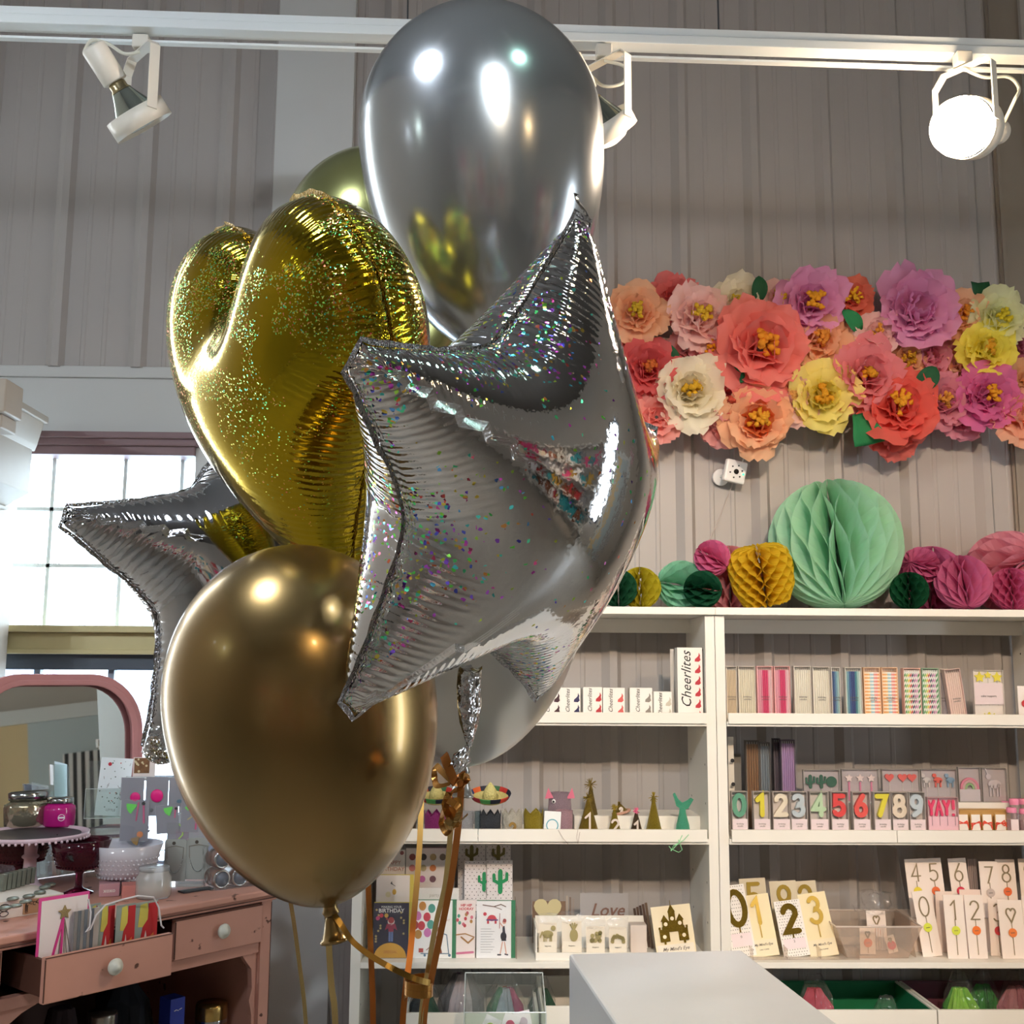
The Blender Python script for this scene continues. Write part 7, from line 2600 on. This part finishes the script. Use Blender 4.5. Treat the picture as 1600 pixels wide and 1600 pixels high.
def necklace(px0, px1, pyt, pyb, label, dy):
    Y = EY-.012-dy
    a, b = W(px0, pyt, Y), W(px1, pyt, Y)
    zb_ = W((px0+px1)/2, pyb, Y).z
    h, wd = a.z-zb_, b.x-a.x
    t = thing('necklace_card', label, 'necklace card', ((a.x+b.x)/2, Y, zb_), group='grey necklace cards at the foot of the rack')
    pts = archpts(-wd/2, wd/2, 0, h, .008, 5)
    G().prism(pts, 0, .0012).build('grey_card', mat('necklace_card_grey', '9a9c96', .6), t)
    G().disc(-wd*.08, h*.90, .0048, -.001, -.0001, 16).build('eyelet', mat('dark_eyelet', '4c443c', .4), t)
    g = G()
    for k in range(22):
        q = k/21*2-1
        g.ball((q*wd*.36, -.0018, h*.20+abs(q)**2.2*h*.32), .0017, 6, 4)
    g.build('bead_chain', mat('silver_beads', 'b0b4b4', .3, .8), t, smooth=True)
    G().tube([(-wd*.36, -.0018, h*.52), (-wd*.38, -.0018, h*.80), (0, -.0018, h*.84), (wd*.38, -.0018, h*.80), (wd*.36, -.0018, h*.52)], .0006, 4).build('cord', mat('brown_cord', '6e5c48', .6), t)
    return t


necklace(258, 292, 1311, 1377, 'left grey necklace card with a curved silver bead chain', .004)
necklace(292, 330, 1309, 1374, 'right grey necklace card with a curved silver bead chain', .0)

# clear pack of round tins with a looped ribbon handle
tp_ = TOP(361, 1382)
k_ = KS(tp_)
tn = thing('tin_pack', 'clear bag stacked with small round lidded tins, on the right end of the dresser', 'pack of tins', (tp_.x, tp_.y, DZ+.0005), (0, 0, DYAW*.75))
rr = 14.6*k_
for i, (cx_, cz_) in enumerate(((-2.1, 1), (-.05, 1), (2.0, 1), (-2.1, 3), (-.05, 3), (1.9, 2.85))):
    g = G()
    g.M = Matrix.Translation((cx_*rr, 0, cz_*rr+.002)) @ Matrix.Rotation(PI/2, 4, 'X')
    tt = g.lathe([(0, 0), (rr*.97, 0), (rr*.97, .055), (rr*.85, .060), (rr*.83, .057), (0, .057)], 28).build('tin', mat('brown_tin_side', '7c5c50', .4, noise=.2), tn, smooth=True)
    g = G()
    g.M = Matrix.Translation((cx_*rr, 0, cz_*rr+.002)) @ Matrix.Rotation(PI/2, 4, 'X')
    g.lathe([(0, .0575), (rr*.72, .0575), (rr*.74, .0585), (0, .0590)], 24).build('lid_window', mat('slate_lid', '5c6470', .2), tt, smooth=True)
    g = G()
    g.M = Matrix.Translation((cx_*rr, 0, cz_*rr+.002)) @ Matrix.Rotation(PI/2, 4, 'X')
    g.lathe([(rr*.74, .0580), (rr*.76, .0615), (rr*.90, .0615), (rr*.94, .056)], 28).build('lid_rim', mat('silver_metal_lid', 'b8bcbc', .15, 1.0), tt, smooth=True)
G().box(-3.3*rr, -.064, .0005, 3.2*rr, .004, 4.2*rr).build('bag', M_film, tn)
crumple([(0, -.03, 4.1*rr), (-rr*.5, -.03, 4.5*rr), (-rr, -.03, 4.9*rr)], [rr*3.0, rr*2.2, rr*2.4], 3, .35, amp=.2).build('bag_top', mat('pale_blue_film', 'a8b4cc', .2, alpha=.55), tn)
g = G()
S = [(1.0*rr, -.075, 5.2*rr), (.2*rr, -.085, 4.4*rr), (-.2*rr, -.088, 3.2*rr), (.6*rr, -.09, 2.2*rr), (1.9*rr, -.09, 1.6*rr), (3.4*rr, -.085, 1.55*rr), (4.2*rr, -.08, 2.1*rr)]
S2_ = []
for i in range(len(S)-1):
    p0, p1, p2, p3 = [Vector(S[max(0, min(len(S)-1, j))]) for j in (i-1, i, i+1, i+2)]
    for k in range(6):
        u = k/6
        S2_.append(.5*((2*p1)+(p2-p0)*u+(2*p0-5*p1+4*p2-p3)*u*u+(3*p1-p0-3*p2+p3)*u**3))
g.ribbon(S2_, .007, .0006, (0, -.4, 1)).build('ribbon_handle', mat('gold_satin_ribbon', 'b89468', .35, .3), tn)

# small things lying on the dresser top
o = G().box(-.045, -.016, 0, .045, .016, .004).build('dark_tile', mat('charcoal_plate', '2e2c30', .35), bevel=.001)
o.location = TOP(306, 1392)+Vector((0, 0, .0005))
o.rotation_euler = (0, 0, DYAW-.1)
tag(o, 'small charcoal name plate lying on the dresser in front of the necklace cards', 'plate')
cj = TOP(239, 1402)
k_ = KS(cj)
t = thing('glass_candle_jar', 'squat clear glass candle jar right of the white bowl', 'candle jar', (cj.x, cj.y, DZ+.0005))
r, h = 27*k_, 40*k_
G().lathe([(0, 0), (r*.93, 0), (r, h*.1), (r, h*.75), (r*.84, h*.92), (r*.82, h)], 32).build('glass', clear('cloudy_glass', 'e8e6e2', .62, .08), t, smooth=True)
G().lathe([(0, .003), (r*.9, .003), (r*.9, h*.55), (0, h*.56)], 24).build('wax', mat('pale_wax', 'd6d0c6', .5), t, smooth=True)
G().lathe([(r*.83, h), (r*.86, h*1.01), (r*.86, h*1.17), (0, h*1.19)], 28).build('lid', clear('glass_lid', 'dfe4e6', .7, .08), t, smooth=True)
for k, (px, py, w_, c, lb) in enumerate(((170, 1398, 30, 'c89aa0', 'dusty pink soap box with white lettering, lying by the ruby bowl foot'), (213, 1400, 44, 'dc8e84', 'coral pink box lying in front of the white bowl'))):
    p = TOP(px, py)
    k_ = KS(p)
    o = G().box(-w_*k_/2, -.03, 0, w_*k_/2, .03, 19*k_).build('flat_box', mat('box_'+c, c, .5), bevel=.001)
    o.location = (p.x, p.y, DZ+.0005)
    o.rotation_euler = (0, 0, DYAW*.4)
    tag(o, lb, 'box')
    if k == 0:
        text(o, 'box_lettering', 'xoxo', .014, (0, -.0305, 9*k_), M_card, bold=.0003)
# ornate box with little tin trinkets at the left
ob = TOP(35, 1432)
t = thing('ornament_tray', 'cream box printed with black scrolls, at the left end of the dresser', 'box', (ob.x, ob.y, DZ+.0005), (0, 0, DYAW-.05))
G().box(-.17, .0, 0, .10, .17, .040).build('carton', mat('ivory_carton', 'ddd6cc', .5), t, bevel=.001)
G().box(.0, -.0015, .004, .098, -.0003, .037).build('kraft_panel', mat('kraft_panel', 'b08a68', .6), t)
g = G()
for k in range(5):
    x_ = .010+.0085*k
    g.stroke(arc(x_, .027+.003*(k % 2), .0038, .0038, 0, 300, 10), .0010, -.0024, -.0016)
    g.stroke(arc(.008, .010+.0035*k, .0028, .0028, 90, 380, 8), .0008, -.0024, -.0016)
g.stroke(arc(-.045, .026, .012, .008, 0, 350, 14), .0014, -.0012, -.0002).stroke(arc(-.045, .012, .010, .006, 0, 350, 14), .0014, -.0012, -.0002)
g.build('printed_scrolls', M_black, t)
text(t, 'script_lettering', 'love', .018, (.070, -.0022, .018), M_black, shear=.35)
zt_ = DZ+.0415
M_pew = mat('pewter_tin', '7e847a', .35, .6, noise=.25, nscale=80)
for k in range(7):
    p = WZ(2+k*7.5, 1392-k*2, zt_)
    o = G().box(-.006, -.010, 0, .006, .010, .040).build('tin_tag', M_pew, bevel=.0015)
    o.location = (p.x, p.y, zt_)
    o.rotation_euler = (0, R_(4), DYAW+.2)
    tag(o, 'grey metal tag standing in the row on the scroll-printed box', 'metal tag', 'upright grey tags on the scroll-printed box')
for k, (px, py) in enumerate(((8, 1420), (24, 1417), (20, 1406), (45, 1402), (62, 1396), (70, 1388), (78, 1384), (40, 1411))):
    p = WZ(px, py, zt_)
    o = G().lathe([(0, 0), (.013, 0), (.014, .002), (.012, .005), (0, .006)], 14).build('tin_disc', M_pew, smooth=True)
    o.location = (p.x, p.y, zt_+.0002*k)
    o.scale = (1, 1.25, 1)
    tag(o, 'flat grey metal disc lying on the scroll-printed box', 'metal disc', 'flat grey discs on the scroll-printed box')

# cards standing in the open drawer
zc0 = zdb+.018


def dcard(px0, px1, pyt, yl, label, back, name='drawer_card', group=None, th=.002, cat='card', roll=0):
    a, za = DL(px0, pyt, yl)
    b, _ = DL(px1, pyt, yl)
    P = DA+du*((a+b)/2)+dn*yl
    t = thing(name, label, cat, (P.x, P.y, zc0), (R_(0), 0, DYAW), group)
    wd, h = b-a, DL((px0+px1)/2, pyt, yl)[1]-zc0
    G().box(-wd/2, 0, 0, wd/2, th, h).build('card', mat('card_'+back, back, .55), t)
    return t, wd, h


yf = yopen+.012
t, wd, h = dcard(62, 140, 1398, yf+.045, 'pink edged card with a glitter star and pink streamers in the open drawer', 'dc4a94')
G().box(-wd*.5+.006, -.0012, 0, wd*.5-.004, -.0002, h-.007).build('white_face', mat('pinkish_white_face', 'f0e6e4', .6), t)
gs_ = mat('gold_glitter_star', '9a8458', .4, .4, noise=.4, nscale=300)
G().prism(star2(0, h*.80, .016, .48), -.005, -.0014).build('glitter_star', gs_, t)
g = G()
for a, b in ((-.022, .05), (-.003, .02)):
    g.stroke([(-.002, h*.74), (a, h*(.28+b))], .0055, -.0028, -.0014)
g.build('pink_streamer', mat('hot_pink_ribbon', 'd83c8c', .45), t)
g = G()
for a, b in ((-.010, .05), (.012, .05), (.020, .12), (.006, 0)):
    g.stroke([(.002, h*.72), (a*.6, h*.5), (a, h*(.2+b))], .0014, -.0026, -.0013)
g.build('grey_streamer', mat('taupe_twine', '8a7c70', .6), t)
for k in range(7):
    t, wd, h = dcard(118+k*5, 126+k*5, 1424-k, yf+.032-.001*k, 'grey striped card seen edge-on beside the pink edged star card', ['8a8480', '6e7478', 'a49c94', '707880', '98908a', '5e646c', 'b0a8a0'][k], group='edge-on cards in the open drawer', th=.004)


def candlecard(px0, px1, pyt, yl, label):
    t, wd, h = dcard(px0, px1, pyt, yl, label, '9aa8a0', group='painted candle cards in the open drawer')
    def blob(nm, c, pts, y=-.0007):
        G().prism([(p[0]*wd, p[1]*h) for p in pts], y, -.0001).build(nm, mat('paint_'+c, c, .6), t)
    blob('yellow_paint', 'd6cc5c', [(-.28, .62), (.05, .60), (.15, .80), (.05, .98), (-.22, .96)])
    blob('red_paint', 'c0282c', [(-.5, .02), (.5, .02), (.5, .97), (.12, .97), (.10, .72), (-.08, .62), (-.18, .40), (-.5, .28)], -.0010)
    blob('orange_paint', 'e07a34', [(.18, .10), (.42, .12), (.36, .50), (.24, .46)], -.0013)
    blob('candle_shape', 'e8d8d4', [(-.04, .06), (.10, .06), (.09, .42), (.03, .55), (-.03, .42)], -.0016)
    return t


candlecard(153, 180, 1413, yf+.040, 'painted candle card second from the right in the open drawer')
candlecard(183, 212, 1413, yf+.026, 'painted candle card nearest the front in the open drawer')
candlecard(209, 247, 1409, yf+.036, 'rightmost painted candle card, mostly red, in the open drawer')
candlecard(140, 158, 1412, yf+.050, 'narrow painted candle card third from the right in the open drawer')
g = G()
g.tube([tuple(RP(px, py, DA+dn*(yf+.015), dn)) for px, py in ((138, 1405), (142, 1425), (140, 1448), (134, 1456), (141, 1452), (150, 1430), (165, 1414), (190, 1406), (215, 1400), (240, 1402), (248, 1418), (252, 1446), (256, 1450))], .0022, 6)
tag(g.build('cotton_cord', mat('white_cotton_cord', 'd8d4d6', .8)), 'white cotton drawstring draped over the cards in the open drawer', 'cord')

# goods in the open bay below
zsf = .3205


def bay(px, yl):
    a, _ = DL(px, 1590, yl)
    return DA+du*a+dn*yl


for k, (px, yl, r_, zt2_, c, m_, lb) in enumerate(((330, .14, .042, W(330, 1568, 2.9).z, 'b89a5c', 1, 'gold tin standing in the open bay of the dresser'), (160, .16, .036, W(160, 1578, 2.6).z, 'a09c94', 1, 'silver tin in the open bay below the drawer'), (215, .22, .036, W(215, 1577, 2.7).z, '8e8a86', 1, 'dull silver tin beside the dark bag in the open bay'))):
    p = bay(px, yl)
    hh = (CAM.z+(1568-1054)*-1/FPX*(p-CAM).dot(_f)) if 0 else RP(px, [1566, 1580, 1580][k], p, dn).z-zsf
    t = thing('round_tin', lb, 'tin', (p.x, p.y, zsf))
    G().lathe([(0, 0), (r_, 0), (r_, hh*.85), (r_*1.02, hh*.86), (r_*1.02, hh*.97), (r_*.96, hh), (0, hh)], 36).build('tin_body', mat('tin_'+c, c, .25, .9), t, smooth=True)
    G().lathe([(r_*1.005, hh*.83), (r_*1.03, hh*.84), (r_*1.03, hh*.86), (r_*1.005, hh*.87)], 36).build('lid_bead', M_lid, t, smooth=True)
p = bay(240, .12)
hh = min(RP(240, 1538, p, dn).z-zsf, zdb-.045-zsf)
bgk = crumple([(0, 0, 0), (0, 0, hh*.5), (-.02, 0, hh*.85), (-.03, 0, hh)], [.065, .075, .07, .03], 11, .7, 16, .12).build('dark_bag', mat('navy_black_fabric', '10141c', .8))
bgk.location = (p.x, p.y, zsf)
bgk.location += dn*.10
tag(bgk, 'navy black cloth bag slumped in the open bay of the dresser', 'bag')
p = bay(277, .10)
hh = RP(277, 1560, p, dn).z-zsf
bk = thing('blue_box', 'cobalt blue box with tiny white marks in the open bay', 'box', (p.x, p.y, zsf), (0, 0, DYAW))
G().box(-.022, 0, 0, .022, .05, hh).build('carton', mat('cobalt_blue', '26399c', .4), bk, bevel=.001)
G().stroke([(-.010, hh-.030), (-.004, hh-.028), (.002, hh-.031)], .0014, -.001, -.0001).stroke([(.005, hh-.029), (.012, hh-.027)], .0014, -.001, -.0001).build('white_marks', M_card, bk)
p = bay(95, .2)
hh = min(RP(95, 1575, p, dn).z-zsf, zdb-.045-zsf)
o = crumple([(0, 0, 0), (0, 0, hh*.6), (0, 0, hh)], [.06, .06, .03], 15, .7, 16, .12).build('dark_bundle', mat('dark_plum_fabric', '2a1c20', .8))
o.location = (p.x, p.y, zsf)
tag(o, 'dark plum bundle at the left of the open bay', 'bundle')
